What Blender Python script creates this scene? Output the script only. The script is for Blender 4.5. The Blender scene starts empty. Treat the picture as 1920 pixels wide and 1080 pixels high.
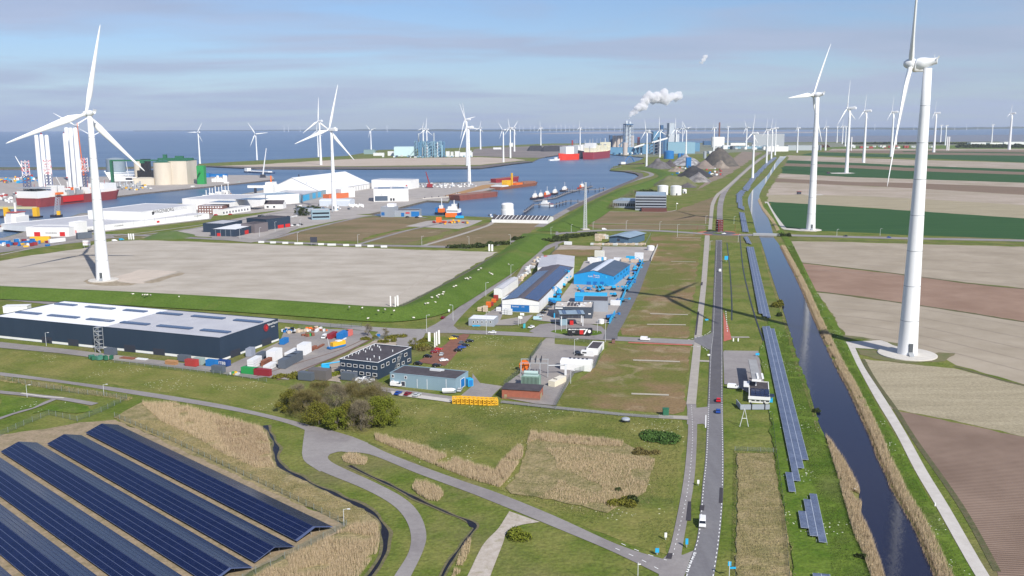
import bpy,math,random
from mathutils import Vector,Matrix
from mathutils.geometry import tessellate_polygon
import mathutils.noise as mn
random.seed(7)
R = math.radians
SC = bpy.context.scene
COL = SC.collection
H,F,YH,ROLL = 110.0,1720.0,236.0,0.005
TILT = math.atan((540 - YH) / F)
cam_d = bpy.data.cameras.new('camera'); cam = bpy.data.objects.new('camera',cam_d); COL.objects.link(cam)
cam_d.sensor_width = 36.0; cam_d.lens = 36.0 * F / 1920.0
cam_d.clip_start = 1.0; cam_d.clip_end = 200000.0
cam.matrix_world = Matrix.Translation((0,0,H)) @ Matrix.Rotation(R(90) - TILT,4,'X') @ Matrix.Rotation(-ROLL,4,'Z')
SC.camera = cam
SUN_EL,SUN_AZ = 38.0,151.0          # azimuth from +Y towards +X
w = bpy.data.worlds.new('World'); SC.world = w; w.use_nodes = True
nt = w.node_tree; nt.nodes.clear()
def wn(t,**k):
 n = nt.nodes.new(t)
 for a,b in k.items(): setattr(n,a,b)
 return n
out = wn('ShaderNodeOutputWorld'); bg = wn('ShaderNodeBackground')
sky = wn('ShaderNodeTexSky',sky_type='NISHITA',sun_disc=False)
sky.sun_elevation = R(SUN_EL); sky.sun_rotation = R(SUN_AZ)
sky.air_density = 1.0; sky.dust_density = 0.35; sky.ozone_density = 2.5; sky.altitude = 100
tc = wn('ShaderNodeTexCoord'); sep = wn('ShaderNodeSeparateXYZ')
nt.links.new(tc.outputs['Generated'],sep.inputs[0])
mx = wn('ShaderNodeMath',operation='MAXIMUM'); nt.links.new(sep.outputs['Z'],mx.inputs[0]); mx.inputs[1].default_value = 0.0
ad = wn('ShaderNodeMath',operation='ADD'); nt.links.new(mx.outputs[0],ad.inputs[0]); ad.inputs[1].default_value = 0.07
dv = wn('ShaderNodeVectorMath',operation='DIVIDE'); cb = wn('ShaderNodeCombineXYZ')
for i in range(3): nt.links.new(ad.outputs[0],cb.inputs[i])
nt.links.new(tc.outputs['Generated'],dv.inputs[0]); nt.links.new(cb.outputs[0],dv.inputs[1])
mp = wn('ShaderNodeMapping'); nt.links.new(dv.outputs[0],mp.inputs['Vector'])
mp.inputs['Scale'].default_value = (0.40,0.60,0.0); mp.inputs['Location'].default_value = (4.3,1.75,0.0)
nz = wn('ShaderNodeTexNoise'); nz.inputs['Scale'].default_value = 1.0; nz.inputs['Detail'].default_value = 9; nz.inputs['Roughness'].default_value = 0.52
nz.inputs['Distortion'].default_value = 0.35
nt.links.new(mp.outputs[0],nz.inputs['Vector'])
rp = wn('ShaderNodeValToRGB'); nt.links.new(nz.outputs['Fac'],rp.inputs['Fac'])
rp.color_ramp.elements[0].position = 0.43; rp.color_ramp.elements[0].color = (0,0,0,1)
rp.color_ramp.elements[1].position = 0.60; rp.color_ramp.elements[1].color = (0.70,0.70,0.70,1)
mp2 = wn('ShaderNodeMapping'); nt.links.new(dv.outputs[0],mp2.inputs['Vector'])
mp2.inputs['Scale'].default_value = (0.5,0.9,0.0); mp2.inputs['Location'].default_value = (1.3,7.7,0.0)
nz2 = wn('ShaderNodeTexNoise'); nz2.inputs['Scale'].default_value = 1.0; nz2.inputs['Detail'].default_value = 8; nz2.inputs['Roughness'].default_value = 0.6
nt.links.new(mp2.outputs[0],nz2.inputs['Vector'])
rp2 = wn('ShaderNodeValToRGB'); nt.links.new(nz2.outputs['Fac'],rp2.inputs['Fac'])
rp2.color_ramp.elements[0].position = 0.35; rp2.color_ramp.elements[0].color = (3.9,4.4,6.0,1)
rp2.color_ramp.elements[1].position = 0.72; rp2.color_ramp.elements[1].color = (5.2,5.4,7.0,1)
mixc = wn('ShaderNodeMix',data_type='RGBA')
nt.links.new(rp.outputs['Color'],mixc.inputs[0])
tint = wn('ShaderNodeMix',data_type='RGBA',blend_type='MULTIPLY'); tint.inputs[0].default_value = 1.0
nt.links.new(sky.outputs[0],tint.inputs[6]); tint.inputs[7].default_value = (0.80,0.92,1.14,1)
nt.links.new(tint.outputs[2],mixc.inputs[6]); nt.links.new(rp2.outputs['Color'],mixc.inputs[7])
nt.links.new(mixc.outputs[2],bg.inputs['Color']); bg.inputs['Strength'].default_value = 0.086
nt.links.new(bg.outputs[0],out.inputs['Surface'])
sd = bpy.data.lights.new('sun','SUN'); so = bpy.data.objects.new('sun',sd); COL.objects.link(so)
sd.energy = 5.0; sd.angle = R(0.53); sd.color = (1.0,0.95,0.87)
sdir = Vector((math.sin(R(SUN_AZ)) * math.cos(R(SUN_EL)),math.cos(R(SUN_AZ)) * math.cos(R(SUN_EL)),math.sin(R(SUN_EL))))
so.rotation_euler = sdir.to_track_quat('Z','Y').to_euler()
vs = SC.view_settings; vs.view_transform = 'Standard'; vs.look = 'None'; vs.exposure = 0.22; vs.gamma = 1.0; vs.use_curve_mapping = False
SC.cycles.max_bounces = 6; SC.cycles.volume_bounces = 12; SC.cycles.transparent_max_bounces = 12
SC.cycles.use_denoising = True
SC.cycles.caustics_reflective = False; SC.cycles.caustics_refractive = False
def ray(px,py):
 u,v = px - 960.0,py - 540.0
 c,s = math.cos(ROLL),math.sin(ROLL)
 u,v = c * u - s * v,s * u + c * v
 return Vector((u,F * math.cos(TILT) - v * math.sin(TILT),-v * math.cos(TILT) - F * math.sin(TILT)))
def G(px,py,z=0.0):
 r = ray(px,py)
 k = (z - H) / r.z
 return Vector((r.x * k,r.y * k,z))
def hz(bx,by,ty):                      # height of the point seen at row ty above the ground point (bx,by)
 b = G(bx,by); r = ray(bx,ty)
 return H + r.z * b.y / r.y
def ppm(px,py):                         # pixels per metre at that ground point
 b = G(px,py)
 return F / (b.y * math.cos(TILT) + H * math.sin(TILT))
MATS = {}
def mat(name,col,rough=0.8,metal=0.0,col2=None,scale=1.0,detail=6,lo=0.35,hi=0.65,stretch=None,rot=0.0,
  col3=None,scale3=0.1,lo3=0.45,hi3=0.65,bump=0.0,bscale=None,spec=0.5,emit=None,fleck=None):
 if name in MATS: return MATS[name]
 m = bpy.data.materials.new(name); m.use_nodes = True; t = m.node_tree; N = t.nodes; L = t.links
 p = N['Principled BSDF']; p.inputs['Roughness'].default_value = rough; p.inputs['Metallic'].default_value = metal
 p.inputs['Specular IOR Level'].default_value = spec
 p.inputs['Base Color'].default_value = (*col,1); m.diffuse_color = (*col,1)
 if col2 is not None or bump:
  g = N.new('ShaderNodeNewGeometry'); mpn = N.new('ShaderNodeMapping'); L.new(g.outputs['Position'],mpn.inputs['Vector'])
  mpn.inputs['Rotation'].default_value = (0,0,rot)
  if stretch: mpn.inputs['Scale'].default_value = stretch
 last = None
 if col2 is not None:
  n = N.new('ShaderNodeTexNoise'); n.inputs['Scale'].default_value = scale; n.inputs['Detail'].default_value = detail
  n.inputs['Roughness'].default_value = 0.62; L.new(mpn.outputs[0],n.inputs['Vector'])
  r = N.new('ShaderNodeValToRGB'); L.new(n.outputs['Fac'],r.inputs['Fac'])
  r.color_ramp.elements[0].position = lo; r.color_ramp.elements[0].color = (*col,1)
  r.color_ramp.elements[1].position = hi; r.color_ramp.elements[1].color = (*col2,1)
  last = r.outputs['Color']
  if col3 is not None:
   n3 = N.new('ShaderNodeTexNoise'); n3.inputs['Scale'].default_value = scale3; n3.inputs['Detail'].default_value = 8
   n3.inputs['Roughness'].default_value = 0.6; n3.inputs['Distortion'].default_value = 0.6
   L.new(g.outputs['Position'],n3.inputs['Vector'])
   mr = N.new('ShaderNodeMapRange'); L.new(n3.outputs['Fac'],mr.inputs['Value'])
   mr.inputs['From Min'].default_value = lo3; mr.inputs['From Max'].default_value = hi3
   mxn = N.new('ShaderNodeMix'); mxn.data_type = 'RGBA'
   L.new(mr.outputs[0],mxn.inputs[0]); L.new(last,mxn.inputs[6]); mxn.inputs[7].default_value = (*col3,1)
   last = mxn.outputs[2]
  if any(k in name for k in ('grass','straw','soil','weeds','bank','asphalt','yard','field_','nettle','embank')):
   fs_ = 0.55 if 'asph' in name or 'yard' in name else 0.9; amt = .12 if fs_ < .6 else .34
   nf = N.new('ShaderNodeTexNoise'); nf.inputs['Scale'].default_value = fs_; nf.inputs['Detail'].default_value = 9; nf.inputs['Roughness'].default_value = 0.75; L.new(g.outputs['Position'],nf.inputs['Vector'])
   mf_ = N.new('ShaderNodeMapRange'); L.new(nf.outputs['Fac'],mf_.inputs['Value']); mf_.inputs['From Min'].default_value = .3; mf_.inputs['From Max'].default_value = .7; mf_.inputs['To Min'].default_value = 1 - amt; mf_.inputs['To Max'].default_value = 1 + amt
   sc_ = N.new('ShaderNodeVectorMath'); sc_.operation = 'SCALE'; L.new(last,sc_.inputs[0]); L.new(mf_.outputs[0],sc_.inputs['Scale']); last = sc_.outputs[0]
  if fleck is not None:            # small scattered specks (flowers,pebbles): colour,cell scale,size,patch level
   fc,fs,fz,fl = fleck
   vo = N.new('ShaderNodeTexVoronoi'); vo.inputs['Scale'].default_value = fs; L.new(g.outputs['Position'],vo.inputs['Vector'])
   lt = N.new('ShaderNodeMath'); lt.operation = 'LESS_THAN'; L.new(vo.outputs['Distance'],lt.inputs[0]); lt.inputs[1].default_value = fz
   pn = N.new('ShaderNodeTexNoise'); pn.inputs['Scale'].default_value = 0.045; pn.inputs['Detail'].default_value = 4; L.new(g.outputs['Position'],pn.inputs['Vector'])
   gt = N.new('ShaderNodeMath'); gt.operation = 'GREATER_THAN'; L.new(pn.outputs['Fac'],gt.inputs[0]); gt.inputs[1].default_value = fl
   mu = N.new('ShaderNodeMath'); mu.operation = 'MULTIPLY'; L.new(lt.outputs[0],mu.inputs[0]); L.new(gt.outputs[0],mu.inputs[1])
   mf = N.new('ShaderNodeMix'); mf.data_type = 'RGBA'; L.new(mu.outputs[0],mf.inputs[0]); L.new(last,mf.inputs[6]); mf.inputs[7].default_value = (*fc,1)
   last = mf.outputs[2]
  L.new(last,p.inputs['Base Color'])
 if bump:
  bn = N.new('ShaderNodeTexNoise'); bn.inputs['Scale'].default_value = bscale or scale; bn.inputs['Detail'].default_value = 5
  L.new(mpn.outputs[0],bn.inputs['Vector'])
  b = N.new('ShaderNodeBump'); b.inputs['Strength'].default_value = 1.0; b.inputs['Distance'].default_value = bump
  L.new(bn.outputs['Fac'],b.inputs['Height']); L.new(b.outputs[0],p.inputs['Normal'])
 if emit:
  p.inputs['Emission Color'].default_value = (*col,1); p.inputs['Emission Strength'].default_value = emit
 MATS[name] = m
 return m
M = mat
def tag(o,label=None,cat=None,group=None,kind=None):
 if label: o['label'] = label
 if cat: o['category'] = cat
 if group: o['group'] = group
 if kind: o['kind'] = kind
 return o
def empty(name,loc,rz=0.0,label=None,cat=None,group=None,kind=None):
 o = bpy.data.objects.new(name,None); COL.objects.link(o); o.location = loc; o.rotation_euler = (0,0,rz)
 o.empty_display_size = 1.0
 return tag(o,label,cat,group,kind)
def link(name,me,parent=None,loc=(0,0,0),rot=(0,0,0),scale=(1,1,1)):
 o = bpy.data.objects.new(name,me); COL.objects.link(o); o.parent = parent
 o.location = loc; o.rotation_euler = rot; o.scale = scale
 return o
class MB:
 def __init__(s): s.v = []; s.f = []; s.sm = []
 def add(s,vs,fs,smooth=False):
  k = len(s.v); s.v += [tuple(a) for a in vs]; s.f += [tuple(i + k for i in f) for f in fs]; s.sm += [smooth] * len(fs)
  return s
 def box(s,x0,y0,z0,x1,y1,z1,rz=0.0,bottom=True):
  vs = [(x0,y0,z0),(x1,y0,z0),(x1,y1,z0),(x0,y1,z0),(x0,y0,z1),(x1,y0,z1),(x1,y1,z1),(x0,y1,z1)]
  if rz:
   cx,cy = (x0 + x1) / 2,(y0 + y1) / 2; c,sn = math.cos(rz),math.sin(rz)
   vs = [(cx + (x - cx) * c - (y - cy) * sn,cy + (x - cx) * sn + (y - cy) * c,z) for x,y,z in vs]
  return s.add(vs,[(3,2,1,0),(4,5,6,7),(0,1,5,4),(1,2,6,5),(2,3,7,6),(3,0,4,7)])
 def cyl(s,p0,p1,r0,r1=None,n=10,cap=True,smooth=True):
  r1 = r0 if r1 is None else r1
  p0,p1 = Vector(p0),Vector(p1); d = (p1 - p0)
  q = d.to_track_quat('Z','Y'); vs = []
  for p,r in ((p0,r0),(p1,r1)):
   for i in range(n):
    a = 2 * math.pi * i / n; vs.append(p + q @ Vector((r * math.cos(a),r * math.sin(a),0)))
  s.add(vs,[(i,(i + 1) % n,n + (i + 1) % n,n + i) for i in range(n)],smooth)
  if cap: s.add(vs,[tuple(range(n - 1,-1,-1)),tuple(range(n,2 * n))])
  return s
 def lathe(s,pts,n=16,c=(0,0,0),smooth=True):
  vs = []
  for r,z in pts:
   for i in range(n):
    a = 2 * math.pi * i / n; vs.append((c[0] + r * math.cos(a),c[1] + r * math.sin(a),c[2] + z))
  fs = [(j * n + i,j * n + (i + 1) % n,(j + 1) * n + (i + 1) % n,(j + 1) * n + i) for j in range(len(pts) - 1) for i in range(n)]
  return s.add(vs,fs,smooth)
 def prism(s,pts,z0,z1):
  n = len(pts); tri = tessellate_polygon([[Vector((p[0],p[1],0)) for p in pts]])
  a = sum(pts[i][0] * pts[(i + 1) % n][1] - pts[(i + 1) % n][0] * pts[i][1] for i in range(n))
  vs = [(p[0],p[1],z0) for p in pts] + [(p[0],p[1],z1) for p in pts]
  fs = []
  for t in tri:
   x = (pts[t[1]][0] - pts[t[0]][0]) * (pts[t[2]][1] - pts[t[0]][1]) - (pts[t[2]][0] - pts[t[0]][0]) * (pts[t[1]][1] - pts[t[0]][1])
   t = t if x > 0 else (t[0],t[2],t[1])
   fs.append(tuple(i + n for i in t)); fs.append((t[2],t[1],t[0]))
  for i in range(n):
   j = (i + 1) % n
   fs.append((i,j,n + j,n + i) if a > 0 else (j,i,n + i,n + j))
  return s.add(vs,fs)
 def sphere(s,c,r,n=8,m=5,sq=1.0,smooth=True):
  pts = [(max(1e-4,r * math.sin(math.pi * k / m)),-r * sq * math.cos(math.pi * k / m)) for k in range(m + 1)]
  return s.lathe(pts,n,c,smooth)
 def mesh(s,name,m):
  me = bpy.data.meshes.new(name); me.from_pydata(s.v,[],s.f)
  if any(s.sm): me.polygons.foreach_set('use_smooth',s.sm)
  if m: me.materials.append(m)
  me.update(); return me
 def build(s,name,m,parent=None,loc=(0,0,0),rot=(0,0,0)):
  return link(name,s.mesh(name,m),parent,loc,rot)
def copy_tree(o,parent=None):
 c = o.copy(); COL.objects.link(c)
 if parent is not None: c.parent = parent
 for ch in KIDS.get(o.name,[]): copy_tree(ch,c)
 return c
KIDS = {}
def index_kids():
 KIDS.clear()
 for o in bpy.data.objects:
  if o.parent: KIDS.setdefault(o.parent.name,[]).append(o)
LAYER = [0]
def ZL(): return 0.0015 * LAYER[0] - 0.20
def sheet(name,m,pts,z=None,kind='structure',px=True,label=None):
 """flat polygon laid on the ground, each sheet a little above the one before"""
 if z is None: LAYER[0] += 1; z = ZL()
 P = [G(*p) for p in pts] if px else [Vector((p[0],p[1],0)) for p in pts]
 if any(k in m.name for k in ('grass','straw','sand','weeds','plot','soil','verge','field','tan','brown','wheat','dust','chocolate')):
  Q = []
  for a,b in zip(P,P[1:] + P[:1]):
   st = max(2.2,min(a.length,b.length) / 110); n = min(60,max(1,int((b - a).length / st))); nr = Vector((-(b - a).y,(b - a).x,0)).normalized()
   for i in range(n): p = a.lerp(b,i / n); Q.append(p + nr * st * .42 * (mn.noise(p * (.35 / st)) + .6 * mn.noise(p * (1.1 / st))))
  P = Q
 tri = tessellate_polygon([P]); fs = []
 for t in tri:
  x = (P[t[1]] - P[t[0]]).cross(P[t[2]] - P[t[0]]).z
  fs.append(tuple(t) if x > 0 else (t[0],t[2],t[1]))
 mb = MB(); mb.add([(p.x,p.y,z) for p in P],fs)
 o = mb.build(name,m); tag(o,kind=kind,label=label); return o
def smooth_line(pts,k=6):
 if len(pts) < 3: return pts
 out_ = []
 for i in range(len(pts) - 1):
  p0,p1,p2,p3 = pts[max(i - 1,0)],pts[i],pts[i + 1],pts[min(i + 2,len(pts) - 1)]
  for j in range(k):
   t = j / k
   out_.append(0.5 * ((2 * p1) + (p2 - p0) * t + (2 * p0 - 5 * p1 + 4 * p2 - p3) * t * t + (3 * p1 - p0 - 3 * p2 + p3) * t ** 3))
 out_.append(pts[-1]); return out_
def strip(name,m,left,right,k=6,kind='structure',z=None):
 """road-like sheet between two pixel polylines with the same number of points"""
 if z is None: LAYER[0] += 1; z = ZL()
 A = smooth_line([G(*p) for p in left],k); B = smooth_line([G(*p) for p in right],k)
 n = min(len(A),len(B)); mb = MB()
 mb.add([(p.x,p.y,z) for p in A[:n]] + [(p.x,p.y,z) for p in B[:n]],[(i,n + i,n + i + 1,i + 1) for i in range(n - 1)])
 a,b,c = Vector(mb.v[mb.f[0][0]]),Vector(mb.v[mb.f[0][1]]),Vector(mb.v[mb.f[0][2]])
 if (b - a).cross(c - a).z < 0: mb.f = [tuple(reversed(f)) for f in mb.f]
 return tag(mb.build(name,m),kind=kind)
def band(name,m,line,width,k=6,kind='structure',z=None,px=True,wob=0.0):
 if z is None: LAYER[0] += 1; z = ZL()
 C = smooth_line([G(*p) if px else Vector((p[0],p[1],0)) for p in line],k); n = len(C); vs = []
 for i,p in enumerate(C):
  d = (C[min(i + 1,n - 1)] - C[max(i - 1,0)]).normalized(); nn = Vector((-d.y,d.x,0)) * width / 2 * (1 + wob * 2 * mn.noise(p * .12))
  vs += [(p.x + nn.x,p.y + nn.y,z),(p.x - nn.x,p.y - nn.y,z)]
 mb = MB(); mb.add(vs,[(2 * i,2 * i + 1,2 * i + 3,2 * i + 2) for i in range(n - 1)])
 return tag(mb.build(name,m),kind=kind)
# ================================================================== materials of the setting
m_grass = M('grass_mixed',(0.098,0.140,0.022),0.95,col2=(0.185,0.190,0.054),scale=0.06,detail=10,lo=0.38,hi=0.64,col3=(0.19,0.155,0.085),scale3=0.014,lo3=0.52,hi3=0.72,bump=0.5,bscale=0.5,spec=0.1)
m_lush = M('grass_lush',(0.070,0.130,0.014),0.95,col2=(0.125,0.180,0.028),scale=0.10,detail=9,lo=0.36,hi=0.62,col3=(0.14,0.15,0.052),scale3=0.03,lo3=0.54,hi3=0.75,bump=0.5,bscale=0.6,spec=0.1,fleck=((0.75,0.75,0.62),0.8,0.18,0.57))
m_dike = M('grass_dike',(0.078,0.135,0.020),0.95,col2=(0.105,0.165,0.030),scale=0.05,detail=9,stretch=(1,1,1),col3=(0.15,0.155,0.045),scale3=0.02,lo3=0.55,hi3=0.8,bump=0.35,bscale=0.5,spec=0.1)
m_meadow = M('grass_meadow',(0.132,0.158,0.032),0.95,col2=(0.215,0.202,0.064),scale=0.05,detail=10,lo=0.36,hi=0.62,col3=(0.085,0.125,0.030),scale3=0.022,lo3=0.52,hi3=0.72,bump=0.4,bscale=0.6,spec=0.1,fleck=((0.62,0.60,0.42),0.7,0.17,0.55))
m_plot = M('grass_dry_plot',(0.225,0.155,0.082),0.95,col2=(0.135,0.145,0.036),scale=0.022,detail=10,lo=0.42,hi=0.56,col3=(0.32,0.25,0.16),scale3=0.05,lo3=0.54,hi3=0.70,bump=0.3,bscale=0.5,spec=0.1)
m_plot2 = M('grass_dry_plot_far',(0.225,0.165,0.100),0.95,col2=(0.150,0.130,0.062),scale=0.012,detail=9,lo=0.40,hi=0.64,stretch=(1,2.5,1),col3=(0.30,0.24,0.16),scale3=0.03,lo3=0.60,hi3=0.78,spec=0.1)
m_sand = M('sand',(0.370,0.328,0.272),0.95,col2=(0.465,0.420,0.360),scale=0.03,detail=12,lo=0.36,hi=0.62,stretch=(1,2.0,1),col3=(0.40,0.335,0.275),scale3=0.09,lo3=0.60,hi3=0.78,bump=0.12,bscale=0.3,spec=0.1)
m_sandf = M('sand_far',(0.50,0.42,0.35),0.95,col2=(0.42,0.35,0.28),scale=0.008,detail=8,stretch=(1,3,1),spec=0.1)
m_track = M('track_dust',(0.50,0.45,0.40),0.95,col2=(0.38,0.33,0.27),scale=0.5,detail=9,col3=(0.30,0.27,0.18),scale3=0.2,lo3=0.58,hi3=0.74,bump=0.1,bscale=1.5,spec=0.1)
m_soil = M('solar_soil',(0.32,0.25,0.17),0.95,col2=(0.23,0.19,0.115),scale=0.25,detail=9,lo=0.42,hi=0.66,bump=0.1,spec=0.1)
m_straw = M('straw_grass',(0.33,0.265,0.145),0.95,col2=(0.205,0.185,0.080),scale=0.18,detail=11,lo=0.38,hi=0.62,col3=(0.115,0.125,0.045),scale3=0.06,lo3=0.56,hi3=0.76,bump=0.6,bscale=1.0,spec=0.1)
m_asph = M('asphalt_old',(0.265,0.245,0.240),0.9,col2=(0.225,0.205,0.205),scale=0.12,detail=10,col3=(0.30,0.28,0.27),scale3=0.02,bump=0.01,bscale=4,spec=0.2)
m_asphd = M('asphalt_new',(0.098,0.094,0.104),0.85,col2=(0.122,0.117,0.126),scale=0.15,detail=9,bump=0.01,bscale=4,spec=0.25)
m_asphm = M('asphalt_main',(0.190,0.187,0.196),0.9,col2=(0.165,0.160,0.170),scale=0.12,detail=9,stretch=(3,0.3,1),bump=0.01,bscale=4,spec=0.2)
m_conc = M('concrete_path',(0.400,0.365,0.325),0.9,col2=(0.340,0.310,0.275),scale=0.25,detail=9,spec=0.2)
m_concw = M('concrete_light',(0.560,0.530,0.490),0.9,col2=(0.480,0.450,0.410),scale=0.3,detail=9,spec=0.2)
m_yard = M('yard_paving',(0.285,0.265,0.255),0.9,col2=(0.235,0.215,0.210),scale=0.07,detail=10,col3=(0.33,0.30,0.27),scale3=0.03,spec=0.2)
m_yardl = M('yard_paving_light',(0.400,0.370,0.345),0.9,col2=(0.330,0.300,0.280),scale=0.05,detail=10,spec=0.2)
m_brickp = M('red_brick_paving',(0.250,0.115,0.080),0.9,col2=(0.180,0.085,0.062),scale=0.3,detail=8,spec=0.2)
m_redlane = M('red_cycle_lane',(0.480,0.150,0.110),0.9,col2=(0.40,0.125,0.095),scale=0.3,spec=0.2)
m_white = M('road_paint',(0.80,0.80,0.78),0.7)
m_rock = M('basalt_slope',(0.17,0.145,0.135),0.9,col2=(0.11,0.098,0.095),scale=0.15,detail=9,spec=0.2)
m_quay = M('quay_wall',(0.20,0.17,0.15),0.9,col2=(0.10,0.085,0.08),scale=0.3,spec=0.2)
m_fgreen = M('wheat_green',(0.026,0.078,0.026),0.95,col2=(0.040,0.100,0.034),scale=0.02,detail=8,stretch=(0.3,6,1),bump=0.15,bscale=0.3,spec=0.1)
m_fpink = M('field_tan',(0.385,0.330,0.260),0.95,col2=(0.300,0.250,0.190),scale=0.02,detail=10,stretch=(0.5,5,1),rot=0.05,col3=(0.43,0.36,0.305),scale3=0.01,spec=0.1)
m_fkhaki = M('field_khaki',(0.385,0.335,0.235),0.95,col2=(0.29,0.25,0.17),scale=0.03,detail=10,stretch=(0.5,5,1),spec=0.1)
m_fbrown = M('field_brown',(0.225,0.165,0.120),0.95,col2=(0.185,0.135,0.100),scale=0.02,detail=9,stretch=(0.4,5,1),spec=0.1)
m_coal = M('coal',(0.035,0.033,0.035),0.9,col2=(0.060,0.057,0.057),scale=0.2,bump=0.3,spec=0.2)
m_land_far = M('far_land',(0.055,0.075,0.045),0.95,col2=(0.10,0.10,0.06),scale=0.002,detail=8,stretch=(0.5,3,1),spec=0.05)
def furrows(name,c1,c2,scale,rot,jit=0.6):
 m = bpy.data.materials.new(name); m.use_nodes = True; t = m.node_tree; N = t.nodes; L = t.links; p = N['Principled BSDF']
 p.inputs['Roughness'].default_value = 0.95; p.inputs['Specular IOR Level'].default_value = 0.1; m.diffuse_color = (*c1,1)
 g = N.new('ShaderNodeNewGeometry'); mpn = N.new('ShaderNodeMapping'); L.new(g.outputs['Position'],mpn.inputs['Vector']); mpn.inputs['Rotation'].default_value = (0,0,rot)
 wv = N.new('ShaderNodeTexWave'); wv.bands_direction = 'Y'; wv.inputs['Scale'].default_value = scale; wv.inputs['Distortion'].default_value = jit; wv.inputs['Detail'].default_value = 3; wv.inputs['Detail Scale'].default_value = 0.3
 L.new(mpn.outputs[0],wv.inputs['Vector'])
 n = N.new('ShaderNodeTexNoise'); n.inputs['Scale'].default_value = 0.03; n.inputs['Detail'].default_value = 10; n.inputs['Roughness'].default_value = 0.65; L.new(g.outputs['Position'],n.inputs['Vector'])
 a = N.new('ShaderNodeMath'); a.operation = 'MULTIPLY_ADD'; L.new(wv.outputs['Fac'],a.inputs[0]); a.inputs[1].default_value = 0.35; L.new(n.outputs['Fac'],a.inputs[2])
 r = N.new('ShaderNodeMapRange'); L.new(a.outputs[0],r.inputs['Value']); r.inputs['From Min'].default_value = 0.45; r.inputs['From Max'].default_value = 0.95
 mxn = N.new('ShaderNodeMix'); mxn.data_type = 'RGBA'; L.new(r.outputs[0],mxn.inputs[0]); mxn.inputs[6].default_value = (*c1,1); mxn.inputs[7].default_value = (*c2,1)
 L.new(mxn.outputs[2],p.inputs['Base Color'])
 b = N.new('ShaderNodeBump'); b.inputs['Distance'].default_value = 0.08; L.new(wv.outputs['Fac'],b.inputs['Height']); L.new(b.outputs[0],p.inputs['Normal'])
 return m
m_furb = furrows('ploughed_brown',(0.165,0.115,0.088),(0.290,0.212,0.165),0.26,0.12)
m_furc = furrows('ploughed_chocolate',(0.225,0.145,0.105),(0.350,0.245,0.185),0.12,0.15)
m_furt = furrows('harrowed_tan',(0.285,0.240,0.180),(0.430,0.372,0.295),0.30,0.14)
def water(name,col,rough,wave,bscale,stretch=(1,1,1),rot=0.0,col2=None):
 m = bpy.data.materials.new(name); m.use_nodes = True; t = m.node_tree; N = t.nodes; L = t.links; p = N['Principled BSDF']
 p.inputs['Base Color'].default_value = (*col,1); p.inputs['Roughness'].default_value = rough; p.inputs['IOR'].default_value = 1.33; m.diffuse_color = (*col,1)
 g = N.new('ShaderNodeNewGeometry'); mpn = N.new('ShaderNodeMapping'); L.new(g.outputs['Position'],mpn.inputs['Vector']); mpn.inputs['Rotation'].default_value = (0,0,rot); mpn.inputs['Scale'].default_value = stretch
 n = N.new('ShaderNodeTexNoise'); n.inputs['Scale'].default_value = bscale; n.inputs['Detail'].default_value = 6; n.inputs['Roughness'].default_value = 0.6; L.new(mpn.outputs[0],n.inputs['Vector'])
 b = N.new('ShaderNodeBump'); b.inputs['Distance'].default_value = wave; b.inputs['Strength'].default_value = 1.0; L.new(n.outputs['Fac'],b.inputs['Height']); L.new(b.outputs[0],p.inputs['Normal'])
 if col2:
  n2 = N.new('ShaderNodeTexNoise'); n2.inputs['Scale'].default_value = 0.0035; n2.inputs['Detail'].default_value = 7; n2.inputs['Roughness'].default_value = 0.6
  mp2_ = N.new('ShaderNodeMapping'); mp2_.inputs['Scale'].default_value = (0.35,2.2,1); L.new(g.outputs['Position'],mp2_.inputs['Vector']); L.new(mp2_.outputs[0],n2.inputs['Vector'])
  r = N.new('ShaderNodeMapRange'); L.new(n2.outputs['Fac'],r.inputs['Value']); r.inputs['From Min'].default_value = 0.38; r.inputs['From Max'].default_value = 0.64
  mxn = N.new('ShaderNodeMix'); mxn.data_type = 'RGBA'; L.new(r.outputs[0],mxn.inputs[0]); mxn.inputs[6].default_value = (*col,1); mxn.inputs[7].default_value = (*col2,1); L.new(mxn.outputs[2],p.inputs['Base Color'])
 return m
m_sea = water('sea_water',(0.060,0.120,0.215),0.34,0.5,0.25,(1,2,1),col2=(0.110,0.175,0.270))
m_harb = m_sea
m_canal = water('canal_water',(0.004,0.008,0.034),0.05,0.03,0.35,(1,1,1))
m_ditch = water('ditch_water',(0.012,0.009,0.012),0.35,0.05,0.8)
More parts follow.
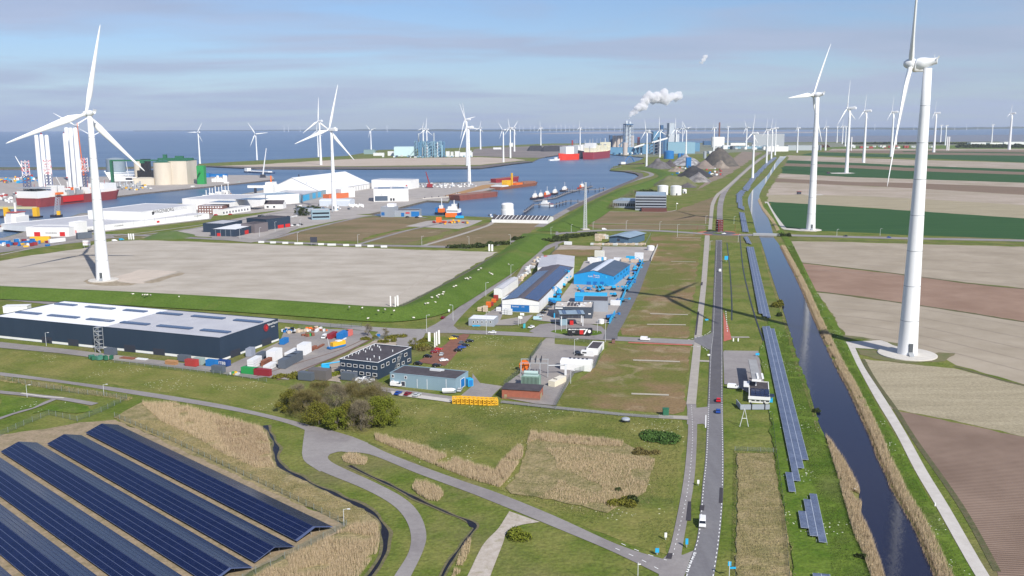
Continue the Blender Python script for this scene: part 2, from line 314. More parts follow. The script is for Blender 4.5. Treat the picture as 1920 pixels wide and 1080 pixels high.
# ================================================================== water and land
SEA_R = 36000.0
mb = MB(); n = 96
mb.add([(SEA_R * math.cos(2 * math.pi * i / n),2000 + SEA_R * math.sin(2 * math.pi * i / n),-2.6) for i in range(n)],[tuple(range(n))])
tag(mb.build('sea',m_sea),kind='structure')
def slab(name,m,pts,top=-0.21,bot=-4.0,extra=None,px=True):
 P = [G(p[0],p[1]) if px and len(p) == 2 else Vector((p[0],p[1],0)) for p in pts]
 mb = MB(); mb.prism([(p.x,p.y) for p in P],bot,top)
 o = mb.build(name,m); o.data.materials.append(m_quay)
 for f in o.data.polygons:
  if abs(f.normal.z) < 0.5: f.material_index = 1
 return tag(o,kind='structure')
W_ = lambda x,y: (x,y,0)          # plain world point inside a pixel list
main_land = slab('ground',m_grass,[
 W_(-2600,-900),W_(-2600,640),(0,447),(56,431),(150,400),(262,392),(372,376),(440,366),(520,351),(560,342),(640,339),(700,343),(860,342),(948,337),(972,341),(966,349),(930,353),
 (893,362),(845,370),(841,378),(800,376),(740,391),(692,401),(708,405),(790,404),(840,404),(925,407),(1034,408),(1062,392),(1098,375),(1130,360),(1165,345),(1190,335),(1198,329),
 (1190,324),(1170,321),(1143,319),(1150,312),(1180,306),(1200,300),(1208,295),(1180,291),(1142,289),(1100,287),(1040,290),(1010,297),(998,303),(960,307),(900,315.5),(700,316.5),(480,316),(370,310.5),
 (372,307),(440,303),(560,297),(650,292),(680,287),(712,281),(850,277.5),(900,275),(960,272),(1030,269),(1150,268.5),(1300,268),(1420,267),(1600,266.3),(1750,266),(1920,265.5),
 W_(9000,6500),W_(9000,-900)])
slab('harbour_spit',M('spit_grass',(0.10,0.11,0.05),0.95),[W_(-3600,2300),(0,317),(200,316.5),(372,312.5),(372,310.8),(200,313.5),(0,313.5),W_(-3600,2460)],top=0.3)
slab('cargo_quay',m_yardl,[W_(-2400,900),(0,391),(45,385),(200,370),(275,361),(390,349.5),(480,340),(514,336),(511,330),(470,328),(400,328.5),(330,329),(200,331),(100,332),(0,333),W_(-2600,1450)],top=0.0)
for nm,pts,hh in (('far_coast',[(250,246.2),(420,245.6),(700,245.2),(905,246.5),(1180,243.8),(1480,243.0),(1620,242.2),(1760,243.4),(1935,240.5),(2100,239.5)],75),):
 P = [G(*p) for p in pts]; mb = MB(); back = [p * 1.35 for p in P]; top = []
 front = []
 for a_,b_ in zip(P[:-1],P[1:]):
  for k in range(14): front.append(a_.lerp(b_,k / 14))
 mid = []
 for i,p in enumerate(front):
  e = min(1,i / 25) ; hgt = (18 + 34 * abs(mn.noise(Vector((p.x * 0.0009,3.1,0)))) + 26 * abs(mn.noise(Vector((p.x * 0.004,1.7,0))))) * e + 2
  mid.append((p * 1.02,hgt))
 n = len(front); vs = [(p.x,p.y,-3) for p in front] + [(p.x,p.y,h_) for p,h_ in mid] + [(p.x * 1.3,p.y * 1.3,12 * min(1,i / 25)) for i,p in enumerate(front)]
 mb.add(vs,[(i,i + 1,n + i + 1,n + i) for i in range(n - 1)] + [(n + i,n + i + 1,2 * n + i + 1,2 * n + i) for i in range(n - 1)],True)
 mb.f = [tuple(reversed(f)) for f in mb.f]
 tag(mb.build(nm,m_land_far),kind='structure')
sheet('far_sandbank',M('mud_flat',(0.33,0.30,0.29),0.6),[(960,251),(1120,246.6),(1300,246.3),(1500,246.5),(1620,247),(1560,249),(1350,250),(1180,250)],z=-2.5)
sheet('mud_flat',M('mud_flat_brown',(0.20,0.19,0.20),0.5,col2=(0.12,0.15,0.21),scale=0.002,detail=7,stretch=(0.4,3,1)),[(1240,262),(1400,256),(1600,254),(1925,252),(2100,251),(2100,265),(1925,265),(1500,266)],z=-2.5)
sheet('sand_spit',m_sandf,[(380,312),(480,308.5),(640,299),(700,297),(900,294.5),(960,297),(985,300),(900,309),(700,311),(480,312.5)])
sheet('rock_revetment',m_rock,[(370,311),(480,316),(700,316.6),(900,315.6),(960,307.5),(1000,303),(985,301.5),(950,305),(890,311.5),(700,312.5),(480,312.5),(372,310)])
sheet('harbour_grass',m_lush,[(480,305),(650,294),(700,291),(640,296),(540,302)])
sheet('coal_terminal_ground',M('terminal_ground',(0.24,0.20,0.18),0.95,col2=(0.15,0.13,0.12),scale=0.01),[(960,295),(880,292),(890,279),(1040,272),(1140,272),(1200,290),(1140,288),(1060,289),(1010,296)])
sheet('power_plant_ground',M('plant_ground',(0.22,0.22,0.17),0.95,col2=(0.13,0.15,0.08),scale=0.008),[(1142,289),(1208,295),(1290,290),(1430,283),(1640,274),(1925,273),(1925,267),(1420,268),(1150,270)])
sheet('wheat_field',m_fgreen,[(1442,378),(1530,383),(1700,394),(1935,410),(2300,433),(2300,462),(1935,449),(1700,440),(1560,433),(1472,431),(1452,403)])
sheet('khaki_field',m_fkhaki,[(1438,366),(1515,364),(1700,371),(1935,385),(2300,404),(2300,433),(1935,410),(1700,394),(1530,383),(1441,378)])
sheet('tan_field',m_fpink,[(1452,341),(1560,346),(1700,352),(1935,366),(2300,386),(2300,404),(1935,385),(1700,371),(1515,364),(1439,366),(1441,358)])
sheet('ploughed_field',m_fbrown,[(1455,334.5),(1500,336),(1600,341),(1700,342.5),(1935,351.5),(2300,366),(2300,386),(1935,366),(1700,352),(1560,346),(1452,341)])
sheet('tan_field',m_fpink,[(1464,325),(1600,332),(1700,335),(1935,343),(2300,357),(2300,366),(1935,351.5),(1700,342.5),(1600,341),(1500,336),(1456,334)])
sheet('wheat_field',m_fgreen,[(1468,311),(1600,315),(1700,320),(1935,328),(2300,341),(2300,357),(1935,343),(1700,335),(1600,332),(1465,325)])
sheet('ploughed_field',m_fbrown,[(1472,306),(1600,309.5),(1700,314),(1935,323),(2300,335),(2300,341),(1935,328),(1700,320),(1600,315),(1469,311)])
sheet('wheat_field',m_fgreen,[(1475,300),(1600,305),(1700,310),(1935,318),(2300,330),(2300,335),(1935,323),(1700,314),(1600,309.5),(1473,306)])
sheet('tan_field',m_fpink,[(1478,291),(1600,296),(1700,299),(1935,305.5),(2300,318),(2300,330),(1935,318),(1700,310),(1600,305),(1476,300)])
sheet('wheat_field',m_fgreen,[(1530,285),(1660,289),(1750,290),(1935,292),(2300,300),(2300,318),(1935,305.5),(1760,298),(1600,293),(1500,291)])
sheet('ploughed_field',m_fbrown,[(1555,282),(1700,282),(1935,281.5),(2200,282),(2300,300),(1935,292),(1750,290),(1640,287),(1540,285)])
sheet('tan_field',m_fpink,[(1560,279),(1700,279),(1935,279),(2200,279),(2200,282),(1935,281.5),(1700,282),(1556,282)])
sheet('wheat_field',m_fgreen,[(1690,283.6),(1800,284.4),(1935,286),(1935,288),(1820,286.5),(1700,285)])
sheet('meadow',m_lush,[(1500,278),(1640,273),(1935,272),(2300,272),(2200,279),(1935,279),(1700,279),(1560,279)])
sheet('tan_field',m_furt,[(1477,452),(1560,453),(1700,457),(1935,462.5),(2300,474),(2300,562),(1935,541),(1810,529),(1680,512),(1560,498),(1497,491)])
sheet('furrowed_field',m_furc,[(1499,493),(1560,499.5),(1680,513.5),(1810,531),(1935,543),(2300,564),(2300,650),(1935,604),(1810,584),(1680,565),(1580,551),(1522,544)])
sheet('tan_field',m_furt,[(1530,548),(1580,553),(1680,567),(1810,586),(1935,606),(2300,652),(2300,790),(1935,723),(1790,684),(1770,668),(1650,640),(1590,630),(1573,612),(1560,585)])
sheet('khaki_field',m_fkhaki,[(1618,672),(1680,680),(1790,690),(1850,706),(1935,726),(2300,795),(2300,900),(1935,820),(1800,790),(1676,766),(1640,712)])
sheet('ploughed_field',m_furb,[(1680,769),(1800,793),(1935,823),(2300,903),(2300,1250),(1960,1250),(1876,1080),(1838,1008),(1800,942),(1752,880),(1715,820)])
sheet('dry_plot',m_plot2,[(500,447),(560,432),(640,414),(700,406),(790,408),(840,418),(760,427),(700,440),(670,452),(560,451)])
sheet('dry_plot',m_plot2,[(675,452),(740,434),(780,428),(850,430),(800,445),(762,457)])
sheet('dry_plot',m_plot2,[(795,458),(870,428),(920,416),(1025,415),(1010,424),(985,440),(960,447),(930,458),(860,462)])
sheet('dry_plot',m_plot2,[(1094,418),(1112,396),(1180,397),(1270,394),(1372,357),(1360,360),(1345,372),(1330,400),(1327,419),(1240,420)])
sheet('brown_embankment',M('embankment_soil',(0.20,0.15,0.11),0.95,col2=(0.26,0.20,0.15),scale=0.02),[(1306,356),(1370,325),(1428,286),(1392,284),(1384,290),(1340,324)])
sheet('dry_plot',m_plot2,[(1095,421),(1325,422),(1322,430),(1230,430),(1120,428)])
sheet('dry_plot',m_plot,[(1222,437),(1316,439),(1308,500),(1298,575),(1288,634),(1165,628),(1158,615),(1184,556),(1205,507),(1215,470)])
sheet('dry_plot',m_plot,[(1141,642),(1180,645),(1294,650),(1288,700),(1280,770),(1262,776),(1160,768),(1050,758),(1062,722),(1110,695),(1130,665)])
sheet('grass_plot',m_meadow,[(882,627),(1018,632),(1010,645),(948,722),(885,717),(835,710),(826,688),(870,650)])
sheet('meadow',m_meadow,[(-150,650),(0,655),(100,664),(220,680),(400,705),(520,720),(560,735),(720,745),(940,760),(1060,770),(1180,778),(1280,786),(1282,830),(1270,910),(1250,1040),(1160,1012),(1040,962),(965,925),(860,892),(780,868),(705,832),(640,800),(500,770),(250,725),(0,690),(-150,668)])
sheet('sand_plateau',m_sand,[(-400,540),(-400,520),(0,489),(60,478),(150,466),(182,456),(212,452),(262,449.5),(480,457),(700,465),(830,469),(932,472.5),(880,503),(810,543),(742,576),(735,580),(600,573),(480,564.5),(250,551),(0,537)])
sheet('weedy_patch',M('weeds',(0.24,0.19,0.12),0.95,col2=(0.36,0.30,0.22),scale=0.2),[(152,527),(165,523),(240,528),(265,530),(245,535),(190,535),(160,532)])
sheet('sand_pad',M('sand_pale',(0.55,0.47,0.39),0.95,col2=(0.48,0.41,0.34),scale=0.1),[(215,520),(262,505),(330,508),(300,521),(268,532),(225,527)])
sheet('weedy_patch',M('weeds',(0.24,0.19,0.12)),[(268,529),(338,509),(345,512),(300,528),(282,531)])
sheet('port_apron',m_yard,[(-300,545),(-300,500),(0,446),(60,438),(210,440),(215,445),(170,452),(40,466),(0,473)])
sheet('port_apron',m_yardl,[(330,434),(400,420),(440,410),(540,392),(640,400),(700,404),(640,412),(560,428),(520,443),(480,450),(430,446),(370,443)])
sheet('port_apron',m_yardl,[(400,404),(440,366.4),(520,351.4),(560,342.4),(640,339.4),(700,343.4),(860,342.4),(948,337.4),(971,341),(965,348.8),(930,352.8),(892,361.8),(844,369.6),(840,377.4),(800,375.6),(740,390.6),(692,400.6),(600,405),(540,392),(470,400)])
sheet('port_apron',m_yard,[(0,448),(56,431.5),(150,400.6),(262,392.6),(372,376.6),(440,366.6),(445,388),(400,404),(395,411),(140,441),(0,462)])
sheet('depot_ground',m_yardl,[(760,424),(800,414),(850,411),(905,413),(880,424),(860,429)])
sheet('embankment_soil',M('weeds',(0.24,0.19,0.12)),[(262,446),(300,437),(320,434),(340,444),(300,447)])
def ridge(name,m,line,prof,k=8):
 C = smooth_line([G(*p) for p in line],k); n = len(C); q = len(prof); vs = []
 for i,p in enumerate(C):
  d = (C[min(i + 1,n - 1)] - C[max(i - 1,0)]).normalized(); nn = Vector((-d.y,d.x,0)); e = min(1,.04 + min((p - C[0]).length,(p - C[-1]).length) / 45)
  for o_,z_ in prof: vs.append((p.x + nn.x * o_,p.y + nn.y * o_,z_ * e))
 mb = MB(); mb.add(vs,[(i * q + j,i * q + j + 1,(i + 1) * q + j + 1,(i + 1) * q + j) for i in range(n - 1) for j in range(q - 1)],True)
 a,b,c = [Vector(mb.v[t]) for t in mb.f[0][:3]]
 if (b - a).cross(c - a).z < 0: mb.f = [tuple(reversed(f)) for f in mb.f]
 return tag(mb.build(name,m),kind='structure')
DIKE = [(-500,527),(-150,541),(0,550),(200,559),(400,570),(560,580),(700,590),(752,590),(800,576),(860,543),(930,502),(985,461),(1008,438)]
ridge('dike',m_dike,DIKE,[(-19,0.3),(-14,1.0),(-3,4.6),(1.5,4.8),(10,1.2),(15,0.3)])
ridge('dike',m_dike,[(1035,434),(1090,405),(1130,380),(1180,356),(1230,340),(1250,330),(1235,322),(1195,314)],[(-26,0.2),(-16,1.2),(-4,4.4),(2,4.6),(12,1.0),(18,0.2)])
band('dike_path',m_asph,[(1010,425),(1060,396),(1110,370),(1150,353),(1190,338),(1222,328),(1205,321),(1160,319)],11)
band('dike_path',m_conc,[(772,577),(800,560),(860,527),(930,485),(975,455)],3.0,z=0.6)
band('perimeter_ditch',M('ditch_weeds',(0.12,0.11,0.06),0.95),[(742,580),(820,541),(880,507),(936,475)],4.5)
sheet('rock_revetment',m_rock,[(1062,392),(1098,375),(1130,360),(1165,345),(1190,335),(1198,329),(1192,325),(1170,321),(1180,320),(1205,325),(1207,331),(1190,339),(1160,352),(1100,380),(1070,396)])
m_fd = M('field_ditch_weeds',(0.07,0.085,0.025),0.95,col2=(0.12,0.10,0.05),scale=0.5)
for ln,wd in (([(1478,451),(1497,492),(1522,546),(1535,560)],2.5),([(1497,491.5),(1560,498.5),(1680,512.5),(1810,530),(1935,542),(2300,563)],2.6),([(1522,545),(1580,552),(1680,566),(1810,585),(1935,605),(2300,651)],2.6),([(1790,686),(1850,704),(1935,725),(2300,795)],2.2),([(1476,450),(1560,450.5),(1700,454),(1935,459)],3),([(1870,1070),(1800,945),(1714,822),(1680,768),(1640,712),(1618,673)],1.8)):
 band('field_edge',m_fd,ln,wd)
m_tr = M('tyre_track_sand',(0.36,0.31,0.255),0.95,col2=(0.44,0.39,0.33),scale=0.2,detail=8)
for ln,wd in (([(270,528),(330,512),(400,500),(480,479),(560,465)],2.2),([(0,513),(90,517),(160,508),(300,500)],1.2),([(480,541),(300,534),(120,520)],1.0),([(690,540),(500,512),(350,505)],1.2),([(730,565),(600,560),(400,548),(200,541),(0,528)],2.0),([(620,473),(760,478),(860,482)],2.5),([(850,482),(820,505),(740,560)],1.5)):
 band('tyre_track',m_tr,ln,wd)
m_ft = M('tramline',(0.30,0.245,0.20),0.95)
for k in range(4):
 y = 470 + k * 14; band('tyre_track',m_ft,[(1490 + k * 4,y - 8),(1700,y - 1 + k * 2),(1935,y + 8 + k * 5)],0.8)
for k in range(5):
 y = 575 + k * 13; band('tyre_track',m_ft,[(1548 + k * 4,y - 12),(1700,y + k * 3),(1935,y + 40 + k * 8)],0.5)
# ================================================================== canal and ditches
CL = [(1650,1140),(1657,1080),(1630,1000),(1612,968),(1610,917),(1595,885),(1580,855),(1542,810),(1515,725),(1500,690),(1475,602),(1450,527),(1430,462),(1424,445),(1417,432),(1410,405),(1402,375),(1410,358),(1417,350),(1440,327),(1450,311),(1462,293)]
CR = [(1775,1140),(1752,1080),(1718,1000),(1700,965),(1672,917),(1660,888),(1645,857),(1627,810),(1588,725),(1566,685),(1528,602),(1496,527),(1463,462),(1451,445),(1448,432),(1440,408),(1424,373),(1427,358),(1431,351),(1446,327),(1458,311),(1475,293)]
strip('canal',m_canal,CL,CR,k=4)
strip('concrete_path',m_concw,[(1878,1140),(1830,1080),(1755,948),(1715,880),(1679,810),(1640,745),(1602,675),(1584,644),(1581,640)],[(1905,1140),(1856,1080),(1780,950),(1738,882),(1698,810),(1660,748),(1622,690),(1605,655),(1600,640)],k=4)
sheet('turbine_access_pad',m_concw,[(1582,640.5),(1652,637.5),(1700,650),(1712,660),(1690,668),(1662,659),(1640,654),(1604,652)])
sheet('bare_verge',M('pad_verge',(0.17,0.14,0.07),0.95,col2=(0.11,0.13,0.04),scale=0.2),[(1606,654),(1640,656),(1662,662),(1700,672),(1750,676),(1740,668),(1760,660),(1790,662),(1770,676),(1700,680),(1640,672),(1612,664)])
sheet('bare_verge',MATS['pad_verge'],[(1575,628),(1600,629),(1650,637),(1710,650),(1690,651),(1650,636.5),(1590,634)])
band('field_path',m_concw,[(1437,378),(1446,395),(1462,418),(1470,427)],5)
sheet('turbine_access_pad',m_concw,[(1464,427),(1490,428.5),(1540,431),(1530,434),(1500,433),(1470,430)])
sheet('turbine_access_pad',m_concw,[(1556,324),(1590,323),(1604,324.6),(1585,326),(1560,325.5)])
sheet('turbine_access_pad',m_concw,[(1505,365),(1540,364),(1545,365.5),(1520,366.5)])
def ditch(line,wd,banks=True,m=None):
 if banks: band('ditch_bank',M('ditch_bank',(0.10,0.105,0.04),0.95,col2=(0.16,0.13,0.07),scale=0.4,bump=0.2),line,wd * 2.6,wob=.5)
 return band('ditch',m or m_ditch,line,wd,wob=.8)
ditch([(497,797),(505,810),(517,835),(518,860),(530,877),(560,893),(592,910),(630,927),(692,957),(712,975),(721,995),(722,1027),(713,1050),(692,1080),(660,1110)],1.15)
ditch([(655,872),(690,890),(730,908),(780,934),(842,962),(889,982),(881,1002),(860,1030),(838,1062),(820,1100)],0.8)
sheet('ditch_pool',m_ditch,[(872,972),(890,980),(889,990),(880,986)])
band('ditch',m_ditch,[(1372,600),(1372,560),(1368,500),(1363,455)],0.7)
band('ditch',m_ditch,[(1432,640),(1418,600),(1405,555),(1393,500),(1387,440)],0.8)
# ================================================================== roads
sheet('junction',m_asph,[(572,803),(620,806),(660,818),(690,830),(700,852),(660,846),(635,846),(615,852),(612,857),(618,866),(600,884),(575,868),(566,850),(568,830)])
strip('country_road',m_asph,[(-150,690),(0,704),(125,719),(250,739),(400,763),(500,783),(572,806),(585,830),(640,846),(692,851),(780,886),(880,923),(960,955),(1035,986),(1147,1033),(1242,1079)],
      [(-150,683),(0,697.5),(125,714),(250,731),(400,755),(500,776),(575,795),(620,807),(680,827),(730,850),(800,877),(870,902),(937,925),(1038,966),(1160,1021),(1252,1050)],k=5)
strip('loop_road',m_asph,[(566,847),(572,865),(605,884),(680,915),(730,942),(757,968),(770,1000),(766,1035),(740,1078),(720,1110)],[(640,846),(620,850),(622,866),(705,905),(757,933),(786,962),(799,998),(794,1030),(770,1080),(750,1115)],k=6)
strip('dirt_track',m_track,[(868,1095),(880,1072),(905,1022),(930,995),(938,985),(955,958)],[(915,1095),(922,1072),(943,1018),(950,998),(972,985),(1012,978)],k=5)
ML = [(1272,1105),(1285,1080),(1297,1042),(1309,997),(1317,910),(1323,850),(1327,750),(1331,660),(1335,620),(1338,540),(1340,495),(1342,450)]
MR = [(1335,1105),(1339,1080),(1348,1020),(1354,960),(1356.5,910),(1357,850),(1355.5,750),(1355.3,660),(1355,620),(1355,540),(1354.5,495),(1354,450)]
strip('main_road',m_asphm,ML,MR,k=4)
strip('new_asphalt',m_asphd,[(1327,757),(1329,700),(1331,650),(1334,620),(1338,540),(1340,495),(1342,452)],[(1355.5,757),(1355.3,700),(1355,650),(1355,620),(1355,540),(1354.5,495),(1354,452)],k=3)
strip('service_road',m_asph,[(1248,1050),(1262,1003),(1282,897),(1290,810),(1289,770),(1287,755)],[(1276,1050),(1284,1000),(1302,897),(1307,810),(1306.5,775),(1305,755)],k=4)
strip('service_road',m_conc,[(1287,757),(1294,700),(1301,640),(1302,630),(1310,570),(1315,527),(1321,450),(1322,441)],[(1305,757),(1310,700),(1315,640),(1315.5,630),(1321,570),(1325,527),(1330.5,450),(1330,441)],k=4)
sheet('junction',m_asphm,[(1300,640),(1302,632),(1315,631),(1330,626),(1336,622),(1334,655),(1328,655),(1320,650)])
sheet('junction',m_asph,[(1240,1050),(1256,1035),(1280,1040),(1300,1032),(1290,1060),(1282,1082),(1235,1080)])
sheet('junction',m_asph,[(1288,795),(1289,765),(1310,764),(1328,762),(1326,800),(1318,794),(1306,795)])
band('footpath',m_conc,[(1310,676),(1330,677)],3)
strip('park_road',m_asph,[(-150,548),(0,561),(112,572),(300,586),(525,604),(680,619),(760,625),(840,624),(960,629),(1015,632),(1165,639),(1302,646)],
      [(-150,541),(0,555),(112,565),(300,580),(525,598),(680,611),(760,616),(840,617),(960,622),(1015,625),(1165,631),(1302,637)],k=4)
strip('red_cycle_lane',m_redlane,[(1178,643),(1298,648)],[(1178,640.8),(1298,645.5)],k=1)
sheet('red_cycle_lane',m_redlane,[(1356.5,584),(1357,640),(1372,636),(1366,612),(1360,598)])
strip('park_road',m_asph,[(800,618),(842,590),(880,560),(922,530),(952,507),(980,485),(1010,467),(1036,456),(1062,446)],[(845,618),(862,596),(894,565),(936,536),(968,508),(990,490),(1018,472),(1042,460),(1064,450)],k=4)
sheet('junction',m_asph,[(795,618),(825,603),(842,590),(857,592),(845,606),(862,620),(850,624)])
strip('park_road',m_asph,[(1040,470),(1042,440),(1042,432)],[(1046,470),(1047,440),(1047,432)],k=1)
sheet('forecourt',m_asph,[(992,621),(1012,608),(1040,605),(1100,606),(1128,612),(1138,622),(1150,634),(1015,629)])
sheet('forecourt_island',m_lush,[(1028,621),(1036,618),(1060,617),(1100,618),(1125,621),(1128,625),(1115,628),(1080,629),(1040,625)])
sheet('dark_lane',M('asphalt_fresh',(0.150,0.148,0.155),0.9,col2=(0.125,0.122,0.13),scale=0.2),[(1130,635),(1142,605),(1160,575),(1180,540),(1196,512),(1207,491),(1221,488),(1212,512),(1200,545),(1180,585),(1170,605),(1158,625),(1158,636)])
strip('cross_road',m_asph,[(-60,477),(70,463),(190,441.5),(350,447),(480,453.5),(640,460),(800,463.5),(880,466)],[(-60,473),(70,460),(190,439),(350,444),(480,450),(640,457),(800,460),(880,462)],k=4)
strip('cross_road',m_asph,[(925,462),(985,449),(1060,438),(1140,433),(1230,434),(1330,440),(1400,442),(1450,442),(1560,445),(1700,448.5),(1935,453),(2300,462)],[(925,458.5),(985,446),(1060,435),(1140,430),(1230,431),(1330,437),(1400,438.5),(1450,438.5),(1560,441.5),(1700,445),(1935,449.5),(2300,458)],k=4)
band('rail_track',m_conc,[(0,478),(60,466),(170,447),(260,437),(400,418),(470,405),(540,393)],3.2)
band('quay_road',m_asph,[(-100,484),(40,468),(170,450),(260,441),(400,423),(470,409),(540,398),(620,404)],5)
band('park_road',m_asph,[(482,452),(520,445),(560,434),(640,415),(700,404.5),(800,408)],6)
band('park_road',m_asph,[(672,458),(720,444),(760,433),(800,424),(850,414)],5)
band('park_road',m_conc,[(795,460),(850,444),(900,428),(920,420),(925,412)],5)
band('park_road',m_asph,[(1075,431),(1088,418),(1105,404),(1125,391),(1150,371)],5)
band('service_path',m_conc,[(1120,396),(1180,397),(1240,398),(1268,394)],2.5)
band('service_path',m_conc,[(1090,418),(1200,420),(1320,422),(1330,427)],2.5)
C0 = G(1349,437)
def disc(name,m,c,r0,r1,z=None,a0=0,a1=360):
 LAYER[0] += 1; z = ZL(); mb = MB(); n = 40; vs = []
 for i in range(n + 1):
  a = R(a0 + (a1 - a0) * i / n); vs += [(c.x + r0 * math.cos(a),c.y + r0 * math.sin(a),z),(c.x + r1 * math.cos(a),c.y + r1 * math.sin(a),z)]
 mb.add(vs,[(2 * i,2 * i + 1,2 * i + 3,2 * i + 2) for i in range(n)])
 return tag(mb.build(name,m),kind='structure')
for _a in ((120,165),(200,235),(300,335),(20,60)): disc('red_cycle_lane',m_redlane,C0,17,22,None,*_a)
disc('roundabout',m_asphd,C0,6.5,16)
disc('roundabout_island',m_lush,C0,0.01,6.5)
strip('main_road',m_asph,[(1344,436),(1344,412),(1346,380),(1355,357),(1372,340),(1392,322),(1412,305),(1432,291),(1450,282),(1500,277),(1560,273)],[(1355,436),(1355,412),(1356.5,380),(1365,357),(1381,340),(1400,322),(1420,305),(1440,291),(1458,283),(1502,278.5),(1562,274)],k=4)
strip('cycle_path',m_conc,[(1328,430),(1330,405),(1333,382),(1342,365),(1352,357),(1385,330),(1425,296)],[(1335,430),(1337,405),(1340,382),(1349,365),(1358,358),(1389,331),(1428,297)],k=4)
sheet('layby',m_asph,[(1356,660),(1358,657),(1422,658),(1428,700),(1432,715),(1430,740),(1400,735),(1378,722),(1358,720)])
band('footpath',m_conc,[(1371,632),(1405,632)],2.5)
def dashes(line,on,off,wd,k=8):
 LAYER[0] += 1; z = ZL()
 C = smooth_line([G(*p) for p in line],k); mb = MB(); d = 0.0
 for a,b in zip(C[:-1],C[1:]):
  L_ = (b - a).length; u = (b - a) / L_; nn = Vector((-u.y,u.x,0)) * wd / 2; s = 0.0
  while s < L_:
   ph = (d + s) % (on + off); step = min(L_ - s,(on if ph < on else on + off) - ph + 1e-4)
   if ph < on:
    p,q = a + u * s,a + u * (s + step); mb.add([(p.x - nn.x,p.y - nn.y,z),(q.x - nn.x,q.y - nn.y,z),(q.x + nn.x,q.y + nn.y,z),(p.x + nn.x,p.y + nn.y,z)],[(0,1,2,3)])
   s += step
  d += L_
 o = mb.build('road_marking',m_white)
 for f in o.data.polygons:
  if f.normal.z < 0: f.flip()
 return tag(o,kind='structure')
inner = lambda A,s: [(x + s,y) for x,y in A]
dashes(inner(ML,2.5)[1:],1.0,1.5,0.26)
dashes(inner(MR,-2.0)[1:],1.0,1.5,0.26)
dashes([(1262,1040),(1275,985),(1289,920),(1297,850),(1298.5,800),(1296,757)],0.8,2.2,0.20)
dashes([(1154,1028),(1200,1048),(1240,1070)],1.5,3,0.25)
dashes([(1165,1019),(1208,1037),(1250,1050)],1.5,3,0.25)
dashes([(1304,1036),(1296,1052),(1287,1075)],0.6,0.6,0.6)
dashes([(1296,650),(1316,650),(1326,657)],1.5,1.5,0.4)
dashes([(1290,637),(1312,631),(1326,626),(1333,620)],1.5,1.5,0.4)
dashes([(1323,802),(1323.6,778)],30,1,0.4)
dashes([(1361,583),(1364,622)],3,3,0.4)
for q in ([(1286,976),(1296,976),(1296,940),(1290,940)],[(1312,957),(1320,957),(1321,947),(1313,947)],[(1348,943),(1355,943),(1355.5,914),(1349.5,914)],[(1248,1047),(1259,1048),(1262,1037),(1252,1037)],[(1303,628),(1306,628),(1311,584),(1308,584)],[(1313,535),(1317,535),(1318,529),(1315,529)]):
 sheet('asphalt_patch',M('asphalt_patch',(0.045,0.040,0.048),0.9),q)
m_grav = M('gravel_strip',(0.47,0.43,0.36),0.95,col2=(0.36,0.32,0.24),scale=1.0)
for a,b in (((1268,445),(1315,446)),((1258,490),(1305,491)),((1219,588),(1290,590)),((1213,608),(1286,609)),((1187,675),(1275,678)),((1184,738),(1254,740.5))):
 band('gravel_strip',m_grav,[a,b],2.2,k=1)
sheet('yard',m_yard,[(525,640),(532,622),(600,616),(690,620),(700,632),(672,650),(620,672),(560,700),(540,712),(505,708),(420,692),(430,684),(500,652)])
sheet('yard',m_yard,[(-200,625),(0,641),(130,655),(270,672),(420,690),(500,706),(480,710),(400,698),(250,680),(110,662),(0,652),(-200,640)])
sheet('sandy_yard',M('sandy_yard',(0.40,0.34,0.275),0.95,col2=(0.30,0.25,0.20),scale=0.12,detail=9),[(548,708),(600,688),(660,660),(705,636),(760,628),(770,632),(740,650),(700,665),(640,690),(640,718),(600,712)])
band('rail_track',M('rust_rail',(0.16,0.10,0.075),0.9),[(520,712),(580,688),(640,664),(700,634)],1.2)
band('rail_track',MATS['rust_rail'],[(480,706),(545,685),(640,655),(690,632)],0.8)
sheet('car_park',m_brickp,[(869,626),(881,627),(872,640),(862,655),(848,672),(835,686),(790,680),(785,676),(812,662),(836,645),(850,632)])
sheet('entrance_paving',m_asph,[(700,632),(710,621),(800,620),(790,640),(760,660),(745,650),(742,640),(720,636)])
sheet('yard',m_yard,[(714,725),(728,727),(860,745),(884,725),(886,700),(900,718),(942,724),(930,735),(918,748),(860,752),(845,755),(735,737),(716,733)])
sheet('pavement_strip',m_concw,[(732,733),(850,749),(844,754),(735,740)])
sheet('substation_yard',m_yard,[(1012,645),(1024,634),(1040,634),(1040,645),(1128,652),(1115,690),(1077,700),(1062,726),(1042,760),(1005,757),(940,745),(944,722),(975,700),(985,680),(1000,665)])
band('service_path',m_asph,[(940,753),(1042,764),(1180,778),(1262,783),(1290,785)],3.2)
band('service_path',m_conc,[(1235,781),(1290,783)],4)
sheet('hire_yard',m_yardl,[(1000,600),(1020,585),(1050,560),(1080,520),(1095,490),(1110,486),(1205,488),(1195,512),(1175,548),(1155,585),(1142,605),(1120,608),(1040,604)])
sheet('yard',m_yardl,[(1125,485),(1130,462),(1230,463),(1222,488),(1205,490)])
sheet('sandy_yard',MATS['sandy_yard'],[(1040,470),(1050,460),(1130,462),(1120,470)])
sheet('dry_plot',m_plot,[(1030,480),(1042,468),(1125,468),(1115,482)])
sheet('yard',m_yard,[(886,610),(905,592),(935,575),(945,560),(985,490),(1010,470),(1020,478),(1000,500),(960,550),(938,600),(1000,590),(985,606),(960,610)])
sheet('yard',m_yard,[(392,441),(420,442),(480,448),(530,430),(560,425),(540,437),(500,450),(470,455),(400,448)])
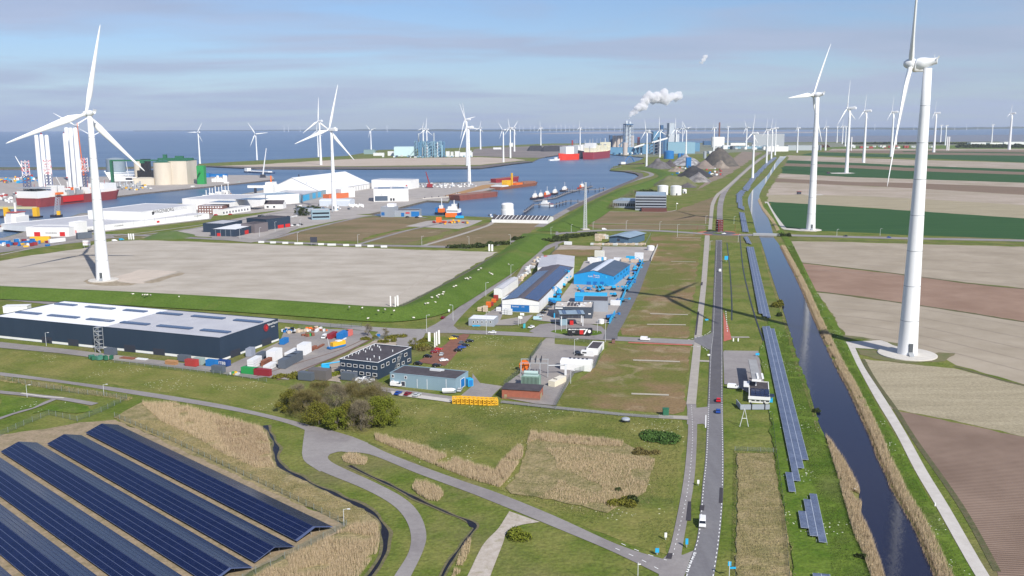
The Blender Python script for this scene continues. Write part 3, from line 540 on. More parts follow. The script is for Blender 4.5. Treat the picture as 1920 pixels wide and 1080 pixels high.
band('footpath',m_asph,[(-40,730),(0,735),(60,741),(120,748),(178,758)],3.5); band('footpath',m_asph,[(-20,792),(20,777),(60,765),(105,747)],2.5); band('pavement_strip',m_concw,[(40,737),(80,743),(120,746)],1.2)
for _p in ([(0,741),(60,748),(84,754),(60,764),(0,782)],[(90,760),(125,754),(165,762),(175,772),(140,776),(85,770),(60,776)]): sheet('grass_verge',m_lush,_p)
band('grass_verge',m_lush,[(1300,1035),(1312,960),(1310,880),(1316,800)],0.01)
sheet('solar_ground',m_soil,[(-400,900),(-100,850),(0,815),(80,805),(150,792),(215,787),(300,822),(400,868),(520,925),(650,983),(640,997),(560,1030),(470,1072),(420,1110),(300,1180),(-400,1200)])
sheet('straw_field',m_straw,[(215,783),(265,755),(330,757),(425,785),(490,800),(508,830),(512,862),(526,880),(600,918),(690,960),(712,985),(710,1010),(690,1040),(650,1085),(620,1120),(480,1120),(480,1075),(560,1032),(640,998),(652,986),(500,918),(350,848)])
sheet('straw_field',m_straw,[(1382,850),(1450,850),(1458,900),(1478,1000),(1486,1100),(1378,1100),(1382,960)])
sheet('straw_field',m_straw,[(1000,812),(1170,830),(1228,860),(1212,922),(1140,962),(1090,948),(1005,932),(960,925),(950,915),(975,880),(985,845)])
sheet('lush_strip',m_lush,[(1440,600),(1475,610),(1515,730),(1545,820),(1600,950),(1650,1100),(1560,1100),(1490,1100),(1478,1000),(1455,880),(1440,760),(1425,660)])
strip('lush_strip',m_lush,[(1800,1140),(1768,1080),(1735,1005),(1690,920),(1645,820),(1605,730),(1545,610),(1510,530),(1470,452),(1452,425),(1430,385)],[(1862,1140),(1828,1080),(1778,995),(1728,910),(1676,812),(1634,742),(1572,612),(1530,545),(1484,453),(1463,425),(1438,380)],k=3)
# ================================================================== wind turbines
m_tow = M('turbine_white',(0.80,0.81,0.82),0.45,col2=(0.74,0.755,0.77),scale=0.15,detail=5,stretch=(1,1,0.2),spec=0.4)
m_blade = M('blade_white',(0.82,0.83,0.83),0.35,spec=0.5)
m_seam = M('tower_seam',(0.30,0.32,0.35),0.6)
m_door = M('dark_door',(0.08,0.09,0.10),0.6)
m_pad = M('foundation',(0.60,0.57,0.52),0.9,col2=(0.52,0.49,0.44),scale=0.5)
def tower_mesh(rb,rt,n=28):            # unit height,real radii divided by 100 m
 mb = MB(); mb.lathe([(rb * 1.04,0),(rb,0.012)] + [(rb + (rt - rb) * (t ** 0.85),t) for t in (0.1,0.25,0.4,0.55,0.7,0.85,1.0)] + [(0.001,1.0)],n); return mb.mesh('tower',m_tow)
def seam_mesh(rb,rt,n=28):
 res = []
 for k in range(1,8):
  mb = MB(); t = k / 8; r = rb + (rt - rb) * (t ** 0.85); mb.lathe([(r * 0.99,t - 0.0010),(r * 1.015,t - 0.0008),(r * 1.015,t + 0.0008),(r * 0.99,t + 0.0010)],n)
  res.append(mb.mesh('flange_ring',m_seam))
 return res
def blade_mesh():
 mb = MB(); n = 12; st = [(0.0,.017,.017,0),(0.05,.017,.017,0),(0.12,.030,.014,.006),(0.20,.041,.011,.010),(0.32,.036,.009,.009),(0.5,.027,.0065,.006),(0.7,.019,.0045,.004),(0.88,.012,.003,.002),(0.97,.007,.002,.001),(1.0,.0015,.001,0)]
 vs = []
 for z,c,t,off in st:
  tw = R(14) * (1 - z) ** 2
  for i in range(n):
   a = 2 * math.pi * i / n; x = c * math.cos(a) + off; y = t * math.sin(a) * (1.25 if math.cos(a) > 0 else .8)
   vs.append((x * math.cos(tw) - y * math.sin(tw),x * math.sin(tw) + y * math.cos(tw) - 0.02 * z * z,z))
 mb.add(vs,[(j * n + i,j * n + (i + 1) % n,(j + 1) * n + (i + 1) % n,(j + 1) * n + i) for j in range(len(st) - 1) for i in range(n)],True)
 mb.add([vs[-n + i] for i in range(n)],[tuple(range(n))]); return mb.mesh('blade',m_blade)
def nacelle_mesh(kind):                   # metres for a 100 m hub; +Y points away from the rotor
 mb = MB()
 if kind == 'box':
  pr = [(-1.9,-1.9),(1.9,-1.9),(2.1,-1.2),(2.1,1.5),(1.6,2.1),(-1.6,2.1),(-2.1,1.5),(-2.1,-1.2)]; st = [(-2.6,.75),(-2.0,.98),(3,1.0),(7.0,1.0),(9.2,.92),(9.6,.8)]
 else:
  pr = [(math.cos(math.pi * i / 6) * 2.0,math.sin(math.pi * i / 6) * 2.0) for i in range(12)]; st = [(-3.0,.9),(-1.0,1.12),(1.5,1.08),(4,.80),(6.5,.62),(8.4,.60)]
 vs = []; n = len(pr)
 for y,s_ in st:
  for x,z in pr:
   zz = z * s_ + (0 if kind == 'box' else max(0,y - 1) * .12); vs.append((x * s_ * (.9 if kind != 'box' and y > 3 else 1),y,zz))
 mb.add(vs,[(j * n + i,j * n + (i + 1) % n,(j + 1) * n + (i + 1) % n,(j + 1) * n + i) for j in range(len(st) - 1) for i in range(n)],kind != 'box')
 mb.add(vs[:n],[tuple(range(n))]); mb.add(vs[-n:],[tuple(range(n - 1,-1,-1))])
 if kind == 'box': mb.box(-.9,5.5,2.0,.9,7.5,2.9); mb.box(-.1,8.2,2.0,.1,8.4,3.8)
 else:
  mb.box(-.12,6.6,1.6,.12,6.8,3.2); mb.add([(-1.4,8.0,1.7),(1.4,8.0,1.7),(1.4,9.4,2.6),(-1.4,9.4,2.6),(-1.4,8.0,.9),(1.4,8.0,.9)],[(0,1,2,3),(4,0,3),(1,5,2),(4,5,1,0),(3,2,5,4)])
 return mb.mesh('nacelle',m_tow)
hub_mb = MB(); hub_mb.lathe([(0.01,2.9),(0.9,2.6),(1.6,1.7),(1.9,0.4),(1.9,-1.2),(0.01,-1.3)],16); me_hub = hub_mb.mesh('rotor_hub',m_tow)
me_blade = blade_mesh(); me_nb,me_nr = nacelle_mesh('box'),nacelle_mesh('round')
TW = {'slim': (tower_mesh(.030,.0155),seam_mesh(.030,.0155)),'fat': (tower_mesh(.041,.0150),seam_mesh(.041,.0150)),'tall': (tower_mesh(.0335,.0135),seam_mesh(.0335,.0135))}
pd = MB(); pd.lathe([(1.0,-1),(1.0,.3),(.97,.42),(.001,.42)],40,smooth=False); me_pad = pd.mesh('foundation_pad',m_pad)
dr = MB(); dr.box(-.9,-.35,2.2,.9,.4,6.2); me_dr = dr.mesh('door',m_door)
stp = MB(); stp.box(-1.2,-3.2,0,1.2,-.2,.25); [stp.box(-1.1,-3.0 + .45 * i,.25 + .3 * i,1.1,0,.55 + .3 * i) for i in range(6)]; me_st = stp.mesh('entrance_steps',M('galvanised',(.45,.47,.49),.5,metal=.4))
def turbine(bx,by,hy,L,az,psi,tw='slim',nac='box',label='',group=None,pad=0,near=False,hub_h=None):
 b = G(bx,by); h = hub_h or hz(bx,by,hy); s = h / 100.0
 t = empty('wind_turbine',(b.x,b.y,0),0,label,'wind turbine',group)
 f = max(1.0,min(1.35,b.y / 3000.0)) if not near else 1
 link('tower',TW[tw][0],t,(0,0,0),scale=(h * f,h * f,h - 1.6 * s))
 if near:
  for me_ in TW[tw][1]: link('flange_ring',me_,t,scale=(h,h,h - 1.6 * s))
  rb = (.041 if tw == 'fat' else .0335) * h
  dv_ = Vector((-b.x * .25 + 10,-b.y,0)).normalized(); a_ = math.atan2(dv_.y,dv_.x)
  link('door',me_dr,t,dv_ * (rb - .05),(0,0,a_ + R(90))); link('entrance_steps',me_st,t,dv_ * (rb - .2),(0,0,a_ + R(90)))
 if pad: link('foundation_pad',me_pad,t,(0,0,.0),scale=(pad,pad,1))
 rz = math.pi - R(az)
 n = link('nacelle',me_nb if nac == 'box' else me_nr,t,Vector((math.sin(R(az)),math.cos(R(az)),0)) * (1.9 * s if near and bx > 1600 else 0) + Vector((0,0,h)),(0,0,rz),((s * .82,s * .56,s * .9) if nac == 'round' else (s,s,s)))
 ax = Vector((math.sin(R(az)),math.cos(R(az)),0)); hc = Vector((0,0,h)) + ax * ((5.2 if tw == 'tall' and bx > 1600 else 3.4) if nac == 'round' else 4.2) * s
 tl_ = R(4 if near and nac == 'round' and tw == 'tall' else 4); at_ = ax * math.cos(tl_) + Vector((0,0,math.sin(tl_))); up_ = Vector((0,0,math.cos(tl_))) - ax * math.sin(tl_); q = at_.to_track_quat('Z','Y')
 link('rotor_hub',me_hub,t,hc,q.to_euler(),(s * .9,) * 3)
 side = Vector((ax.y,-ax.x,0))        # horizontal,in the rotor plane
 Lm = L / ppm(bx,by)
 for k in range(3):
  a = R(psi + 120 * k); d = (up_ * math.cos(a) + side * math.sin(a))
  y_ = at_; x_ = y_.cross(d).normalized(); m3 = Matrix((x_,y_,d)).transposed()
  c = link('blade',me_blade,t,hc + d * 1.2 * s,m3.to_euler(),(Lm * (f ** .5),Lm,Lm))
 return t
GF = 'wind turbines on the farm polder'; GL = 'wind turbines around the port'; GD = 'wind turbines along the canal road'; GS = 'wind turbines on the harbour spit and sea dike'
turbine(1701,664,119,238,-60,-30,'tall','round','tallest white wind turbine on round concrete pad beside the canal',GF,13.5,True)
turbine(1520,431,178,102,-48,26,'tall','round','white wind turbine on pad in the dark green wheat field corner',GF,11,True)
turbine(194,525,213,160,-60,12,'fat','round','big white wind turbine standing on the pale sand plateau',GL,10.5,True)
turbine(627,395,243,83,-52,13,'tall','box','white wind turbine with boxy nacelle in front of the white tent hall',GL,6,True)
turbine(880,346,239,49,-66,-27,'tall','box','white wind turbine with long nacelle beside the rust red barge',GL,5,True)
far = [  # bx,by,hy,L,az,psi,tower,label,group
 (177,300,255,26,-40,-58,'slim','distant wind turbine half hidden behind the sand plateau turbine',GL),(150,327,235,44,-50,-60,'slim','wind turbine with raised blades behind the ship carrying white tower sections',GL),
 (375,307,248,20,-50,30,'slim','white wind turbine at the tip of the harbour spit',GS),(482,300,251,25,-40,-35,'slim','white wind turbine second along the spit from its tip',GS),
 (602,309,227,43,-55,0,'slim','tall wind turbine on the sand spit behind the boxy nacelle turbine',GS),(597,294,246,17,-55,2,'slim','small far wind turbine just left of the tall spit turbine',GS),
 (696,281,244,14,-45,-45,'slim','small wind turbine on the sea dike left of the gas plant',GS),(801,294,242.5,21,-50,3,'slim','wind turbine rising in front of the pale blue gas plant',GS),
 (794,284,241,13,-50,15,'slim','smaller wind turbine behind the gas plant pipes',GS),(876,311,224,37,-62,-38,'slim','tall wind turbine standing close behind the long nacelle one',GS),
 (901,280,240,13,-45,10,'slim','small wind turbine on dike right of the gas plant',GS),(944,304,243.5,17,-40,-38,'slim','wind turbine with two raised blades at right end of sand spit',GS),
 (957,296,240,18,-45,-15,'slim','wind turbine with one dark blade beside the spit end',GS),(964.5,284,240,16,-40,35,'slim','wind turbine with slanting blade left of the red ships',GS),
 (1014,272.5,239,12,-50,-12,'slim','small wind turbine above the far coal heaps',GS),(1087.5,274,239,12,-50,-5,'slim','small wind turbine behind the red and white gas ship',GS),
 (1212,315,245.5,22,-45,-18,'slim','wind turbine on the grass point between harbour and coal heaps',GD),(1237,295,244.5,26,-48,-10,'slim','wind turbine before the conveyor of the power station',GD),
 (1267,286,242,21,-45,-8,'slim','wind turbine in front of the tall boiler house',GD),(1286,291,240.5,16,-35,-40,'slim','wind turbine with v shaped blades right of the boiler house',GD),
 (1279.5,267,239,12,-35,-8,'slim','small wind turbine behind the low blue power station hall',GD),(1338,286,240,14,-60,2,'slim','wind turbine by the thin brown chimney plant',GD),
 (1364,276,237.5,8,-60,4,'slim','very small wind turbine right of the brown chimney',GD),(1399,280,239,15,-40,-28,'slim','wind turbine left of the white industrial sheds',GD),
 (1411,334,250,34,-52,3,'slim','white wind turbine on the grass between road and canal',GD),(1437,306,244,22,-55,0,'slim','second white wind turbine beside the canal road',GD),
 (1446,297.5,241,20,-52,5,'slim','third white wind turbine beside the canal road',GD),(1453,291,240,15,-55,8,'slim','fourth white wind turbine where the canal ends',GD),
 (1494.5,286,240,15,-60,2,'slim','wind turbine before the grey roofed greenhouse hall',GF),(1547.5,282,238,14,-50,5,'slim','wind turbine by the red and white far buildings',GF),
 (1569,267.5,237,7,-60,2,'slim','smallest wind turbine at edge of the mud flat',GF),(1579,270,236.5,15,-50,10,'slim','thin wind turbine overlapping its larger neighbour',GF),
 (1584.5,274.5,237.5,9,-60,2,'slim','thin wind turbine just behind the field pad turbine',GF),(1587,324,203,50,-50,-6,'slim','tall wind turbine on a pad among the striped fields',GF),
 (1619,305,208,30,-50,0,'slim','wind turbine in the tan field between green strips',GF),(1670.5,294,210,28,-50,-3,'slim','wind turbine directly left of the tallest tower',GF),
 (1680,271,236,10,-60,0,'slim','short far wind turbine left of the tallest tower',GF),(1750.5,285.5,212,23,-55,0,'slim','wind turbine just right of the tallest tower',GF),
 (1763,267.5,235,9,-60,3,'slim','left one of the far twin wind turbines',GF),(1772,272.5,235.5,9,-60,3,'slim','right one of the far twin wind turbines',GF),
 (1892,280.5,212.5,17,-40,5,'slim','rightmost wind turbine above the dark hedge',GF),(1859,267.5,234,8,-60,-3,'slim','small wind turbine over the white gas works',GF)]
for bx,by,hy,L,az,psi,tw,lab,gr in far: turbine(bx,by,hy,L,az,psi,tw,'box',lab,gr)
rs = random.Random(5)
for px in (533,541,563,726,974,981,995,1002,1031,1043,1052,1060,1068,1076,1098,1106,1112,1125,1139,1152,1163,1305,1322,1345,1640,1713,1790,1812,1833):
 by = (247.5 if px < 900 else 246.8) - max(0,px - 900) * 0.003
 turbine(px,by,by - rs.uniform(8,12),rs.uniform(4,5.5),-60,rs.uniform(-60,60),'slim','box','tiny pale wind turbine on the far shore of the estuary','wind turbines on the far shore')
# ================================================================== solar park
m_cell = M('solar_glass',(0.004,0.008,0.040),0.22,col2=(0.007,0.012,0.052),scale=0.35,detail=3,spec=0.6)
m_frame = M('panel_backing',(0.10,0.13,0.24),0.5,metal=0.2)
m_galv = M('galvanised',(.45,.47,.49),.5,metal=.4)
PITCH_U,PITCH_V = 1.06,1.57
def solar_rows():
 z0,z1,W2 = 0.9,2.85,5.95
 a = G(160,811,z0); b = G(557,1015,z0); u = (b - a).normalized(); rz = math.atan2(u.y,u.x); nrm = Vector((-u.y,u.x,0))
 sl = math.atan2(z1 - z0,W2); ln = math.hypot(W2,z1 - z0); gap = ln / 4
 pm = MB(); pm.box(-.495,-.70,0,.495,.70,.05); me_p = pm.mesh('solar_panel',m_cell)
 names = ['solar table row furthest to the right, nearest the reed bed','second solar table row from the reed bed side','third solar table row, its pale slope catching a cloud glint','fourth solar table row, running off the bottom edge','fifth solar table row, cut by the lower left corner','small visible piece of solar table row in the bottom left corner']
 starts = [(0.3,132.7,0),(2.2,134.9,-14.15),(-1.6,137.0,-27.95),(-14,139,-42.1),(-14,141,-56.2),(-14,143,-70.4)]
 for r,(x0,x1,off) in enumerate(starts):
  o = a + u * x0 + nrm * off; o.z = 0
  t = empty('solar_table_row',o,rz,names[r],'solar table','solar table rows of the solar park'); L = x1 - x0
  ncol = int(L / PITCH_U)
  rank = []
  cells = []
  for side in (0,1):
   for i in range(ncol):
    for j in range(4):
     d = (j + .5) * gap; x = (i + .5) * PITCH_U
     y = d * math.cos(sl) if side == 0 else 2 * W2 - d * math.cos(sl); z = z0 + d * math.sin(sl)
     wp = o + u * x + nrm * y
     rr = Vector((wp.x,wp.y,z - H)); c = cam.matrix_world.to_3x3().inverted() @ rr; px = 960 + F * c.x / -c.z; py = 540 - F * c.y / -c.z
     vis = -20 < px < 1940 and py < 1100
     cells.append((x,y,z,sl if side == 0 else -sl,(0 if vis else 1,side,wp.length)))
  cells.sort(key=lambda q: q[4])
  nd = 290 if r < 5 else 60
  mb = MB()
  for k,(x,y,z,s_,_) in enumerate(cells):
   if k < nd: link('solar_panel',me_p,t,(x,y,z + .07),(s_,0,0))
   else:
    c,sn = math.cos(s_),math.sin(s_)
    vs = [(x + ax_,y + ay * c,z + .12 + ay * sn) for ax_,ay in ((-.495,-.70),(.495,-.70),(.495,.70),(-.495,.70))]
    mb.add(vs + [(p,q,w_ - .05) for p,q,w_ in vs],[(0,1,2,3),(0,4,5,1),(2,6,7,3)])
  tag(mb.build('remaining_panels',m_cell,t),kind='stuff')
  for side in (0,1):
   y0,y1 = (0,W2) if side == 0 else (2 * W2,W2)
   fb = MB(); fb.add([(0,y0,z0 + .03),(L,y0,z0 + .03),(L,y1,z1 + .03),(0,y1,z1 + .03),(0,y0,z0 - .03),(L,y0,z0 - .03),(L,y1,z1 - .03),(0,y1,z1 - .03)],[(0,1,2,3),(7,6,5,4),(0,4,5,1),(2,6,7,3),(1,5,6,2),(3,7,4,0)])
   fb.build('mounting_rack',m_frame,t)
  ps = MB()
  for y,hgt in ((.6,z0),(3.2,1.8),(W2,z1),(8.7,1.8),(11.3,z0)):
   for i in range(0,int(L),5): ps.box(i + .2,y - .06,0,i + .32,y + .06,hgt)
  tag(ps.build('support_posts',m_galv,t),kind='stuff')
solar_rows()
def inpoly(p,P):
 c = False; n = len(P); j = n - 1
 for i in range(n):
  if (P[i][1] > p[1]) != (P[j][1] > p[1]) and p[0] < (P[j][0] - P[i][0]) * (p[1] - P[i][1]) / (P[j][1] - P[i][1]) + P[i][0]: c = not c
  j = i
 return c
m_cell2 = M('bank_solar_glass',(0.075,0.100,0.170),0.38,col2=(0.115,0.145,0.22),scale=0.2,detail=3,spec=0.6)
m_white2 = M('light_frame',(0.48,0.53,0.62),0.5)
def bank_array(label,poly,d0,d1,pu=2.05,pv=1.15,rows=0,z=0.75,near=True):
 P = [G(p[0],p[1],z) for p in poly]; a = G(*d0,z); b = G(*d1,z); u = (b - a).normalized(); v = Vector((-u.y,u.x,0))
 loc = [((p - a).dot(u),(p - a).dot(v)) for p in P]; t = empty('bank_solar_array',(a.x,a.y,0),math.atan2(u.y,u.x),label,'solar array','solar arrays along the canal bank')
 x0,x1 = min(p[0] for p in loc),max(p[0] for p in loc); y0,y1 = min(p[1] for p in loc),max(p[1] for p in loc)
 mb = MB(); fr = MB(); i = x0
 while i < x1:
  j = y0
  while j < y1:
   if inpoly((i + pv / 2,j + pu / 2),loc):
    mb.box(i + .07,j + .09,z,i + pv - .07,j + pu - .09,z + .05); fr.box(i,j,z - .05,i + pv,j + pu,z)
   j += pu
  i += pv
 tag(mb.build('solar_panels',m_cell2,t),kind='stuff'); tag(fr.build('panel_frames',m_white2,t),kind='stuff')
 lg = MB()
 for p in loc: lg.box(p[0] - .05,p[1] - .05,0,p[0] + .05,p[1] + .05,z)
 tag(lg.build('ground_anchors',m_galv,t),kind='stuff')
bank_array('small stepped solar array nearest the camera on the canal bank',[(1514,930),(1524,926),(1532,930),(1551,1017),(1531,1011),(1524,1003),(1515,995),(1506,985),(1502,975),(1504,962),(1503,947),(1511,945)],(1551,1017),(1532,930))
bank_array('partly visible solar array at the bottom edge of the canal bank',[(1524,1078),(1535,1074),(1556,1077),(1580,1150),(1540,1150)],(1580,1150),(1556,1077))
bank_array('long solar array tapering to a stepped tail beside the fuel station',[(1429,613),(1440,611),(1450,617),(1462,655),(1478,720),(1493,775),(1505,830),(1509,848),(1511,879),(1498,876),(1499,889),(1495,900),(1492,922),(1485,920),(1480,895),(1476,860),(1472,818),(1462,760),(1452,706),(1440,660)],(1509,848),(1450,617))
bank_array('smooth grey blue solar array crossed by the turbine blade shadow',[(1398,462),(1412,463),(1428,525),(1444,597),(1432,592),(1421,583),(1410,530)],(1444,597),(1412,463))
bank_array('short leaf shaped solar array by the crossing road',[(1394,444),(1402,443),(1410,458),(1401,455)],(1410,458),(1402,443))
bank_array('solar strip just beyond the crossing road',[(1385,397),(1396,399),(1404,435),(1392,434)],(1404,435),(1396,399))
bank_array('curved solar strip left of the canal bend',[(1380,365),(1389,356),(1398,358),(1391,370),(1392,380),(1396,394),(1384,389)],(1384,389),(1384,370))
bank_array('far solar strip running up towards the canal end',[(1392,355),(1406,335),(1436,305),(1452,294),(1457,296),(1440,310),(1416,336),(1402,358)],(1402,358),(1436,310))
# ================================================================== fences
def chain():
 m = bpy.data.materials.new('chain_link'); m.use_nodes = True; t = m.node_tree; N = t.nodes; p = N['Principled BSDF']
 p.inputs['Base Color'].default_value = (0.12,0.16,0.13,1); p.inputs['Alpha'].default_value = 0.28; p.inputs['Roughness'].default_value = .6; return m
m_chain = chain(); m_post = M('fence_post',(0.22,0.25,0.23),0.6); m_postd = M('fence_post_dark',(0.05,0.07,0.06),0.6)
def fence(line,label,hgt=2.0,step=4.0,m=None,px=True):
 C = [G(*p) for p in line] if px else line; t = empty('fence',C[0],0,label,'fence')
 o = C[0]; pm = MB(); pm.box(-.06,-.06,0,.06,.06,hgt); me = pm.mesh('post',m or m_post); w_ = MB(); k = 0
 for a,b in zip(C[:-1],C[1:]):
  L_ = (b - a).length; n = max(1,int(L_ / step)); p,q = a - o,b - o
  w_.add([(p.x,p.y,.1),(q.x,q.y,.1),(q.x,q.y,hgt),(p.x,p.y,hgt)],[(0,1,2,3)])
  for i in range(n + (1 if b is C[-1] else 0)):
   if k < 280: link('post',me,t,p.lerp(q,i / n))
   k += 1
 w_.build('wire_mesh',m_chain,t)
fence([(215,782),(330,832),(430,880),(560,942),(650,987),(560,1035),(480,1076),(430,1105)],'green wire fence around the near end of the solar park')
fence([(0,712),(60,723),(130,736),(200,744),(238,749),(190,773),(145,790),(92,778),(45,798),(0,818)],'galvanised fence enclosing the grassy test pads at left edge',2.2)
fence([(700,640),(735,632)],'short dark gate fence by the storage yard',2,3,m_postd)
fence([(560,618),(600,616),(640,614),(678,613)],'dark fence behind the storage containers',2.4,4,m_postd)
fence([(1016,645),(992,678),(968,705),(945,724)],'dark palisade fence left of the substation',2.6,2.5,m_postd)
fence([(1130,655),(1115,690),(1078,700),(1062,724),(1042,765)],'dark fence right of the substation',2.4,3,m_postd)
fence([(940,756),(1042,768),(1160,780),(1262,784)],'low fence along the path below the substation',1.3,5)
fence([(1040,636),(1095,641),(1130,650)],'light fence behind the substation entrance',2,4)
fence([(1378,845),(1450,848),(1456,850)],'short wire fence crossing the strip east of the main road',1.6,4)
fence([(1382,848),(1381,960),(1379,1080)],'long low fence beside the dry strip along the main road',1.3,4,m_postd)
fence([(1448,780),(1456,850),(1470,950),(1480,1080)],'boundary fence between dry strip and bank solar arrays',1.3,5,m_postd)
fence([(935,478),(880,508),(812,546),(745,578)],'dark fence along the right edge of the sand plateau',1.6,5,m_postd)
fence([(742,580),(600,575),(480,566),(250,553),(0,539)],'dark fence along the front edge of the sand plateau',1.6,6,m_postd)
fence([(500,716),(440,706),(400,701),(300,690),(215,680)],'fence along the grass in front of the dark warehouse',1.8,4)
fence([(1050,462),(1035,475),(1025,490)],'dark fence by the hall entrance lane',2,4,m_postd)
fence([(1220,440),(1208,462)],'pale fence beside the blue timber shed',2,4)
# ================================================================== trees,shrubs,hedges
def foliage(name,c1,c2,c3=None):
 m = bpy.data.materials.new(name); m.use_nodes = True; t = m.node_tree; N = t.nodes; L = t.links; p = N['Principled BSDF']; m.diffuse_color = (*c1,1)
 g = N.new('ShaderNodeNewGeometry'); n = N.new('ShaderNodeTexNoise'); n.inputs['Scale'].default_value = 1.1; n.inputs['Detail'].default_value = 6; n.inputs['Roughness'].default_value = .7; L.new(g.outputs['Position'],n.inputs['Vector'])
 r = N.new('ShaderNodeValToRGB'); L.new(n.outputs['Fac'],r.inputs['Fac']); r.color_ramp.elements[0].position = .36; r.color_ramp.elements[0].color = (*c1,1); r.color_ramp.elements[1].position = .64; r.color_ramp.elements[1].color = (*c2,1)
 L.new(r.outputs[0],p.inputs['Base Color']); p.inputs['Roughness'].default_value = .8; p.inputs['Specular IOR Level'].default_value = .15
 return m
mf_olive = foliage('leaves_olive',(0.095,0.098,0.014),(0.185,0.175,0.028)); mf_fresh = foliage('leaves_fresh',(0.095,0.125,0.012),(0.185,0.200,0.026))
mf_brown = foliage('twigs_budding',(0.115,0.095,0.030),(0.185,0.155,0.060)); mf_grey = foliage('twigs_grey',(0.16,0.135,0.085),(0.25,0.21,0.14)); mf_dark = foliage('leaves_dark',(0.030,0.045,0.014),(0.060,0.080,0.024))
m_bark = M('bark',(0.13,0.11,0.085),0.9,col2=(0.20,0.175,0.14),scale=2.0)
def tree(px,py,hgt,rad,m,label,group=None,dens=1.0,leaf=0.42,cat='tree',seed=0,w3=None,name='tree',low=0.12,twig=False):
 rs = random.Random(seed * 17 + int(px)); b = G(px,py) if w3 is None else w3
 t = empty(name,b,rs.uniform(0,6),label,cat,group)
 tk = MB(); tips = []
 def limb(p,d,l,r,lv):
  q = p + d * l; tk.cyl(p,q,r,r * .6,5 if lv < 2 else 3,cap=False)
  if lv >= 3: tips.append(q); return
  if lv > 0: tips.append(q)
  for _ in range(3 if lv else 5):
   a = rs.uniform(0,6.283); e = rs.uniform(.35,1.0); nd = (d + Vector((math.cos(a) * e,math.sin(a) * e,rs.uniform(-.1,.35)))).normalized()
   limb(q,nd,l * rs.uniform(.6,.85),r * .55,lv + 1)
 limb(Vector((0,0,0)),Vector((rs.uniform(-.1,.1),rs.uniform(-.1,.1),1)).normalized(),hgt * .26,.16 + hgt * .016,0)
 tag(tk.build('trunk',m_bark,t),label=None)
 cr = MB(); clumps = []
 nc = int(26 * dens) + 8
 for _ in range(nc):
  a = rs.uniform(0,6.283); u_ = rs.random(); zz = low + (1 - low) * rs.random() ** .8; prof = math.sin(math.pi * min(1,max(0.06,(zz - low * .4) / (1.02 - low * .4))) ** .75) ** .6
  rr = rad * prof * (0.45 + .5 * math.sqrt(u_)); clumps.append((Vector((math.cos(a) * rr,math.sin(a) * rr,zz * hgt * .93)),rs.uniform(.18,.34) * rad))
 vs = []; fs = []
 for c,cr_ in clumps:
  for _ in range(int(95 * dens)):
   d = Vector((rs.gauss(0,1),rs.gauss(0,1),rs.gauss(0,.75))).normalized() * cr_ * rs.random() ** .4; p = c + d; s_ = leaf * rs.uniform(.5,1.1); k = len(vs)
   if twig:
    e = (d.normalized() + Vector((rs.gauss(0,.4),rs.gauss(0,.4),.6))).normalized() * s_ * 2.2; f_ = Vector((rs.gauss(0,1),rs.gauss(0,1),0)).normalized() * .05; vs += [p - f_,p + f_,p + e]; fs.append((k,k + 1,k + 2))
   else:
    e = Vector((rs.gauss(0,1),rs.gauss(0,1),rs.gauss(0,.6))).normalized(); f_ = e.cross(Vector((rs.gauss(0,1),rs.gauss(0,1),rs.gauss(0,1)))).normalized()
    vs += [p - e * s_ * .5,p + f_ * s_ * .4,p + e * s_ * .5,p - f_ * s_ * .4]; fs.append((k,k + 1,k + 2,k + 3))
 cr.add(vs,fs); cr.build('crown',m,t); return t
GT = 'trees in the clump beside the road junction'
for q in [(548,770,9.5,6.0,mf_olive,'green leafy tree at the left end of the tree clump',1.0,False),(575,780,11,6.5,mf_brown,'brown budding tree second from left in the clump',1.2,True),(600,762,11,6.5,mf_brown,'brownish tree at the back left of the clump',1.0,True),
          (598,795,9,6,mf_olive,'olive tree low at the front left of the clump',1.1,False),(630,775,12.5,6.5,mf_grey,'tall pale bare tree in the middle of the clump',1.0,True),(633,803,8,5,mf_fresh,'small fresh green tree at the front middle of the clump',1.1,False),
          (652,798,9.5,5.5,mf_olive,'olive green tree with dark shade below in the clump',1.2,False),(662,768,11.5,6,mf_brown,'budding tree at the back right of the clump',1.0,True),(677,806,12,5.5,mf_grey,'grey bare tree with visible branches at the front of the clump',1.0,True),
          (698,792,9,5,mf_olive,'half leafed tree left of the round green one',1.0,False),(715,797,12,6.8,mf_fresh,'round yellow green tree at the right end of the clump',1.7,False),(695,770,10,5.5,mf_brown,'brown twiggy tree behind the round green one',.9,True),(560,755,8,5,mf_grey,'low grey bare tree behind the left end of the clump',.8,True)]:
 tree(q[0],q[1],q[2] * .9,q[3],q[4],q[5],GT,q[6] * 1.25,.52 if not q[7] else .7,twig=q[7],seed=3)
for px,py,h_,r_,lab in ((648,740,5,4.5,'pale bare bush left of the grey containers'),(672,738,6,5,'pale bare bush between clump and dark offices'),(695,735,5.5,4.5,'pale bare bush beside the white scrap heap'),(715,742,5,4,'pale bare bush at the corner of the blue hall yard')):
 tree(px,py,h_,r_,mf_grey,lab,'bare bushes along the yard edge',.8,.6,'bush',5,name='bush',twig=True,low=.05)
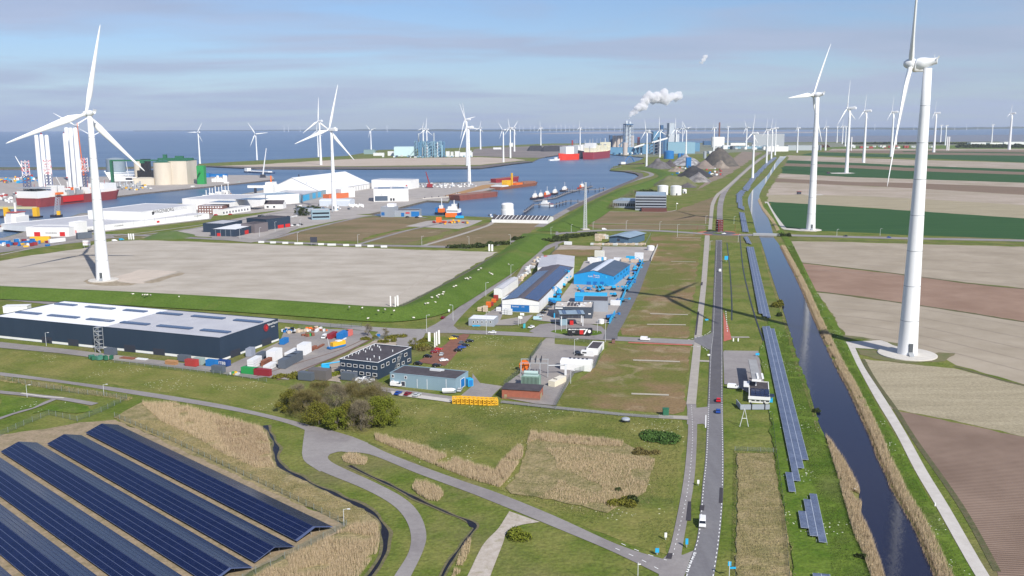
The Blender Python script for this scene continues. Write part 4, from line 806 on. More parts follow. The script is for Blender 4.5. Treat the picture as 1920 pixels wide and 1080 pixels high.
def shrub(px,py,hgt,rx,ry,m,label,group=None,rz=0,n=500,leaf=.3,name='shrub',cat='shrub'):
 rs = random.Random(int(px * 7 + py)); t = empty(name,G(px,py),rz,label,cat,group); vs = []; fs = []
 lump = [(rs.uniform(-.7,.7) * rx,rs.uniform(-.7,.7) * ry,rs.uniform(.5,1) * hgt) for _ in range(max(5,int(max(rx,ry) * 1.2)))]
 for _ in range(n):
  lx,ly,lh = rs.choice(lump); a = rs.uniform(0,6.283); q = rs.random() ** .5; mx_ = min(rx,ry) * .8
  p = Vector((lx + math.cos(a) * q * mx_,ly + math.sin(a) * q * mx_,lh * math.sqrt(max(0,1 - q * q)) * rs.uniform(.35,1))); s_ = leaf * rs.uniform(.6,1.3)
  e = Vector((rs.gauss(0,1),rs.gauss(0,1),rs.gauss(0,.7))).normalized(); f_ = e.cross(Vector((rs.gauss(0,1),rs.gauss(0,1),rs.gauss(0,1)))).normalized(); k = len(vs)
  vs += [p - e * s_,p + f_ * s_ * .8,p + e * s_,p - f_ * s_ * .8]; fs.append((k,k + 1,k + 2,k + 3))
 mb = MB(); mb.add(vs,fs); mb.build('foliage',m,t)
 st = MB()
 for lx,ly,lh in lump[:5]: st.cyl((lx * .6,ly * .6,0),(lx,ly,lh * .6),.07,.03,4)
 st.build('stems',m_bark,t); return t
shrub(1458,574,4.5,3.4,3.0,mf_olive,'round olive bush on the canal bank near the blade shadow',n=1500,leaf=.45)
shrub(1462,592,2.5,1.4,2.5,mf_dark,'low dark bush at the water edge below the round bush',n=500)
shrub(1472,443,4,9,3,mf_dark,'dark bush beside the canal bridge',n=900,leaf=.6)
shrub(973,1005,3.2,3.0,2.6,mf_fresh,'single green bush beside the dirt track',n=1500,leaf=.3)
shrub(1232,822,2.0,7.5,5,M('nettle',(0.05,0.11,0.016),.9),'wide lush green thicket left of the service road',n=3500,leaf=.35)
shrub(1160,945,2.2,5,2.2,mf_olive,'dark green bush in the dry grass patch',n=1800,leaf=.3)
shrub(1187,942,2.6,1.8,1.8,mf_dark,'small dark bush right of the long bush in the dry patch',n=800,leaf=.3)
shrub(1160,920,1.3,1.4,1,mf_dark,'tiny dark bush above the long bush in the dry patch',n=400,leaf=.25)
shrub(1212,848,1.5,5,2.2,mf_brown,'brown scrub at the corner of the dry patch',n=1300,leaf=.3)
shrub(1530,772,1.5,1.2,1.8,mf_dark,'small tuft of green on the left canal edge',n=300)
shrub(1617,1046,1.6,1.5,1.2,mf_dark,'little dark bush in the left canal reeds',n=400)
for px,py,rx,ry,lab,mm in ((535,706,6,2.4,'olive hedge at the end of the storage yard',mf_olive),(560,708,6,2.2,'olive hedge right of the maroon container',mf_olive),(632,703,3.5,2.2,'yellow green hedge by the dark offices',mf_fresh),(692,636,5,2,'hedge by the company entrance',mf_olive),
        (727,641,6,1.8,'trimmed hedge in front of the entrance planting',mf_olive),(741,633,7,3,'loose shrubs on the entrance island',mf_olive),(785,650,5,3,'garden shrubs beside the entrance flags',mf_olive),(800,655,5,2.5,'low shrubs behind the brick car park',mf_brown),(790,640,5,2,'shrubs near the tall white sign',mf_olive)):
 shrub(px,py,1.8,rx,ry,mm,lab,'hedges and shrubs at the company gates',rz=.3,n=900,leaf=.35)
tree(691,630,6.5,2.4,mf_grey,'slender bare tree at the company entrance',dens=.5,twig=True,leaf=.6); tree(722,634,5,2.2,mf_brown,'second slender tree at the company entrance',dens=.4,twig=True,leaf=.6); tree(777,655,6,3,mf_olive,'loosely leafed tree behind the dark offices',dens=.5)
for i,(px,py,rx,lab) in enumerate(((862,464,14,'dark hedge left part along the crossing road'),(885,464,14,'dark hedge middle part along the crossing road'),(908,461,14,'dark hedge right part along the crossing road'),(935,458,14,'thin hedge climbing towards the dike'),(1040,452,18,'dark hedge left part behind the timber shed lane'),(1062,446,18,'dark hedge middle part behind the timber shed lane'),(1085,443,18,'dark hedge right part behind the timber shed lane'),(1105,441,12,'hedge end near the lattice mast'),(975,449,10,'dark scrub at the dike crossing'))):
 shrub(px,py,3.5,rx,4,mf_dark,lab,'dark hedges along the crossing road',rz=.15 if px < 950 else .35,n=1100,leaf=.8)
for i,(px,py) in enumerate(((562,402),(570,404),(578,402),(587,401),(595,403))):
 tree(px,py,10,7,mf_dark,('leftmost','second','third','fourth','rightmost')[i] + ' dark tree of the row by the grey office block','dark trees by the grey office block',.7,1.3,seed=i)
for i,(px,py,h_,r_) in enumerate(((1160,386,9,10),(1170,380,9,11),(1180,374,10,11),(1150,392,7,8),(1188,368,9,10))):
 tree(px,py,h_,r_,mf_grey,('front','second','middle','lowest left','furthest')[i] + ' pale bare tree beside the grey port office','pale bare trees beside the port office',.7,1.5,seed=i,twig=True,low=.02)
for i,(px,py) in enumerate(((1200,362),(1212,360),(1222,362))): shrub(px,py,5,12,7,mf_dark,('left','middle','right')[i] + ' dark scrub behind the white tanks','dark scrub behind the white tanks',n=900,leaf=1.2)
rs = random.Random(9)
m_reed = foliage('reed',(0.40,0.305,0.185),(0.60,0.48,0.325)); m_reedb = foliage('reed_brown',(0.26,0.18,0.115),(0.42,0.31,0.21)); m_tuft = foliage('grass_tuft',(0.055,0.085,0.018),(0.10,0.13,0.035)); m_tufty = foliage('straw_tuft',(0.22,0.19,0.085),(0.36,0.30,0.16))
def poly_sampler(P,rs):
 tri = tessellate_polygon([P]); ar = []; tot = 0
 for t in tri: tot += abs((P[t[1]] - P[t[0]]).cross(P[t[2]] - P[t[0]]).z) / 2; ar.append(tot)
 def f():
  x = rs.random() * tot; lo = 0
  while ar[lo] < x: lo += 1
  a,b,c = (P[k] for k in tri[lo]); u_,v_ = rs.random(),rs.random()
  if u_ + v_ > 1: u_,v_ = 1 - u_,1 - v_
  return a + (b - a) * u_ + (c - a) * v_
 return f,tot
def reeds(label,poly,dens,hgt,m,wd=.16,lean=.25,name='reeds',maxn=26000,clump=0.0):
 P = [G(*p) if not isinstance(p,Vector) else p for p in poly]; rs = random.Random(len(label)); f,area = poly_sampler(P,rs); n = min(int(maxn * 2.0),int(area * dens * 2.1)); wd *= .5; vs = []; fs = []
 for i in range(n):
  p = f()
  if mn.noise(p * (clump or .16) + Vector((3,1,0))) < (-0.22 if clump else -.36): continue
  h_ = hgt * rs.uniform(.45,1.1) * (.85 + .3 * mn.noise(p * .25)); a = rs.uniform(0,6.283); dx,dy = math.cos(a) * wd * .5,math.sin(a) * wd * .5
  tx,ty = rs.gauss(.1,.5) * lean * h_,rs.gauss(0,.5) * lean * h_; k = 3 * len(fs)
  vs += [(p.x - dx,p.y - dy,0),(p.x + dx,p.y + dy,0),(p.x + tx,p.y + ty,h_)]; fs.append((k,k + 1,k + 2))
 mb = MB(); mb.add(vs,fs); o = mb.build(name,m); tag(o,kind='stuff'); o['label'] = label; return o
def strip_poly(A,B): return A + list(reversed(B))
def offs(line,d0,d1,k=3):
 C = smooth_line([G(*p) for p in line],k); A = []; B = []
 for i,p in enumerate(C):
  d = (C[min(i + 1,len(C) - 1)] - C[max(i - 1,0)]).normalized(); nn = Vector((-d.y,d.x,0)); A.append(p + nn * d0); B.append(p + nn * d1)
 return A + list(reversed(B))
CRn = [p for p in CR if p[1] > 448]; CLn = [p for p in CL if 448 < p[1] < 812]
reeds('tan reed fringe along the right canal bank',offs(CRn,-.8,-4.2),9,2.4,m_reed,.2,maxn=30000)
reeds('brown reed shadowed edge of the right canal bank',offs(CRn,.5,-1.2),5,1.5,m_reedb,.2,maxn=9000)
reeds('thick tan reeds on the near left canal bank',[(1547,818),(1556,826),(1580,862),(1597,890),(1611,918),(1616,948),(1613,968),(1631,1000),(1658,1080),(1668,1120),(1640,1120),(1632,1080),(1618,1040),(1600,1000),(1584,945),(1568,885)],16,2.3,m_reed,.2)
reeds('thin dry grass along the left canal edge',offs(CLn,.4,2.0),3,.8,m_tufty,.25,maxn=9000)
reeds('tan reed fringe beyond the bridge on the right canal bank',[(1424,372),(1432,390),(1450,412),(1462,432),(1456,433),(1446,415),(1430,394),(1421,376)],2,2.2,m_reed,.35,maxn=8000)
reeds('tall brown reed bed between solar park and ditch',[(265,756),(330,757),(425,785),(486,802),(500,815),(508,838),(508,862),(515,876),(480,878),(420,852),(350,812),(300,790)],7,2.4,m_reed,.2,maxn=26000)
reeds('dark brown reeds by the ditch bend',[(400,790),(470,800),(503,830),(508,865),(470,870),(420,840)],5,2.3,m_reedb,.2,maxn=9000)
reeds('brown reed bed at the bottom near the ditch',[(470,1090),(540,1045),(610,1012),(660,985),(706,982),(713,1005),(708,1035),(688,1062),(660,1100),(560,1120)],11,2.2,m_reed,.17,maxn=30000)
reeds('straw coloured grass tufts between fence and reeds',[(218,785),(300,790),(350,812),(420,852),(480,880),(520,884),(600,922),(688,962),(700,980),(650,982),(500,912),(350,842)],6,.7,m_tufty,.3,maxn=24000)
reeds('diagonal tan reed belt beside the country road',[(702,816),(780,835),(855,862),(928,884),(938,868),(960,847),(972,836),(982,842),(980,858),(955,895),(938,914),(880,898),(800,866),(704,825)],14,2.2,m_reed,.2,maxn=26000)
reeds('tan reed belt behind the dry patch',[(995,810),(1060,817),(1110,822),(1170,829),(1166,838),(1110,836),(1060,832),(1000,826),(988,832)],10,2.0,m_reed,.2,maxn=14000)
reeds('dry tan reeds filling the square patch',[(1022,842),(1085,837),(1122,847),(1229,861),(1222,890),(1210,922),(1135,960),(1097,947),(1010,932),(1045,910),(1042,860)],6,1.2,m_reed,.22,maxn=26000,clump=.07)
reeds('oval patch of tan reeds on the loop road island',[(640,858),(652,851),(675,853),(690,862),(684,872),(660,870),(645,866)],14,1.6,m_reed,.2)
reeds('second oval patch of tan reeds beside the island ditch',[(772,915),(780,905),(800,906),(826,918),(832,930),(820,940),(800,937),(782,926)],14,2.2,m_reed,.2)
reeds('tan reeds beside the ditch at the dirt track',[(862,1040),(874,1015),(884,1010),(880,1035),(862,1075),(846,1085)],12,1.6,m_reed,.2)
reeds('pale dry reeds along the strip left edge',[(0,706),(120,724),(250,746),(240,752),(120,733),(0,715)],6,1.0,m_tufty,.3,maxn=9000)
reeds('dry grass tufts in the strip east of the main road',[(1384,850),(1450,850),(1458,900),(1478,1000),(1484,1090),(1380,1090),(1383,960)],2.5,.7,m_tufty,.3,maxn=22000)
reeds('sparse straw tufts thinning out around the roadside dry strip',[(1376,838),(1456,838),(1466,900),(1486,1000),(1494,1090),(1372,1090),(1374,960)],1.6,.6,m_tufty,.3,maxn=9000,clump=.3)
reeds('sparse straw tufts thinning out around the square dry patch',[(985,806),(1180,824),(1245,856),(1225,940),(1150,975),(1080,962),(960,930),(940,918)],1.2,.5,m_tufty,.3,maxn=11000,clump=.25)
reeds('rough grass tufts on the canal bank',[(1460,640),(1476,612),(1515,735),(1545,825),(1600,960),(1632,1080),(1560,1090),(1555,1010),(1530,920),(1512,880),(1508,830)],5,.5,m_tuft,.3,maxn=26000)
reeds('rough grass tufts between the bank reeds and concrete track',offs([(1790,1090),(1755,1010),(1712,925),(1660,830),(1620,745),(1560,630),(1520,560),(1482,460)],2.5,-3),4,.5,m_tuft,.3,maxn=22000)
reeds('rough meadow tufts behind the country road',[(560,760),(720,750),(940,765),(1180,782),(1280,790),(1270,900),(1255,1030),(1050,962),(970,925),(990,850),(860,855),(720,815)],1.6,.45,m_tuft,.3,maxn=26000,clump=.05)
m_wool = M('wool',(0.72,0.69,0.60),.95); m_sk = M('sheep_face',(0.25,0.22,0.2),.9)
sb = MB(); sb.lathe([(.02,-.62),(.26,-.55),(.36,-.2),(.37,.2),(.28,.55),(.02,.64)],8)
sb.v = [(x,-z,.72 + y * .9) for x,y,z in sb.v]; me_sb = sb.mesh('body',m_wool)
sh = MB(); sh.cyl((0,-.5,.85),(0,-.8,1.02),.15,.12,6); sh.cyl((0,-.75,1.02),(0,-1.02,.88),.12,.06,6); me_sh = sh.mesh('head',m_sk)
sl_ = MB(); sl_.cyl((0,0,0),(0,0,.5),.045,.06,5); me_sl = sl_.mesh('leg',m_sk)
DC = smooth_line([G(*p) for p in DIKE],8)
def dike_z(p):
 best = (1e9,0)
 for a,b in zip(DC[:-1],DC[1:]):
  ab = b - a; t = max(0,min(1,(p - a).dot(ab) / ab.length_squared)); q = a + ab * t; d = (p - q); d.z = 0
  if d.length < best[0]: best = (d.length,d.dot(Vector((-ab.y,ab.x,0)).normalized()))
 o = best[1]; pr = [(-19,0.3),(-14,1.0),(-3,4.6),(1.5,4.8),(10,1.2),(15,0.3)]
 for (x0,y0),(x1,y1) in zip(pr[:-1],pr[1:]):
  if x0 <= o <= x1: return y0 + (y1 - y0) * (o - x0) / (x1 - x0)
 return 0.2
sheep = [(q[0] / 4,420 + q[1] / 4) for q in ((505,510),(797,523),(985,533),(999,534),(1070,540),(1087,540),(1105,540),(1130,541),(1343,555),(40,512))] + \
 [(480 + q[0] / 4,420 + q[1] / 4) for q in ((700,633),(762,640),(782,634),(797,639),(905,650),(917,660),(955,647),(968,650),(983,657),(1035,660),(743,683),(757,684),(840,718),(1183,713),(1270,607),(1288,604),(1345,597),(1320,560),(1356,549),(1366,559),(1372,540),(1400,535),(1406,520),(1500,472),(1483,479),(1583,415),(1592,421),(1612,412),(1665,352),(1690,340),(1755,375),(1764,381),(1774,386),(1895,310))] + \
 [(840 + q[0] / 4,420 + q[1] / 4) for q in ((130,418),(147,420),(165,410),(230,352),(245,340),(310,372),(328,381))]
for i,(px,py) in enumerate(sheep):
 p = G(px,py)
 for _ in range(4): p = G(px,py,dike_z(p))
 t = empty('sheep',p,rs.uniform(0,6.28),'white sheep grazing on the green dike slope','sheep','sheep grazing on the dike'); t.scale = (1.25,1.25,1.25)
 link('body',me_sb,t); link('head',me_sh,t)
 for x,y in ((-.2,-.38),(.2,-.38),(-.2,.4),(.2,.4)): link('leg',me_sl,t,(x,y,0))
# ================================================================== buildings
def wallmat(name,c,rough=.6,rib=True):
 c2 = tuple(min(1,x * 1.06 + .002) for x in c)
 return M(name,c,rough,col2=c2,scale=.12,detail=8,lo=.4,hi=.6,stretch=(1,1,.25))
w_navy = wallmat('cladding_navy',(.020,.038,.068)); w_white = wallmat('cladding_white',(.74,.74,.73)); w_blue = wallmat('cladding_blue',(.008,.27,.60)); w_grey = wallmat('cladding_grey',(.30,.33,.38))
w_dark = wallmat('cladding_dark_grey',(.055,.070,.095)); w_lblue = wallmat('cladding_blue_grey',(.22,.32,.38)); w_brick = M('red_brick',(.36,.115,.070),.9,col2=(.29,.095,.06),scale=.8,bump=.01,bscale=6)
r_lgrey = M('roof_light_grey',(.52,.52,.54),.6,col2=(.45,.45,.48),scale=.08,detail=8); r_white = M('roof_white',(.84,.84,.85),.5,col2=(.78,.78,.80),scale=.1,detail=8); r_dark = M('roof_bitumen',(.050,.043,.050),.85,col2=(.080,.070,.078),scale=.3,detail=8)
r_blue = M('roof_slate_blue',(.055,.085,.13),.6,col2=(.075,.105,.155),scale=.1); r_blgrey = M('roof_blue_grey',(.28,.37,.44),.5,col2=(.24,.32,.40),scale=.1)
m_glass = M('window_glass',(.015,.02,.03),.1); m_sky = M('skylight',(.05,.085,.16),.2); m_fr = M('window_frame_white',(.78,.78,.78),.5); m_ddoor = M('roller_door_dark',(.035,.04,.06),.6); m_red = M('paint_red',(.55,.02,.02),.5); m_blued = M('door_blue',(.01,.14,.42),.5)
m_steel = M('steel_white',(.7,.72,.74),.5,metal=.2); m_orange = M('paint_orange',(.75,.16,.02),.6); m_yellow = M('paint_yellow',(.75,.42,.02),.6); m_green = M('paint_green',(.02,.28,.07),.6); m_greend = M('paint_dark_green',(.02,.13,.07),.6)
m_maroon = M('paint_maroon',(.25,.02,.03),.6); m_cream = M('paint_cream',(.72,.66,.52),.6); m_black = M('black_paint',(.015,.015,.018),.5); m_bluep = M('paint_blue',(.01,.16,.45),.5); m_cyan = M('machine_cyan',(.02,.38,.68),.45); m_rust = M('rust',(.28,.10,.055),.9,col2=(.20,.075,.045),scale=.4)
m_redp = M('paint_ship_red',(.42,.045,.040),.5,col2=(.34,.05,.045),scale=.1); m_lb = M('paint_pale_blue',(.36,.56,.66),.6); m_mb = M('paint_mid_blue',(.10,.30,.44),.6)
def text(parent,s,size,loc,rot,m,name='lettering',ext=.02):
 cu = bpy.data.curves.new(name,'FONT'); cu.body = s; cu.size = size; cu.extrude = ext; cu.align_x = 'CENTER'; cu.align_y = 'CENTER'; cu.materials.append(m)
 tmp = bpy.data.objects.new('tmp_text',cu); me = bpy.data.meshes.new_from_object(tmp); bpy.data.objects.remove(tmp)
 if not me.materials: me.materials.append(m)
 me.name = name; return link(name,me,parent,loc,rot)
class Bld:
 """rectangular building; pts = two front corners and one back corner (pixels) on the plane z"""
 def __init__(s,name,label,cat,pts,h,wall,roof,z=0.0,kind='flat',ridge=0,over=.25,adj='B',group=None,parapet=.5,depth=None,length=None,wallname='wall'):
  A,B,C = (G(p[0],p[1],z) for p in pts); s.u = (B - A).normalized(); s.v = Vector((-s.u.y,s.u.x,0)); s.L = length or (B - A).length
  q = C - (B if adj == 'B' else A); s.D = depth or abs(q.dot(s.v)); s.h = h; s.A = Vector((A.x,A.y,0))
  s.t = empty(name,s.A,math.atan2(s.u.y,s.u.x),label,cat,group); L,D = s.L,s.D
  mb = MB()
  if kind == 'flat':
   mb.box(0,0,-.4,L,D,h); mb.build(wallname,wall,s.t)
   rb = MB(); rb.box(-.05,-.05,h,L + .05,D + .05,h + .05)
   rb.build('roof',roof,s.t)
   if parapet:
    pb = MB(); k = .25
    pb.box(-.08,-.08,h + .003,L + .08,k,h + parapet); pb.box(-.08,D - k,h + .003,L + .08,D + .08,h + parapet); pb.box(-.08,k,h + .003,k,D - k,h + parapet); pb.box(L - k,k,h + .003,L + .08,D - k,h + parapet); pb.build('parapet',wall,s.t)
  elif kind in ('gx','gy'):       # gable,ridge along x or along y
   if kind == 'gx':
    mb.add([(0,0,-.4),(0,D,-.4),(0,D,h),(0,D / 2,h + ridge),(0,0,h),(L,0,-.4),(L,D,-.4),(L,D,h),(L,D / 2,h + ridge),(L,0,h)],[(0,4,3,2,1),(5,6,7,8,9),(0,5,9,4),(1,2,7,6)])
    R1 = [(-over,-over,h - .02 + .05),(L + over,-over,h + .03),(L + over,D / 2,h + ridge + .05),(-over,D / 2,h + ridge + .05)]; R2 = [(-over,D / 2,h + ridge + .05),(L + over,D / 2,h + ridge + .05),(L + over,D + over,h + .03),(-over,D + over,h + .03)]
   else:
    mb.add([(0,0,-.4),(L,0,-.4),(L,0,h),(L / 2,0,h + ridge),(0,0,h),(0,D,-.4),(L,D,-.4),(L,D,h),(L / 2,D,h + ridge),(0,D,h)],[(0,1,2,3,4),(5,9,8,7,6),(0,4,9,5),(1,6,7,2)])
    R1 = [(-over,-over,h + .03),(L / 2,-over,h + ridge + .05),(L / 2,D + over,h + ridge + .05),(-over,D + over,h + .03)]; R2 = [(L / 2,-over,h + ridge + .05),(L + over,-over,h + .03),(L + over,D + over,h + .03),(L / 2,D + over,h + ridge + .05)]
   mb.build(wallname,wall,s.t)
   for Q in (R1,R2):
    rb = MB(); rb.add(Q + [(x,y,zz - .12) for x,y,zz in Q],[(0,1,2,3),(7,6,5,4),(0,4,5,1),(1,5,6,2),(2,6,7,3),(3,7,4,0)]); rb.build('roof',roof,s.t)
  elif kind == 'arch':             # barrel,axis along x
   n = 12; pr = [(D / 2 - D / 2 * math.cos(math.pi * i / n),h + ridge * math.sin(math.pi * i / n)) for i in range(n + 1)]; prf = [(0,-.4)] + pr + [(D,-.4)]
   vs = [(0,y,zz) for y,zz in prf] + [(L,y,zz) for y,zz in prf]; k = len(prf)
   mb.add(vs,[(0,k,k + 1,1),(k - 2,2 * k - 2,2 * k - 1,k - 1),tuple(range(k - 1,-1,-1))[::-1],tuple(range(2 * k - 1,k - 1,-1))]); mb.build(wallname,wall,s.t)
   rb = MB(); rb.add([(-.1,y,zz + .03) for y,zz in pr] + [(L + .1,y,zz + .03) for y,zz in pr],[(i,n + 1 + i,n + 2 + i,i + 1) for i in range(n)],True); rb.build('roof',roof,s.t)
 def W(s,x,y,z=0): return s.A + s.u * x + s.v * y + Vector((0,0,z))
 def onroof(s,px,py,z=None):
  q = G(px,py,s.h if z is None else z) - s.A; return q.dot(s.u),q.dot(s.v)
 def hit(s,px,py,side=None):       # facade coordinates under a pixel: front (y=0) or side (x=L / x=0)
  r = ray(px,py); n = s.v if side is None else s.u; o = s.A if side is None else (s.W(s.L,0) if side == 'R' else s.A)
  k = (o - Vector((0,0,H))).dot(n) / r.dot(n); p = Vector((0,0,H)) + r * k - s.A
  return (p.dot(s.u),p.z) if side is None else (p.dot(s.v),p.z)
 def fbox(s,name,px0,py0,px1,py1,m,side=None,dep=.06,fr=None,out=.03):
  a0,z0 = s.hit(px0,(py0 + py1) / 2,side); a1,_ = s.hit(px1,(py0 + py1) / 2,side); xm = (px0 + px1) / 2; _,z1 = s.hit(xm,py0,side); _,z0 = s.hit(xm,py1,side)
  return s.plate(name,min(a0,a1),max(0,z0),max(a0,a1),z1,m,side,dep,fr)
 def plate(s,name,a0,z0,a1,z1,m,side=None,dep=.06,fr=None):
  def mk(a0,z0,a1,z1,d,e):
   mb = MB()
   if side is None: mb.box(a0,-d,z0,a1,e,z1)
   elif side == 'R': mb.box(s.L - e,a0,z0,s.L + d,a1,z1)
   else: mb.box(-d,a0,z0,e,a1,z1)
   return mb
  if fr is not None:
   w_ = .16; f = MB()
   for q in ((a0,z0,a1,z0 + w_),(a0,z1 - w_,a1,z1),(a0,z0 + w_,a0 + w_,z1 - w_),(a1 - w_,z0 + w_,a1,z1 - w_)):
    k = mk(*q,dep + .05,.02); f.add(k.v,k.f)
   o = mk(a0 + w_,z0 + w_,a1 - w_,z1 - w_,dep,.02).build(name,m,s.t); f.build('frame',fr,o); return o
  return mk(a0,z0,a1,z1,dep,.02).build(name,m,s.t)
 def rbox(s,name,x,y,lx,ly,hz_,m,z=None,rz=0):
  z = s.h + .06 if z is None else z; mb = MB(); mb.box(x - lx / 2,y - ly / 2,z,x + lx / 2,y + ly / 2,z + hz_,rz); return mb.build(name,m,s.t)
 def sign(s,txt,px0,px1,py,m,side=None,k=1.0):
  a0,z = s.hit(px0,py,side); a1,_ = s.hit(px1,py,side); wd = abs(a1 - a0); n = max(1,len(txt))
  size = wd / (n * .52) * k; c = (a0 + a1) / 2
  if side is None: return text(s.t,txt,size,(c,-.12,z),(R(90),0,0),m)
  return text(s.t,txt,size,(s.L + .12,c,z),(R(90),0,R(90)),m)
hW = hz(412.5,677.5,634.5)
b = Bld('warehouse','huge navy warehouse with half white and half grey roof','warehouse',[(-12,594),(411.5,634.5),(525,599)],hW,w_navy,r_lgrey,z=hW,parapet=.35)
xs = b.onroof(195,613)[0]
mbx = MB(); mbx.box(.3,.3,hW + .055,xs,b.D - .3,hW + .12); mbx.build('white_roof_membrane',M('roof_membrane_white',(.88,.88,.88),.5),b.t)
for a0,y0,a1,y1 in ((415,600,575,617),(645,621,860,643),(930,646,1100,665),(130,661,300,684),(365,685,590,711),(662,712,842,738),(1185,667,1360,689),(1445,689,1680,717),(1762,719,1960,745),(915,736,1112,763),(1188,762,1435,793),(1518,793,1716,823)):
 xa,ya = b.onroof(a0 / 4,420 + y0 / 4 + 1); xb,yb = b.onroof(a1 / 4,420 + y1 / 4 - 1); ym = (ya + yb) / 2
 b.rbox('skylight',(xa + xb) / 2,ym,abs(xb - xa),3.2,.6,m_sky,z=hW + .1)
for q in ((315,848,390,912),(512,866,590,935),(932,908,1017,985),(1150,935,1237,1008)): b.fbox('roller_door',q[0] / 4,420 + q[1] / 4,q[2] / 4,420 + q[3] / 4,m_ddoor)
b.fbox('roller_door',432,655,451,674.5,m_ddoor,'R'); b.fbox('roller_door',491,634,509,649,m_ddoor,'R')
b.plate('plinth',0,0,b.L,1.2,w_white,dep=.02); b.plate('plinth',0,0,b.D,1.0,w_white,'R',dep=.02)
ya,za = b.hit(498.5,614.5,'R'); dk = MB(); dk.cyl((b.L + .02,ya,za),(b.L + .25,ya,za),1.9,1.9,20,smooth=False); dk.build('round_logo',m_maroon,b.t); dk = MB(); dk.cyl((b.L + .26,ya + .2,za),(b.L + .32,ya + .2,za),.8,.8,12,smooth=False); dk.build('logo_flame',m_red,b.t)
b.sign('BakenNoom',502,520,609,m_white,'R'); b.sign('industries',507,516,613.5,m_white,'R')
bm_ = empty('building_box',G(33,585),.1,'white flat building beyond the left end of the navy warehouse','building'); MB().box(-7,-3,0,7,3,4).build('wall',w_white,bm_); MB().box(-7.2,-3.2,4,7.2,3.2,4.2).build('roof',r_white,bm_)
st = empty('stair_tower',G(190.5,659),b.t.rotation_euler.z,'steel lattice stair tower against the navy warehouse','stair tower')
fm = MB(); hs = hW + 1.5
for x in (-1.5,1.5):
 for y in (-2.5,0.2): fm.box(x - .1,y - .1,-.3,x + .1,y + .1,hs)
fm.build('frame',m_galv,st)
for k in range(6):
 z = hs * (k + 1) / 6; p = MB(); p.box(-1.6,-2.6,z - .08,1.6,.3,z); p.build('landing',m_galv,st)
 z0 = hs * k / 6; f = MB(); sg = 1 if k % 2 else -1
 f.add([(-1.4 * sg,-2.4,z0),(-1.4 * sg,-1.6,z0),(1.4 * sg,-1.6,z),(1.4 * sg,-2.4,z),(-1.4 * sg,-2.4,z0 + .3),(-1.4 * sg,-1.6,z0 + .3),(1.4 * sg,-1.6,z + .3),(1.4 * sg,-2.4,z + .3)],[(4,5,6,7),(3,2,1,0),(0,1,5,4),(1,2,6,5),(2,3,7,6),(3,0,4,7)]); f.build('stair_flight',m_galv,st)
hH = hz(1010,586,565)
b = Bld('solar_hall','long white hall with dark blue solar roof and blue door','hall',[(941.5,562.5),(1010.5,565),(1075,501)],hH,w_white,M('roof_brown',(.10,.085,.095),.6),z=hH,kind='gy',ridge=1.8)
sp = MB(); sp.box(-.8,-.5,0,.8,.5,.05); me_sp = sp.mesh('roof_solar_panel',M('roof_solar_glass',(.020,.045,.130),.22,col2=(.028,.06,.16),scale=.3)); n_ = 0; rest = MB()
sl_ = math.atan2(1.8,b.L / 2)
for sd in (0,1):
 j = 0
 while 1.2 + j * 1.06 < b.D * (.97 if sd else .80):
  for i in range(int((b.L / 2 - 1.2) / 1.68)):
   d = .7 + (i + .5) * 1.68; x = d if sd == 0 else b.L - d; z = b.h + .16 + 1.8 * d / (b.L / 2); yy = 1.2 + j * 1.06; a_ = -sl_ if sd == 0 else sl_
   if n_ < 290: link('roof_solar_panel',me_sp,b.t,(x,yy,z),(0,a_,0))
   else:
    c,s__ = math.cos(a_),math.sin(a_); rest.add([(x + p * c,yy + q,z + .05 - p * s__) for p,q in ((-.8,-.5),(.8,-.5),(.8,.5),(-.8,.5))],[(0,1,2,3)])
   n_ += 1
  j += 1
tag(rest.build('remaining_solar_panels',MATS['roof_solar_glass'],b.t),kind='stuff')
b.fbox('sliding_door',958,572,992.5,585.5,m_blued); b.plate('facade_band',0,b.h * .60,b.L,b.h * .63,w_grey,dep=.04); b.sign('Bomhuul',960,973,574.5,m_white); b.sign('outlet',977,984,575,m_white)
hallA = b
b = Bld('grey_roof_hall','white hall with pale grey roof behind the solar hall','hall',[(1008,500.5),(1075,501),(1097,480)],hH * .97,w_white,r_lgrey,z=hH,kind='gy',ridge=1.5)
MB().box(2,b.D - 6,b.h + .3,8,b.D - 2,b.h + .6).build('red_roof_patch',m_red,b.t)
b = Bld('annex_shed','low white shed with grey roof left of the solar hall','shed',[(926,541),(941.5,541.6),(966,521)],6,w_white,r_lgrey,z=6,kind='gy',ridge=.8)
b = Bld('lean_to','narrow white lean to with white roof beside the solar hall','shed',[(940,560),(948,560.5),(990,520)],7,w_white,r_white,z=7,parapet=0)
hB = hz(1151,536.5,518)
b = Bld('blue_hall','bright blue hall with slate roof and pale skylight strip','hall',[(1076,514.5),(1150.5,518),(1167,495)],hB,w_blue,r_blue,z=hB,kind='gy',ridge=3.4)
mb = MB(); rr = 3.4; mb.add([(b.L / 2 - 2.6,0,b.h + rr - .32),(b.L / 2,0,b.h + rr + .16),(b.L / 2 + 2.6,0,b.h + rr - .32),(b.L / 2 - 2.6,b.D,b.h + rr - .32),(b.L / 2,b.D,b.h + rr + .16),(b.L / 2 + 2.6,b.D,b.h + rr - .32)],[(0,1,4,3),(1,2,5,4)]); mb.build('ridge_skylight',M('skylight_pale',(.62,.66,.72),.3),b.t)
b.sign('Collé',1101.5,1112,518,m_white); b.sign('RENTAL',1114,1125,516.8,m_white,k=.8); b.sign('SALES',1115,1125,520,m_white,k=.8); MB().box(b.L * .51 - .15,-.1,b.h - 1.8,b.L * .51 + .15,0,b.h + .8).build('sign_divider',m_orange,b.t)
for x in (1100,1112,1124): b.fbox('roller_door',x,528,x + 8,535,m_blued)
